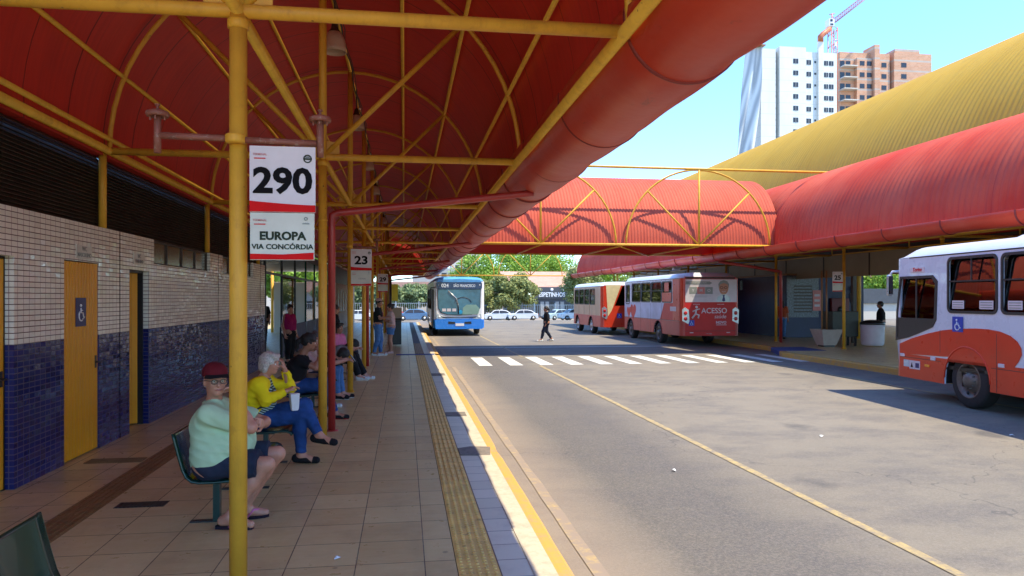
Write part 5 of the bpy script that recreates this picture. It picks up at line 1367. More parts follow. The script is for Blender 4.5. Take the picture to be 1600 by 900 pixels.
def bus(name, label, loc, yaw, L, W, H, o):
    """left side plane x=0 (faces -x), front at y=0, tail at y=-L, z=0 on the road"""
    t = thing(name, label, 'bus', loc, yaw, None); sk = o.get('skirt', .35); zt = H-.22; rc = .16
    wh = o['wheels']; wr = o.get('wr', .47); ar = wr+.10
    low, upm = o['low'], o['up']; zb = o.get('belt', 1.0)
    def side_outline(z0, z1, arches, y0=-rc, y1=-(L-rc)):
        pts = [(rc, z0)] if True else []
        u0, u1 = -y0, -y1; pts = [(u0, z0)]
        if arches:
            for wy in sorted(wh):
                pts += [(wy-ar, z0)]
                a0 = math.degrees(math.acos(max(-1, min(1, (z0-(wr))/ar)))) if z0 > 0 else 90
                for k in range(0, 13):
                    a = math.pi-math.pi*k/12; zz = wr+ar*math.sin(a)
                    if zz > z0: pts.append((wy+ar*math.cos(a), zz))
                pts += [(wy+ar, z0)]
        pts += [(u1, z0), (u1, z1), (u0, z1)]
        return pts
    wins = o['wins']
    for xx, fr, nm in ((0, 'yz-', 'left'), (W, 'yz-', 'right')):
        up_holes = [rrect(a, b, c, d, .09) for a, b, c, d in wins]
        if xx == 0 and o.get('drv'): up_holes.append(o['drv'])
        sd = plate('side_panel', side_outline(sk, zt, True), up_holes, .03, upm, t, fr, (xx+(.015 if xx == 0 else -.015), 0, 0))
        if xx == 0:
            lo_o = side_outline(sk, zb, True)
            plate('lower_panel', lo_o, [], .006, low, t, fr, (-.0035, 0, 0))
        for i, (a, b, c, d) in enumerate(wins):
            if xx == 0:
                fo = plate('window', rrect(a-.03, b-.03, c+.03, d+.03, .11), [rrect(a+.015, b+.015, c-.015, d-.015, .075)], .02, MAT['gasket'], t, fr, (-.004, 0, 0))
                zc = b+(d-b)*.57
                MB().box(-.010, .006, -(c-.015), -(a+.015), zc-.012, zc+.012).build('glazing_bar', MAT['gasket'], fo)
                xm = (a+c)/2; MB().box(-.010, .006, -(xm+.012), -(xm-.012), zc+.013, d-.016).build('glazing_bar', MAT['gasket'], fo)
                po = plate('pane', rrect(a+.0, b+.0, c-.0, d-.0, .075), [], .004, o.get('glass', MAT['glass_bus']), fo, fr, (.012, 0, 0))
                for v_ in po.data.vertices: v_.co.x += (v_.co.z-b)*o.get('tilt', .04)
            else:
                plate('pane', rrect(a, b, c, d, .09), [], .004, MAT['glass_dark'], sd, fr, (W-.015, 0, 0))
    # rounded corners
    for (cx, cy, a0) in ((rc, -rc, 90), (W-rc, -rc, 0), (rc, -L+rc, 180), (W-rc, -L+rc, 270)):
        for z0, z1, mm, e in ((sk, zb, low, .003), (zb, zt, o.get('corner', upm), 0)):
            mb = MB(); mb.smooth = True
            mb.grid([[(cx+(rc+e)*math.cos(R(a0+90*i/6)), cy+(rc+e)*math.sin(R(a0+90*i/6)), z) for i in range(7)] for z in (z0, z1)])
            mb.build('corner_panel', mm, t, recalc=False)
    # roof: rounded in both directions
    mb = MB(); mb.smooth = True; P = []
    for i in range(21):
        u = i/20; y = -L*u; e = min(u, 1-u)*L; pf = 1-(1-min(1, e/.40))**2.6
        row = []
        for k in range(25):
            v = k/24*2-1; c = (1-abs(v)**4.5)**(1/2.2); row.append((W/2+v*W/2*(1 if e > .01 else .93), y-(0 if i else .0), zt+.012+(H-zt)*c*(.18+.82*pf)))
        P.append(row)
    mb.grid(P, True); mb.build('roof', o.get('roof', MAT['busroof']), t)
    MB().box(-.004, .0, -(L-rc), -rc-.3, zt-.012, zt+.004).build('roof_gutter', MAT['gasket'], t)
    # front and tail
    if o.get('front'): o['front'](t, W, H, zt, sk)
    else:
        plate('front_panel', [(rc, sk), (W-rc, sk), (W-rc, zt), (rc, zt)], [rrect(rc+.05, 1.15, W-rc-.05, zt-.12, .15)], .03, upm, t, 'xz', (0, -.015, 0))
        plate('windscreen', rrect(rc+.04, 1.14, W-rc-.04, zt-.11, .15), [], .006, MAT['glass_wind'], t, 'xz', (0, -.02, 0))
    if o.get('tail'): o['tail'](t, W, H, zt, sk, L)
    else: MB().box(rc, W-rc, -L, -L+.03, sk, zt).build('tail_panel', upm, t)
    # floor, seats, wheels
    MB().box(.04, W-.04, -L+.05, -.05, .62, .68).build('cabin_floor', MAT['black'], t)
    MB().box(.15, W-.15, -L+.1, -.15, sk-.05, .61).build('chassis', MAT['black'], t) if False else MB().box(.35, W-.35, -L+.3, -.3, sk-.02, .60).build('chassis', MAT['black'], t)
    cuts = sorted(wh); seg = [.25]+[v for c_ in cuts for v in (c_-ar-.01, c_+ar+.01)]+[L-.25]
    ch = MB()
    for a_, b_ in zip(seg[::2], seg[1::2]): ch.box(.05, W-.05, -b_, -a_, sk+.01, .605)
    ch.build('underfloor', MAT['black'], t)
    for sy in o.get('seats', []):
        for sx in (.32, W-.75):
            sb = MB(); w2 = .22
            sb.box(sx-w2+.05, sx+w2-.05, -sy-.38, -sy+.04, 1.02, 1.10)
            sb.prism([(-w2+sx, 1.1), (w2+sx, 1.1), (w2+sx, 1.62), (w2-.06+sx, 1.72), (-w2+.06+sx, 1.72), (-w2+sx, 1.62)], -sy-.0, -sy+.06, 'xz')
            sb.box(sx-.05, sx+.05, -sy-.2, -sy-.1, .68, 1.02)
            so = sb.build('passenger_seat', M('seat_plastic', (.28, .22, .03, 1), .5) if 'sp' not in MAT else MAT['sp'], t)
            MAT['sp'] = so.data.materials[0]
            hr = MB(); hr.path([(sx-w2, -sy+.03, 1.15), (sx-w2, -sy+.03, 1.62), (sx-w2+.03, -sy+.03, 1.72), (sx-w2+.08, -sy+.03, 1.77), (sx+w2-.08, -sy+.03, 1.77), (sx+w2-.03, -sy+.03, 1.72), (sx+w2, -sy+.03, 1.62), (sx+w2, -sy+.03, 1.15)], .022, 8)
            hr.build('grab_rail', MAT['bright_y'], so)
    for i, yy in enumerate(o.get('poles', [])): MB().path([(.62, -yy, .68), (.62, -yy, 1.6), (.50, -yy-.08, 2.1), (.42, -yy-.1, 2.4)], .018, 8).build('hand_pole', MAT['bright_y'], t)
    for wy in wh:
        for sx, sd_ in ((.17, -1), (W-.17, 1)): wheel(t, (sx, -wy, wr), wr, .26, o.get('rim', MAT['rim']), sd_)
        for xx in ((.0, .32),):
            mb = MB(); mb.smooth = True
            mb.grid([[(x, -wy+ar*math.cos(math.pi*k/14), wr+ar*math.sin(math.pi*k/14)) for k in range(15)] for x in (.016, .45)]); mb.build('wheel_housing', MAT['black'], t)
            MB().box(.44, .46, -wy-ar, -wy+ar, sk, wr+ar).build('wheel_housing', MAT['black'], t)
        lip = MB(); lip.path([(-.004, -wy+(ar+.0)*math.cos(math.pi*k/16), wr+(ar)*math.sin(math.pi*k/16)) for k in range(17)], .016, 6); lip.build('arch_lip', o.get('lip', low), t)
    return t
MAT['bright_y'] = M('handrail_yellow', (.72, .55, .03, 1), .35)
def strip(nm, pts, mat, t, fr='yz-', at=(-.0075, 0, 0), th=.004): return plate(nm, pts, [], th, mat, t, fr, at)

# ---------------- bus 1: white and orange, front on the right edge of the photo
W1 = 2.42
drv = [(.20, 2.26), (1.16, 2.26), (1.27, 2.16), (1.24, 1.50), (1.16, 1.38), (.80, 1.26), (.42, 1.15), (.06, 1.08), (.08, 1.6)]
o = dict(skirt=.35, wheels=(2.06, 7.0), wr=.47, low=MAT['busred'], up=MAT['buswhite'], belt=.80, lip=MAT['busred'],
         wins=[(1.60, 1.64, 2.77, 2.56), (2.90, 1.64, 4.1, 2.56), (4.24, 1.64, 5.44, 2.56), (5.58, 1.64, 6.78, 2.56), (6.92, 1.64, 8.1, 2.56), (8.24, 1.64, 9.4, 2.56)],
         tilt=.10, drv=drv, seats=(2.5, 3.45, 4.4, 5.3, 6.2, 7.1, 8), poles=(1.95, 3.3, 5), roof=MAT['busroof'])
def front1(t, W, H, zt, sk):
    plate('front_panel', [(.16, sk), (W-.16, sk), (W-.16, zt), (.16, zt)], [rrect(.2, 1.15, W-.2, zt-.10, .15)], .03, MAT['busred'], t, 'xz', (0, -.015, 0))
    plate('windscreen', rrect(.19, 1.14, W-.19, zt-.09, .15), [], .006, MAT['glass_wind'], t, 'xz', (0, -.02, 0))
o['front'] = front1
b1 = bus('city_bus', 'white and orange red city bus with arched lower stripe parked at the right edge', (9.6, 13.3, RZ), R(-4.5), 10.6, W1, 2.86, o)
# the sweeping orange stripe, above the belt
sw = [(.0+.16, .79), (.16, .985), (.55, 1.11), (1.02, 1.22), (1.45, 1.30), (1.9, 1.345), (2.3, 1.365), (2.59, 1.365), (2.85, 1.34), (3.08, 1.28), (3.22, 1.20), (3.30, 1.10), (3.31, 1.0), (3.25, .90), (3.15, .79), (2.06+.57, .79)]
arc_ = [(2.06+.575*math.cos(math.radians(a)), .47+.575*math.sin(math.radians(a))) for a in range(36, 146, 8)]
strip('livery_stripe', sw+arc_, MAT['busred'], b1)
strip('livery_stripe', [(3.6, .79), (3.7, 1.05), (4.2, 1.3), (5.2, 1.45), (7, 1.45), (10.4, 1.2), (10.4, .79), (7.7, .79), (7.6, .95), (7, 1.06), (6.4, .95), (6.3, .79)], MAT['busred'], b1)
plate('driver_window', [(p[0]+dx, p[1]+dz) for p, dx, dz in zip(drv, (-.03, .01, .035, .03, .01, 0, 0, -.03, -.03), (.03, .03, .02, -.02, -.035, -.035, -.035, -.035, 0))], [[(p[0]+dx, p[1]+dz) for p, dx, dz in zip(drv, (.02, -.02, -.03, -.03, -.02, 0, 0, .03, .02), (-.02, -.02, -.02, .02, .03, .03, .03, .02, 0))]], .02, MAT['gasket'], b1, 'yz-', (-.004, 0, 0))
po = plate('pane', [(.21, 2.24), (1.15, 2.24), (1.25, 2.15), (1.22, 1.50), (.10, 1.50), (.10, 1.6)], [], .004, MAT['glass_bus'], b1, 'yz-', (.010, 0, 0))
for v_ in po.data.vertices: v_.co.x += (v_.co.z-1.5)*.10
plate('lower_glass', [(.09, 1.46), (.09, 1.10), (.42, 1.17), (.80, 1.28), (1.15, 1.40), (1.215, 1.46)], [], .008, MAT['black'], b1, 'yz-', (-.003, 0, 0))
MB().box(-.008, .004, -1.22, -.1, 1.455, 1.495).build('sill_bar', MAT['gasket'], b1)
MB().box(-.008, .004, -.70, -.66, 1.49, 2.24).build('glazing_bar', MAT['gasket'], b1)
isa_sign(b1, 'yz-', (-.014, -1.855, 1.42), .27, .26)
pl = MB().box(-.012, -.002, -.93, -.50, 2.36, 2.45).build('name_badge', MAT['signw'], b1)
text('lettering', 'Torino', .10, MAT['signred'], pl, 'yz-', (-.0145, -.715, 2.405), .03, shear=.3)
for (a, b, c, d, mm) in ((.30, .56, .47, .69, 'glass_pale'), (.48, .53, .64, .69, 'w'), (.65, .53, .80, .69, 'n')):
    p = MB().box(-.014, -.004, -c, -a, b, d).build('sticker', {'glass_pale': MAT['carpale'], 'w': MAT['signw'], 'n': MAT['signw']}[mm], b1)
    if mm == 'w': MB().add([(-.0155, -.52, .56), (-.0155, -.60, .56), (-.0155, -.56, .66)], [(0, 1, 2)]).build('symbol', MAT['ink'], p)
    if mm == 'n': MB().box(-.0165, -.0142, -.78, -.67, .56, .65).build('symbol', MAT['isa_dark'], p); 
for a, z in ((.02+.17, .775), (1.12, .77), (2.82, .80), (4.4, .80)): MB().box(-.022, -.004, -a-.13, -a, z-.03, z+.03).build('marker_lamp', MAT['signw'], b1, bevel=.006)
for a, z in ((.95, .63), (3.55, .62)): MB().box(-.025, -.004, -a-.13, -a, z-.025, z+.025).build('side_repeater', MAT['amber'], b1, bevel=.008)
for x in (1.38, 2.78, 4.17): MB().box(-.0105, -.0085, -x-.006, -x+.006, .36 if x > 2 else .9, 1.3).build('panel_joint', MAT['seam'], b1)
MB().box(-.0105, -.0085, -1.38, -.17, .735, .745).build('panel_joint', MAT['seam'], b1); MB().box(-.0105, -.0085, -9.5, -2.66, .735, .745).build('panel_joint', MAT['seam'], b1)
for a, b in ((1.68, 1.98), (2.36, 2.68), (3.0, 3.3)):
    n_ = MB().box(.010, .014, -b, -a, 1.69, 1.83).build('window_notice', MAT['signw'], b1)
    for k in range(3): MB().box(.007, .009, -b+.02, -a-.02, 1.71+k*.04, 1.725+k*.04).build('notice_line', MAT['inkgrey'], n_)
MB().lathe([(.32, 0), (.30, .05), (.22, .09), (.02, .10)], (1.0, -2.4, 2.84), 20).build('roof_vent', MAT['busroof'], b1)
mr = MB(); mr.path([(.08, .0, 2.40), (-.01, .08, 2.40), (-.05, .10, 2.33)], .022, 8); mr.build('mirror_arm', MAT['busroof'], b1)
mh = MB(); mh.box(-.12, -.01, .05, .13, 1.92, 2.34); mho = mh.build('mirror_housing', MAT['chrome'], b1, bevel=.035)
MB().box(-.11, -.02, .043, .049, 1.95, 2.31).build('mirror_glass', MAT['glass_wind'], mho)
MB().box(.6, 1.1, -.9, -.6, .7, 1.5).build('driver_seat', MAT['black'], b1, bevel=.05)
MB().lathe([(.20, 0), (.22, .02), (.20, .04)], (.75, -.42, 1.45), 20, 'y', cap=False).build('steering_wheel', MAT['black'], b1)

# ---------------- generic midibus wheels etc
def tail_lamps(t, W, L, z0, z1):
    for s, x in ((0, .16), (1, W-.16)):
        mb = plate('lamp_cluster', [(x-.13*(1 if s else .9), z0+.12), (x+.12, z0), (x+.17 if not s else x+.12, z0+.10), (x+.14, z1-.1), (x, z1), (x-.12, z1-.08)], [], .02, MAT['chrome'], t, 'xz', (0, -L-.012, 0))
        for z in (z0+.2, z1-.22): MB().lathe([(.075, -.012), (.06, -.02), (.01, -.022)], (x+.01, -L-.016, z), 14, 'y').build('tail_lamp', MAT['redlens'], mb)
def tail2(t, W, H, zt, sk, L):
    pn = MB().box(.15, W-.15, -L, -L+.03, sk, zt+.06).build('tail_panel', MAT['busdeep'], t)
    yf = -L-.004
    ad = MB().box(.17, W-.10, -L-.006, -L, 1.72, 2.60).build('advert_panel', MAT['signw'], pn)
    plate('advert_band', [(.18, 2.40), (1.15, 2.40), (1.25, 2.46), (1.15, 2.52), (.18, 2.52)], [], .003, MAT['inkgrey'], ad, 'xz', (0, -L-.008, 0))
    text('lettering', 'CONTE COM A NOSSA SAÚDE', .052, MAT['signw'], ad, 'xz', (.66, -L-.011, 2.46), .01)
    for i, (x, mm) in enumerate(((.48, 'inkgrey'), (.80, 'inkred'), (1.12, 'inkgrey'))):
        q = MB().box(x-.155, x+.155, -L-.0095, -L-.006, 2.03, 2.30).build('advert_tile', MAT[mm], ad)
        text('icon', ('Y', 'M', 'O')[i], .16, MAT['signw'], q, 'xz', (x, -L-.011, 2.165), .01)
    MB().box(.36, 1.2, -L-.009, -L-.0065, 1.955, 1.965).build('small_print', MAT['inkgrey'], ad); MB().box(.45, 1.05, -L-.009, -L-.0065, 1.915, 1.925).build('small_print', MAT['inkgrey'], ad)
    # generic portrait of a smiling man in glasses and tie, printed flat on the advert
    cx = 1.72
    def ov(cx_, cz, a, b, n=24): return [(cx_+a*math.cos(2*math.pi*k/n), cz+b*math.sin(2*math.pi*k/n)) for k in range(n)]
    por = plate('portrait', ov(cx, 2.26, .19, .25), [], .003, MAT['skin_pink'], ad, 'xz', (0, -L-.009, 0))
    plate('hair', [(cx-.20, 2.25), (cx-.22, 2.42), (cx-.14, 2.53), (cx, 2.57), (cx+.14, 2.53), (cx+.22, 2.42), (cx+.20, 2.25), (cx+.16, 2.40), (cx, 2.46), (cx-.16, 2.40)], [], .002, MAT['inkgrey'], por, 'xz', (0, -L-.0125, 0))
    for s in (-1, 1):
        mb = MB(); mb.path([(cx+s*.085+.06*math.cos(R(a)), -L-.013, 2.28+.045*math.sin(R(a))) for a in range(0, 361, 40)], .008, 5); mb.build('glasses', MAT['ink'], por)
    mb = MB(); mb.path([(cx-.08, -L-.013, 2.14), (cx, -L-.013, 2.115), (cx+.08, -L-.013, 2.14)], .010, 5); mb.build('smile', MAT['signw'], por)
    plate('shirt', [(cx-.30, 1.73), (cx-.24, 1.92), (cx-.08, 2.02), (cx+.08, 2.02), (cx+.24, 1.92), (cx+.30, 1.73)], [], .002, MAT['carpale'], por, 'xz', (0, -L-.0105, 0))
    plate('tie', [(cx-.05, 2.0), (cx+.05, 2.0), (cx+.03, 1.93), (cx+.07, 1.78), (cx, 1.74), (cx-.07, 1.78), (cx-.03, 1.93)], [], .002, MAT['isa_dark'], por, 'xz', (0, -L-.013, 0))
    text('lettering', 'acessosaude', .055, MAT['signw'], pn, 'xz', (.62, -L-.003, 1.64), .01); text('lettering', 'acesso saúde', .055, MAT['signw'], pn, 'xz', (1.6, -L-.003, 1.64), .01)
    text('lettering', 'ACESSO', .29, MAT['signw'], pn, 'xz', (1.34, -L-.003, 1.38), .012, sx=1.0)
    text('lettering', 'saúde', .21, MAT['signw'], pn, 'xz', (1.58, -L-.003, 1.16), .004, shear=.2)
    text('lettering', 'NOVO', .14, MAT['signw'], pn, 'xz', (1.62, -L-.003, .93), .03); MB().box(1.42, 1.84, -L-.004, -L-.001, .83, .85).build('underline', MAT['signw'], pn)
    # running figure emblem
    mb = MB(); yy = -L-.006
    mb.ball((.62, yy, 1.53), .055, 10, (1, .1, 1)); mb.path([(.46, yy, 1.36), (.60, yy, 1.42), (.75, yy, 1.46)], .028, 6); mb.path([(.60, yy, 1.42), (.58, yy, 1.27), (.44, yy, 1.10)], .036, 6); mb.path([(.58, yy, 1.27), (.72, yy, 1.22), (.68, yy, 1.10)], .032, 6)
    mb.build('emblem', MAT['signw'], pn)
    isa_sign(pn, 'xz', (.42, -L-.008, .92), .22, .22)
    text('number_plate', 'FL 7 0305' if False else '7 4 2305', .07, MAT['inkgrey'], pn, 'xz', (1.12, -L-.003, .50), .01)
    MB().box(.15, W-.15, -L-.012, -L, .60, .615).build('bumper_joint', MAT['seam'], pn)
    for x in (.42, W-.45): MB().box(x-.07, x+.07, -L-.012, -L, .53, .56).build('reflector', MAT['signw'], pn)
    MB().box(.18, W-.18, -L-.004, -L, 2.62, zt+.05).build('rear_destination_glass', MAT['black'], pn)
    tail_lamps(t, W, L, .88, 1.52)
    MB().box(W+.02, W+.12, -L-.02, -L+.05, 2.2, 2.55).build('tail_mirror', MAT['black'], t)
o = dict(skirt=.42, wheels=(1.05, 4.85), wr=.43, low=MAT['buspink'], up=MAT['buswhite'], corner=MAT['busred'], belt=.98, lip=MAT['buspink'],
         wins=[(.35, 1.62, .95, 2.48), (1.3, 1.72, 2.55, 2.53), (2.65, 1.72, 3.9, 2.53), (4.0, 1.72, 5.25, 2.53), (5.35, 1.72, 6.45, 2.53)], glass=MAT['glass_dark'], seats=(1.8, 3, 4.2, 5.4), roof=MAT['busroof'], tail=tail2, rim=MAT['rim'])
b2 = bus('minibus', 'short red bus with ACESSO health advert across its rear, parked in the bay', (10.5, 34.45, RZ), 0, 7.45, 2.36, 2.86, o)
strip('livery_field', [(.17, .99), (5.1, .99), (5.6, 1.68), (.17, 1.68)], M('livery_lilac', (.42, .46, .62, 1), .35, 0, .25, 1.2), b2, at=(-.006, 0, 0))
strip('livery_field', [(5.11, .99), (7.28, .99), (7.28, 1.68), (5.61, 1.68)], MAT['busdeep'], b2, at=(-.006, 0, 0))
def heart(cx, cz, s): return [(cx+s*.0625*16*math.sin(a)**3, cz+s*.0625*(13*math.cos(a)-5*math.cos(2*a)-2*math.cos(3*a)-math.cos(4*a))) for a in [2*math.pi*k/28 for k in range(28)]]
strip('heart_motif', heart(1.5, 1.28, .42), MAT['busdeep'], b2, at=(-.010, 0, 0)); strip('heart_motif', heart(.85, 1.25, .30), MAT['busdeep'], b2, at=(-.010, 0, 0))
strip('orange_window_film', [(5.37, 1.74), (6.43, 1.74), (6.43, 2.1), (5.37, 2.1)], MAT['busred'], b2, at=(-.014, 0, 0)); strip('orange_window_film', [(5.65, 2.14), (6.15, 2.14), (6.15, 2.5), (5.65, 2.5)], MAT['busred'], b2, at=(-.014, 0, 0))
strip('rear_quarter', [(6.58, .99), (7.29, .99), (7.29, 2.62), (6.58, 2.62)], MAT['busred'], b2, at=(-.0085, 0, 0))
strip('notice', [(6.3, 1.36), (6.95, 1.36), (6.95, 1.54), (6.3, 1.54)], MAT['signw'], b2, at=(-.012, 0, 0))
# ---------------- bus 3
def tail3(t, W, H, zt, sk, L):
    pn = MB().box(.15, W-.15, -L, -L+.03, sk, zt+.05).build('tail_panel', MAT['busred'], t)
    plate('cream_field', [(.30, 1.05), (W-.5, 2.55), (.30, 2.55)] if False else [(.35, .95), (.55, 1.25), (1.05, 2.55), (.25, 2.55)], [], .006, M('livery_cream', (.78, .62, .30, 1), .4), pn, 'xz', (0, -L-.003, 0))
    plate('rear_window', [(1.12, 2.5), (.72, 1.5), (W-.3, 1.5), (W-.25, 2.5)], [], .006, MAT['glass_dark'], pn, 'xz', (0, -L-.003, 0))
    isa_sign(pn, 'xz', (.95, -L-.008, .98), .24, .24)
    tail_lamps(t, W, L, .80, 1.45)
o = dict(skirt=.40, wheels=(1.05, 4.1), wr=.42, low=MAT['buspink'], up=M('livery_sand', (.52, .34, .20, 1), .4, 0, .2, 1), corner=MAT['busred'], belt=.98, lip=MAT['buspink'],
         wins=[(.4, 1.55, 1.35, 2.35), (1.5, 1.55, 2.55, 2.35), (2.7, 1.55, 3.75, 2.35), (3.9, 1.55, 4.95, 2.35)], glass=MAT['glass_bus'], seats=(1.9, 3, 4.1), tail=tail3, rim=MAT['rim_silver'])
b3 = bus('minibus', 'sand and red small bus with cream wedge on its rear, ahead of the advert bus', (9.85, 42.4, RZ), 0, 6.2, 2.3, 2.70, o)
for x in (1.25, 2.6, 3.95, 5.3): MB().box(-.014, -.0115, -x-.006, -x+.006, .99 if x in (1.25, 5.3) else .45, 1.68).build('panel_joint', MAT['seam'], b2)
for y_ in (1.0,): MB().box(-.014, -.0115, -7.28, -.17, .985, 1.0).build('panel_joint', MAT['seam'], b2)
for x in (1.43, 2.62, 3.83): MB().box(-.008, -.002, -x-.008, -x+.008, 1.0, 1.5).build('panel_joint', MAT['seam'], b3)
# ---------------- blue bus facing us
def front4(t, W, H, zt, sk):
    pass
def tail4(t, W, H, zt, sk, L):
    """seen end: this is the driving front of the blue bus"""
    y = -L
    lowp = plate('bumper', [(.10, sk-.05), (W-.10, sk-.05), (W-.06, .78), (W-.16, .84), (.16, .84), (.06, .78)], [], .12, MAT['busblue'], t, 'xz', (0, y-.03, 0))
    pn = plate('front_panel', [(.15, .85), (W-.15, .85), (W-.12, 2.62), (.12, 2.62)], [], .06, MAT['white'], t, 'xz', (0, y-.01, 0))
    ws = [(W/2+(x_-W/2)*.93, z_+(.06 if z_ < 1.3 else 0)) for x_, z_ in [(.30, 1.12), (.62, 1.02), (W/2, .99), (W-.62, 1.02), (W-.30, 1.12), (W-.16, 1.40), (W-.13, 2.30), (.13, 2.30), (.16, 1.40)]]
    plate('windscreen_surround', [(W/2+(x-W/2)*1.03, z+(-.03 if z < 1.3 else .03 if z > 2 else 0)) for x, z in ws], [], .02, MAT['gasket'], pn, 'xz', (0, y-.047, 0))
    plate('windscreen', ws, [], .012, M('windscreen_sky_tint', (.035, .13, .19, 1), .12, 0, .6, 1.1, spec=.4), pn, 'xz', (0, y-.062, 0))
    cur = MB(); cur.path([(.72, y-.074, 2.24), (1.12, y-.074, 1.86), (1.18, y-.074, 1.62)], .03, 6); cur.build('windscreen_pillar', MAT['chrome'], pn)
    cur = MB(); cur.path([(1.2, y-.074, 1.62), (1.24, y-.074, 1.10)], .028, 6); cur.build('wiper', MAT['black'], pn)
    cur = MB(); cur.path([(1.45+.42*math.cos(R(a)), y-.074, 1.60+.32*math.sin(R(a))) for a in range(10, 171, 16)], .014, 6); cur.build('steering_wheel_rim', MAT['black'], pn)
    plate('dashboard_cover', [(1.42, 1.06), (2.2, 1.08), (2.28, 1.35), (2.1, 1.55), (1.62, 1.55), (1.45, 1.40)], [], .004, M('pale_green_dash', (.20, .33, .27, 1), .5), pn, 'xz', (0, y-.071, 0))
    for x in (.42, .66, .92): MB().box(x, x+.19, y-.075, y-.069, 1.22, 1.36).build('destination_card', MAT['signw'], pn)
    plate('round_sticker', circ(1.32, 1.19, .10, 16), [], .004, M('cyan_sticker', (.02, .35, .62, 1), .4), pn, 'xz', (0, y-.080, 0))
    dp = plate('destination_box', rrect(.12, 2.33, W-.12, 2.66, .08), [], .03, M('display_navy', (.01, .03, .10, 1), .2), pn, 'xz', (0, y-.05, 0))
    text('lettering', '024', .24, MAT['led'], dp, 'xz', (.56, y-.068, 2.49), .02, sx=1.0); text('lettering', 'SÃO FRANCISCO', .19, MAT['led'], dp, 'xz', (1.52, y-.068, 2.485), .012, sx=.74)
    plate('brow', [(.14, 2.67), (W-.14, 2.67), (W-.22, 2.79), (W/2, 2.83), (.22, 2.79)], [], .08, MAT['carbluish'], t, 'xz', (0, y+.0, 0))
    plate('grille', [(.45, .90), (W-.45, .90), (W-.35, .965), (W/2, .93), (.35, .965)], [], .02, MAT['black'], pn, 'xz', (0, y-.05, 0))
    for s in (0, 1):
        m_ = (lambda x: W-x) if s else (lambda x: x)
        hl = plate('headlight', [(m_(.14), .90), (m_(.18), 1.10), (m_(.42), .98), (m_(.58), .86), (m_(.30), .84)], [], .02, MAT['chrome'], pn, 'xz', (0, y-.05, 0))
        MB().lathe([(.06, -.02), (.05, -.03), (.01, -.03)], (m_(.28), y-.045, .95), 14, 'y').build('lens', MAT['white'], hl)
        MB().ball((m_(.24), y-.06, 2.52), .03, 8).build('marker_lamp', MAT['led'], pn)
    text('fleet_number', '12206', .085, MAT['busblue'], pn, 'xz', (1.85, y-.043, .885), .03)
    plate('number_plate', [(1.08, .50), (1.50, .50), (1.50, .63), (1.08, .63)], [], .01, MAT['white'], lowp, 'xz', (0, y-.098, 0))
    plate('lower_grille', [(.72, .60), (1.06, .60), (1.06, .70), (.72, .72)], [], .01, MAT['black'], lowp, 'xz', (0, y-.096, 0)); plate('lower_grille', [(1.52, .60), (1.86, .60), (1.86, .72), (1.52, .70)], [], .01, MAT['black'], lowp, 'xz', (0, y-.096, 0))
    ar = MB(); ar.path([(.12, y+.05, 2.42), (-.14, y-.16, 2.38), (-.17, y-.17, 2.25)], .025, 6); ar.box(-.24, -.10, y-.22, y-.12, 1.85, 2.28); ar.build('mirror', MAT['black'], t)
MAT['led'] = M('display_white', (.80, .86, .88, 1), .4); MAT['carbluish'] = M('brow_pale_blue', (.10, .34, .62, 1), .3)
o = dict(skirt=.40, wheels=(2.2, 7.9), wr=.47, low=MAT['busblue'], up=MAT['white'], belt=.82, lip=MAT['busblue'],
         wins=[(1.0, 1.3, 2.4, 2.35), (2.6, 1.3, 4.0, 2.35), (4.2, 1.3, 5.6, 2.35), (5.8, 1.3, 7.2, 2.35), (7.4, 1.1, 8.6, 2.35)], glass=MAT['glass_dark'], tail=tail4, roof=MAT['carbluish'])
b4 = bus('city_bus', 'blue and white bus with display 024 SÃO FRANCISCO facing the camera at the kerb', (1.42, 36.5+10.2, RZ), 0, 10.2, 2.52, 2.93, o)
MB().box(-.07, -.02, -10.12, -9.2, .45, 2.3).build('open_door_leaf', MAT['black'], b4)

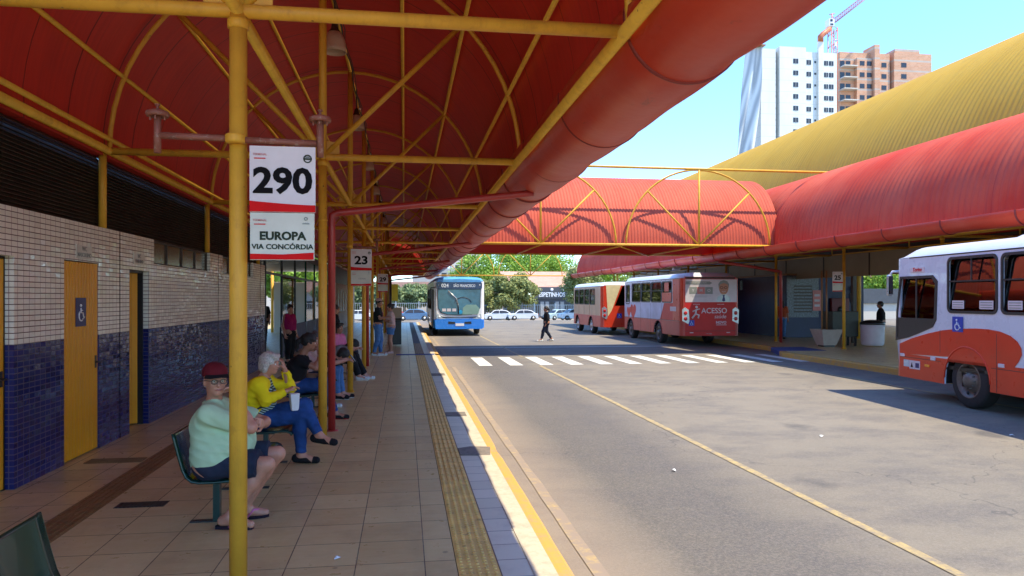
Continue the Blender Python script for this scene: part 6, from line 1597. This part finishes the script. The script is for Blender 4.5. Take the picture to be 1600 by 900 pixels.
# ================================================================== CARS beyond the road
def car(label, x, y, yaw, body, k=1.0):
    t = thing('parked_car', label, 'car', (x, y, gz(y)), yaw, 'cars parked along the far fence')
    prof = [(-2.05, .32), (-2.1, .55), (-2.02, .82), (-1.75, .92), (-1.25, .98), (-.75, 1.36), (-.45, 1.46), (.55, 1.47), (1.15, 1.36), (1.65, 1.0), (2.0, .92), (2.06, .6), (2.02, .32)]
    mb = MB(); mb.smooth = True; P = []
    for px_, pz_ in prof:
        row = []
        for v in (-1, -.96, -.9, -.5, 0, .5, .9, .96, 1):
            taper = .0 if pz_ < 1.0 else (pz_-1.0)*.42; w = .84-taper
            row.append((px_, v*w, pz_-(.05 if abs(v) > .95 else 0)))
        P.append(row)
    mb.grid(P)
    mb.smooth = False
    for s in (-1, 1):   # flanks with wheel arches
        fl = []
        for px_, pz_ in prof: fl.append((px_, s*(.84-(0 if pz_ < 1 else (pz_-1)*.42)), pz_-.05))
        bt = [(2.0, s*.83, .25), (1.78, s*.83, .25)]+[(1.33+.36*math.cos(math.pi*q/8)*1, s*.83, .30+.36*math.sin(math.pi*q/8)) for q in range(0, 9)]+[(.9, s*.83, .25), (-.95, s*.83, .25)]+[(-1.32+.36*math.cos(math.pi*q/8), s*.83, .30+.36*math.sin(math.pi*q/8)) for q in range(0, 9)]+[(-1.75, s*.83, .25), (-2.0, s*.83, .25)]
        b = mb.add(fl+bt, [tuple(range(len(fl)+len(bt)))])
    mb.build('body', body, t)
    for s in (-1, 1):
        for pts in ([(-1.12, 1.0), (-.68, 1.34), (-.42, 1.40), (-.02, 1.41), (-.02, 1.0)], [(.05, 1.0), (.05, 1.41), (.55, 1.41), (1.08, 1.30), (1.45, 1.02)]):
            mb = MB(); vs = [(a, s*(.845-(b-1)*.42+.006), b) for a, b in pts]; mb.add(vs, [tuple(range(len(vs)))]); mb.build('side_window', MAT['windowdark'], t)
        for wx in (-1.32, 1.33):
            w = MB(); w.lathe([(.19, -.09), (.30, -.09), (.31, 0), (.30, .09), (.19, .09)], (wx, s*.76, .31), 20, 'y', cap=True); wo = w.build('wheel', MAT['rubber'], t)
            MB().lathe([(.19, 0), (.17, .01), (.02, .012)], (wx, s*.855-.006, .31), 14, 'y').build('hub_cap', MAT['rim_silver'], wo)
    for xx, z, d in ((-1.27, .99, 1), (1.62, 1.02, -1)):
        mb = MB(); x2 = -.80 if d > 0 else 1.20; z2 = 1.33
        mb.add([(xx, -.70, z+.01), (xx, .70, z+.01), (x2, .60, z2+.02), (x2, -.60, z2+.02)], [(0, 1, 2, 3)]); mb.v = [(a-.012*d, b, c+.012) for a, b, c in mb.v]; mb.build('windscreen', MAT['windowdark'], t)
    for s in (-1, 1):
        MB().box(-2.11, -2.05, s*.62-.14, s*.62+.14, .66, .80).build('headlight', MAT['chrome'], t); MB().box(2.04, 2.09, s*.66-.12, s*.66+.12, .72, .90).build('tail_lamp', MAT['redlens'], t)
    MB().box(-2.0, 1.95, -.7, .7, .22, .34).build('underside', MAT['black'], t)
    return t
D_ = 103
def atpx(px, D):
    L = (px-800)/1150*D; s_, c_ = math.sin(YAW), math.cos(YAW); return D*s_+L*c_, D*c_-L*s_
for px_, D0, yw, bm, lab in ((817, 103, 0, 'carwhite', 'white hatchback parked at the fence left of the walking woman'), (779, 104, 0, 'carwhite', 'white saloon parked nose to tail just right of the blue bus'),
        (873, 101, 25, 'carpale', 'pale blue car parked right of the walking woman'), (897, 97, 10, 'carwhite', 'white car half hidden by the sand coloured small bus'),
        (646, 92, 0, 'carblue', 'blue car parked at the far end of the platform, under the round trees'), (612, 96, 0, 'carred', 'red car mostly hidden behind the posts at the platform end'),
        (560, 100, 0, 'carwhite', 'white car glimpsed between the posts left of the platform end'), (480, 96, 0, 'carwhite', 'white car seen through the waiting hall glass')):
    x, y = atpx(px_, D0); car(lab, x, y, R(yw), MAT[bm])

# ================================================================== FENCE, HOUSES, TOWERS
def fence(label, x0, x1, y, z0, h, col):
    t = thing('metal_fence', label, 'fence', (0, y, z0))
    mb = MB(); n = int((x1-x0)/.28)
    for i in range(n): 
        x = x0+i*.28; mb.box(x-.02, x+.02, -.015, .015, .15, h-.15)
    for z in (.2, h-.15): mb.box(x0, x1, -.02, .02, z-.03, z+.03)
    mb.build('palisade', col, t)
    x = x0
    while x <= x1: MB().box(x-.07, x+.07, -.07, .07, 0, h+.1).build('post', col, t); x += 3.2
    return t
fence('blue grey metal palisade fence behind the white parked cars', 9.8, 30, 109.5, gz(109)-.0, 2.3, MAT['fencegrey'])
fence('pale metal fence behind the blue car left of the blue bus', -14, 8.5, 104, gz(104), 2.6, MAT['chrome'])
def wall_with_windows(name, t, x0, x1, y, z0, z1, cols, rows, ww, whh, mat, depth=8, winm='windowdark'):
    MB().box(x0, x1, y, y+depth, z0, z1).build(name, mat, t)
    for cx in cols:
        for rz in rows:
            f = MB().box(cx-ww/2, cx+ww/2, y-.05, y-.005, rz-whh/2, rz+whh/2).build('window', MAT[winm], t)
            MB().box(cx-.035, cx+.035, y-.075, y-.052, rz-whh/2, rz+whh/2).build('frame', MAT['gasket'], f)
# grill house across the street
gh = thing('grill_house', 'low dark shopfront with clay roof and lettered sign ESPETINHOS across the street', 'shop', (0, 0, 0))
x0, _ = atpx(800, 122); xa, ya = atpx(838, 122); xb, yb = atpx(890, 122); zg = gz(120)
MB().box(x0, xb+6, 121, 132, zg, zg+3.4).build('wall', MAT['facade_dark'], gh)
MB().box(xa-.3, xb+.4, 120.7, 120.95, zg+3.1, zg+5.0).build('sign_board', MAT['facade_dark'], gh)
text('lettering', 'ESPETINHOS', 1.0, MAT['white'], gh, 'xz', ((xa+xb)/2, 120.6, zg+3.75), .03, sx=.80)
for dx, r_ in ((-2.0, .18), (0, .28), (1.9, .2)): MB().ball(((xa+xb)/2+dx, 120.65, zg+4.6), r_, 8, (1, .2, 1)).build('emblem', MAT['white'], gh)
mb = MB(); mb.add([(x0-1, 120.4, zg+4.3), (xb+7, 120.4, zg+4.3), (xb+7, 128, zg+7.1), (x0-1, 128, zg+7.1), (x0-1, 120.4, zg+4.15), (xb+7, 120.4, zg+4.15), (xb+7, 128, zg+6.95), (x0-1, 128, zg+6.95)], [(0, 1, 2, 3), (7, 6, 5, 4), (0, 4, 5, 1)])
mb.v = [(a, b+.8, c+.8) for a, b, c in mb.v]; mb.build('roof', MAT['rooftile'], gh)
for i in range(7): MB().box(xa+i*.85, xa+i*.85+.6, 120.93, 120.995, zg+.2, zg+2.6).build('shopfront_window', MAT['facade_grey'] if i % 3 else MAT['windowdark'], gh)
# pale flats between the gutter and the big tree
xg, yg = atpx(722, 210)
pf = thing('apartment_block', 'distant pale apartment block glimpsed under the end of the gutter', 'building', (xg, yg, 0))
wall_with_windows('wall', pf, -3, 5, 0, -2, 17, (-1.4, 1, 3.4), (4.5, 7.5, 10.5, 13.5), 1.1, 1.3, MAT['facade_pale'])
xg, yg = atpx(700, 190)
pf = thing('apartment_block', 'distant grey block with window bands behind the blue bus', 'building', (xg, yg, 0))
wall_with_windows('wall', pf, -9, 5, 0, -2, 9.5, (-7, -5, -3, -1, 1, 3), (2.2, 5, 7.8), 1.3, .9, MAT['facade_grey'])
# houses seen far left through the hall
for px_, D0, w_, h_, mm, lab in ((470, 120, 16, 5.5, 'facade_pale', 'pale low house seen through the waiting hall'), (640, 118, 22, 4.2, 'facade_pale', 'long white wall house behind the blue parked car')):
    x, y = atpx(px_, D0); t = thing('house', lab, 'house', (x, y, gz(120)))
    wall_with_windows('wall', t, -w_/2, w_/2, 0, 0, h_, [-w_/2+2+3.2*i for i in range(int(w_/3.2))], (h_*.5,), 1.2, 1.2, MAT[mm])
    MB().prism([(-w_/2-.4, h_), (w_/2+.4, h_), (w_/2-1, h_+1.6), (-w_/2+1, h_+1.6)], -.4, 8, 'xz').build('roof', MAT['rooftile'], t)
# ---- white tower under construction
TY = 175.0
def xat(px, Y):
    r = (px-800)/1150; s_, c_ = math.sin(YAW), math.cos(YAW); return Y*(s_+r*c_)/(c_-r*s_)
def zat(py, px, Y):
    X = xat(px, Y); return CAM_H+(466-py)/1150*(X*math.sin(YAW)+Y*math.cos(YAW))
wt = thing('white_tower', 'tall white apartment tower under construction with rows of small windows', 'building', (0, 0, 0))
xa, xb, xc, xd, xe = xat(1189, TY), xat(1214, TY), xat(1277, TY), xat(1285, TY), xat(1308, TY)
ztA = zat(76, 1200, TY); ztB = zat(74, 1240, TY); ztC = zat(81, 1265, TY)
MB().box(xa, xb-.35, TY, TY+7, -2, ztA).build('wall', MAT['tower'], wt)
MB().box(xb-.35, xb+.5, TY+.9, TY+12, -2, ztA-.5).build('recess', MAT['facade_grey'], wt)
MB().box(xb+.5, xat(1258, TY), TY-.4, TY+12, -2, ztB).build('wall', MAT['tower'], wt)
MB().box(xat(1258, TY)+.01, xe, TY+.1, TY+12, -2, ztC).build('wall', MAT['tower'], wt)
MB().box(xc, xd, TY-.6, TY+.09, -2, zat(66, 1280, TY)).build('stair_shaft', MAT['tower'], wt)
fl0 = zat(96, 1242, TY); fh = 18.35/1150*(xat(1242, TY)*math.sin(YAW)+TY*math.cos(YAW))
for k in range(9):
    z = fl0-k*fh
    for px_, w_, yy in ((1242, 1.35, TY-.4), (1264, 1.25, TY+.1), (1291, 1.1, TY+.1), (1299, 1.25, TY+.1)):
        x = xat(px_, TY); f = MB().box(x-w_/2, x+w_/2, yy-.06, yy-.01, z-.62, z+.55).build('window', MAT['windowdark'], wt); MB().box(x-.05, x+.05, yy-.1, yy-.065, z-.62, z+.55).build('mullion', MAT['facade_grey'], f)
    x = xat(1274, TY); MB().box(x-.25, x+.25, TY+.04, TY+.09, z-.15, z+.4).build('vent_opening', MAT['windowdark'], wt)
    if k > 3: MB().box(xa-.06, xa-.01, TY+3.2, TY+5.2, z-.6, z+.55).build('window', MAT['windowdark'], wt)
    MB().box(xb-.12, xb+.2, TY+.82, TY+.89, z-.2, z+.4).build('vent_opening', MAT['windowdark'], wt)
nt_ = thing('safety_net', 'white safety net draped down the left flank of the white tower', 'net')
mb = MB(); mb.smooth = True; P = []
zt_, zb_ = ztA+.8, zat(232, 1160, TY)-14
for i in range(30):
    u = i/29; z = zt_+(zb_-zt_)*u
    xl = xat(1173-24*u**1.15, TY-1.2); xr = xat(1191-26*max(0, u-.15)**1.3, TY-1.2); row = []
    for k in range(14):
        v = k/13; row.append((xl+(xr-xl)*v, TY-1.0+.5*math.sin(v*9+u*7)+2.5*(1-v), z+.5*math.sin(v*3)))
    P.append(row)
mb.grid(P); n_ = mb.build('net', MAT['net'], nt_); md = n_.modifiers.new('t', 'SOLIDIFY'); md.thickness = .05
MB().box(xa-3.0, xa+.5, TY-1.6, TY+1, ztA+.2, ztA+.5).build('outrigger', MAT['wood'], nt_)
# ---- brick tower
OY = 190.0
ot = thing('brick_tower', 'unplastered orange brick tower under construction beside the white tower', 'building', (0, 0, 0))
def X(p): return xat(p, OY)
def Z(q, p): return zat(q, p, OY)
MB().box(X(1312), X(1360), OY, OY+12, -2, Z(82, 1336)).build('wall', MAT['brick'], ot)
MB().box(X(1335), X(1358), OY-1.2, OY-.01, -2, Z(93, 1345)).build('wall', MAT['brick'], ot)
MB().box(X(1359), X(1367), OY-2.2, OY+3, -2, Z(74, 1363)).build('shaft', MAT['brick'], ot)
MB().box(X(1367)+.01, X(1388), OY-.6, OY+12, -2, Z(85, 1375)).build('wall', MAT['brick'], ot)
MB().box(X(1388)+.01, X(1392), OY+.8, OY+12, -2, Z(84, 1390)).build('recess', MAT['brick'], ot)
MB().box(X(1392)+.01, X(1450), OY-1.4, OY+12, -2, Z(86, 1420)).build('wall', MAT['brick'], ot)
MB().box(X(1394), X(1432), OY-1.2, OY+11, Z(86, 1420)+.01, Z(80, 1420)).build('parapet', MAT['brick'], ot)
MB().box(X(1370), X(1395), OY+4, OY+14, Z(85, 1375)+.01, Z(80, 1380)).build('roof_house', MAT['facade_grey'], ot)
for k in range(6):
    z = Z(101, 1346)-k*fh*1.06
    for px_, w_, yy in ((1343, 1.4, OY-1.2), (1354, 1.4, OY-1.2), (1379, 1.5, OY-.6), (1407, 1.6, OY-1.4)):
        x = X(px_); f = MB().box(x-w_/2, x+w_/2, yy-.06, yy-.01, z-.65, z+.6).build('window', MAT['windowdark'], ot)
    MB().box(X(1369), X(1371), OY-.66, OY-.61, z, z+.45).build('vent_opening', MAT['windowdark'], ot)
    MB().box(X(1313), X(1334), OY-2.0, OY-.01, z-1.15, z-.85).build('balcony_slab', MAT['facade_pale'], ot)
    for px_ in (1316, 1325): MB().box(X(px_)-.7, X(px_)+.7, OY-.06, OY-.01, z-.85, z+.8).build('window', MAT['windowdark'], ot)
# ---- crane
cr = thing('tower_crane', 'orange tower crane with white cab and raised jib above the towers', 'crane', (0, 0, 0))
CY = 183.0; cxm = xat(1301, CY); zb_, zt_ = zat(110, 1300, CY), zat(44, 1300, CY); hw = .85
mb = MB()
for sx in (-1, 1):
    for sy in (-1, 1): mb.tube((cxm+sx*hw, CY+sy*hw, zb_-20), (cxm+sx*hw, CY+sy*hw, zt_), .13, n=5)
z = zb_-10
k = 0
while z < zt_:
    for sx in (-1, 1):
        mb.tube((cxm-hw, CY+sx*hw, z), (cxm+hw, CY+sx*hw, z+1.6), .08, n=4); mb.tube((cxm+sx*hw, CY-hw, z+1.6), (cxm+sx*hw, CY+hw, z), .08, n=4)
    mb.tube((cxm+hw, CY-hw, z+1.6), (cxm-hw, CY-hw, z+3.2), .08, n=4); z += 3.2
mb.build('mast', MAT['crane'], cr)
x0 = xat(1291, CY); x1 = xat(1299, CY); cb = MB().box(x0, x1, CY-1.4, CY+.6, zat(43, 1294, CY), zat(32, 1294, CY)).build('cab', MAT['white'], cr)
MB().box(x0+.3, x1-.5, CY-1.46, CY-1.41, zat(36.5, 1294, CY), zat(33, 1294, CY)).build('window', MAT['windowdark'], cb); MB().box(x0+.3, x1-.3, CY-1.46, CY-1.41, zat(42, 1294, CY), zat(39.5, 1294, CY)).build('window', MAT['windowdark'], cb)
mb = MB(); A0 = Vector((xat(1304, CY), CY, zat(36, 1304, CY))); A1 = Vector((xat(1400, CY), CY+2, zat(-38, 1400, CY))); ax_ = (A1-A0).normalized(); nn = Vector((-ax_.z, 0, ax_.x)).normalized()
for off in (Vector((0, -.5, 0)), Vector((0, .5, 0)), nn*1.0): mb.tube(A0+off, A1+off, .11, n=5)
for i in range(26):
    a = A0.lerp(A1, i/26); b = A0.lerp(A1, (i+.5)/26); c = A0.lerp(A1, (i+1)/26)
    for s in (-.5, .5): mb.tube(a+Vector((0, s, 0)), b+nn, .06, n=4); mb.tube(b+nn, c+Vector((0, s, 0)), .06, n=4)
    mb.tube(a+Vector((0, -.5, 0)), c+Vector((0, .5, 0)), .05, n=4)
mb.build('jib', MAT['crane_pink'], cr)
mb = MB(); mb.tube((xat(1299, CY), CY, zt_), (xat(1300, CY), CY, zat(21, 1300, CY)), .2, n=5); mb.tube((xat(1296, CY), CY, zat(23, 1300, CY)), (xat(1304, CY), CY, zat(21, 1300, CY)), .15, n=5); mb.tube((xat(1303, CY), CY, zat(30, 1303, CY)), (xat(1300, CY), CY, zat(22, 1300, CY)), .12, n=5)
mb.build('peak', MAT['crane_pink'], cr)
mb = MB(); mb.path([(xat(1281, TY), TY-.3, zat(66, 1280, TY)), (xat(1281, TY), TY-.3, zat(58, 1281, TY)), (xat(1285, TY), TY-.3, zat(54, 1285, TY)), (xat(1297, TY), TY, zat(45, 1297, TY))], [.75, .75, .7, .6], 8); mb.build('hoist_chute', MAT['crane'], cr)
mb = MB(); x = xat(1313, TY); 
mb.tube((x, TY+2, ztC), (x, TY+2, zat(62, 1313, TY)), .18, n=6)
for k in range(4): mb.tube((x-.5, TY+2, ztC+.8+k*1.1), (x+.5, TY+2, ztC+.8+k*1.1), .14, n=6)
props(mb.build('rooftop_mast', MAT['chrome']), 'short pale mast standing on the white tower roof right of the crane', 'mast')

# ================================================================== TREES
def tree(label, x, y, h, rx, ry, rz, zc, lm, n=9000, leaf=.30, clumps=34, tr=.22, lean=0, seed=1, sub=True):
    g = np.random.default_rng(seed); z0 = gz(y); t = thing('tree', label, 'tree', (x, y, z0), 0)
    mb = MB(); mb.path([(0, 0, -.2), (lean*.3, 0, zc*.4), (lean*.7, .1, zc*.8)], [tr, tr*.8, tr*.6], 9)
    C = []
    while len(C) < clumps:
        p = g.uniform(-1, 1, 3); d = np.linalg.norm(p)
        if .25 < d < 1 and p[2] > -.85: C.append(p*np.array([rx, ry, rz])*(.62+.38*g.random()))
    C = np.array(C); R_ = g.uniform(.20, .36, clumps)*min(rx, rz)*1.25
    for c in C[:10]: mb.path([(lean*.7, .1, zc*.75), (c[0]*.4+lean, c[1]*.4, zc*.85+c[2]*.3+.4), (c[0]*.85+lean, c[1]*.85, zc+c[2]*.85)], [tr*.45, tr*.25, tr*.08], 6)
    mb.build('trunk', MAT['bark'], t)
    ci = g.integers(0, clumps, n); dr = g.normal(size=(n, 3)); dr /= np.linalg.norm(dr, axis=1)[:, None]
    rad = R_[ci]*(g.random(n)**.38)*(1+.25*g.normal(size=n)*.5)
    P = C[ci]+dr*rad[:, None]*np.array([1, 1, .78])+np.array([lean, 0, zc])
    nrm = dr*.7+g.normal(size=(n, 3))*.5+np.array([0, 0, .35]); nrm /= np.linalg.norm(nrm, axis=1)[:, None]
    a = np.cross(nrm, g.normal(size=(n, 3))); a /= np.linalg.norm(a, axis=1)[:, None]; b = np.cross(nrm, a)
    s = leaf*g.uniform(.6, 1.3, n)[:, None]
    V = np.stack([P+a*s*.5, P+b*s*.32, P-a*s*.5, P-b*s*.32], 1).reshape(-1, 3)
    me = bpy.data.meshes.new('crown'); me.vertices.add(4*n); me.vertices.foreach_set('co', V.ravel()); me.loops.add(4*n); me.loops.foreach_set('vertex_index', np.arange(4*n)); me.polygons.add(n); me.polygons.foreach_set('loop_start', np.arange(0, 4*n, 4)); me.polygons.foreach_set('loop_total', np.full(n, 4)); me.update(); me.validate()
    me.materials.append(lm); o = bpy.data.objects.new('crown', me); COL.objects.link(o); o.parent = t
    return t
for i, (px_, D0, h, rx, rz, zc, lm, n, lab) in enumerate((
    (800, 150, 0, 8.5, 6.5, 9.5, 'leaf_bright', 16000, 'tall bright green tree rising behind the clay roofed shop'),
    (862, 158, 0, 7.0, 6.0, 9.0, 'leaf_bright', 12000, 'bright green tree behind the shop sign, right of the tallest one'),
    (752, 145, 0, 5.5, 5.5, 8.0, 'leaf_bright', 8000, 'bright green tree edging the blue bus roof'),
    (795, 112, 0, 5.6, 3.1, 4.1, 'leaf_olive', 15000, 'low spreading olive green tree standing over the white parked cars'),
    (757, 114, 0, 3.0, 3.0, 3.6, 'leaf_olive', 6000, 'olive green tree right beside the blue bus'),
    (632, 108, 0, 3.4, 2.1, 3.6, 'leaf_dark', 9000, 'dense round tree left of the blue bus, first from the platform posts'),
    (668, 108, 0, 3.2, 2.1, 3.5, 'leaf_dark', 9000, 'dense round tree touching the left flank of the blue bus'),
    (600, 106, 0, 3.2, 2.3, 3.9, 'leaf_dark', 7000, 'dense round tree behind the platform posts'),
    (450, 70, 0, 4.5, 3.5, 4.2, 'leaf_bright', 12000, 'green tree seen through the left bay of the waiting hall'),
    (500, 82, 0, 4.5, 3.2, 4.6, 'leaf_olive', 10000, 'olive tree seen through the right bay of the waiting hall'),
    (560, 110, 0, 4.5, 3.2, 4.2, 'leaf_dark', 7000, 'dark tree behind the pale annex'),
    (905, 96, 0, 3.2, 2.6, 4.6, 'leaf_olive', 5000, 'thin crowned tree with bare forked trunk by the sand coloured bus'),
    (935, 125, 0, 6.5, 4.5, 6.0, 'leaf_bright', 9000, 'green tree filling the gap above the sand coloured bus'),
    (1000, 130, 0, 8, 4.5, 5.5, 'leaf_olive', 9000, 'olive tree behind the posts of the far platform'),
    (1370, 90, 0, 4.0, 4.0, 4.6, 'leaf_bright', 7000, 'green tree seen past the right side of the navy kiosk'),
    (1480, 95, 0, 9.0, 4.0, 4.6, 'leaf_bright', 9000, 'wide green tree behind the nearest bus'),
    (1120, 140, 0, 9.0, 4.0, 5.0, 'leaf_olive', 8000, 'olive tree far behind the beige cabin'))):
    x, y = atpx(px_, D0); tree(lab, x, y, h, rx, rx*.8, rz, zc, MAT[lm], n, leaf=.42 if D0 > 100 else .34, clumps=30+int(rx*2), tr=.18+.02*rx, seed=i+3)
x, y = atpx(1366, 75)
t = thing('house', 'grey slate roofed house seen past the navy kiosk beside the nearest bus', 'house', (x, y, gz(y)))
MB().box(-3, 3, 0, 5, 0, 1.6).build('wall', MAT['facade_pale'], t)
MB().prism([(-3.3, 1.6), (3.3, 1.6), (2.8, 3.1), (-2.8, 3.1)], -.2, 5, 'xz').build('roof', MAT['facade_dark'], t)
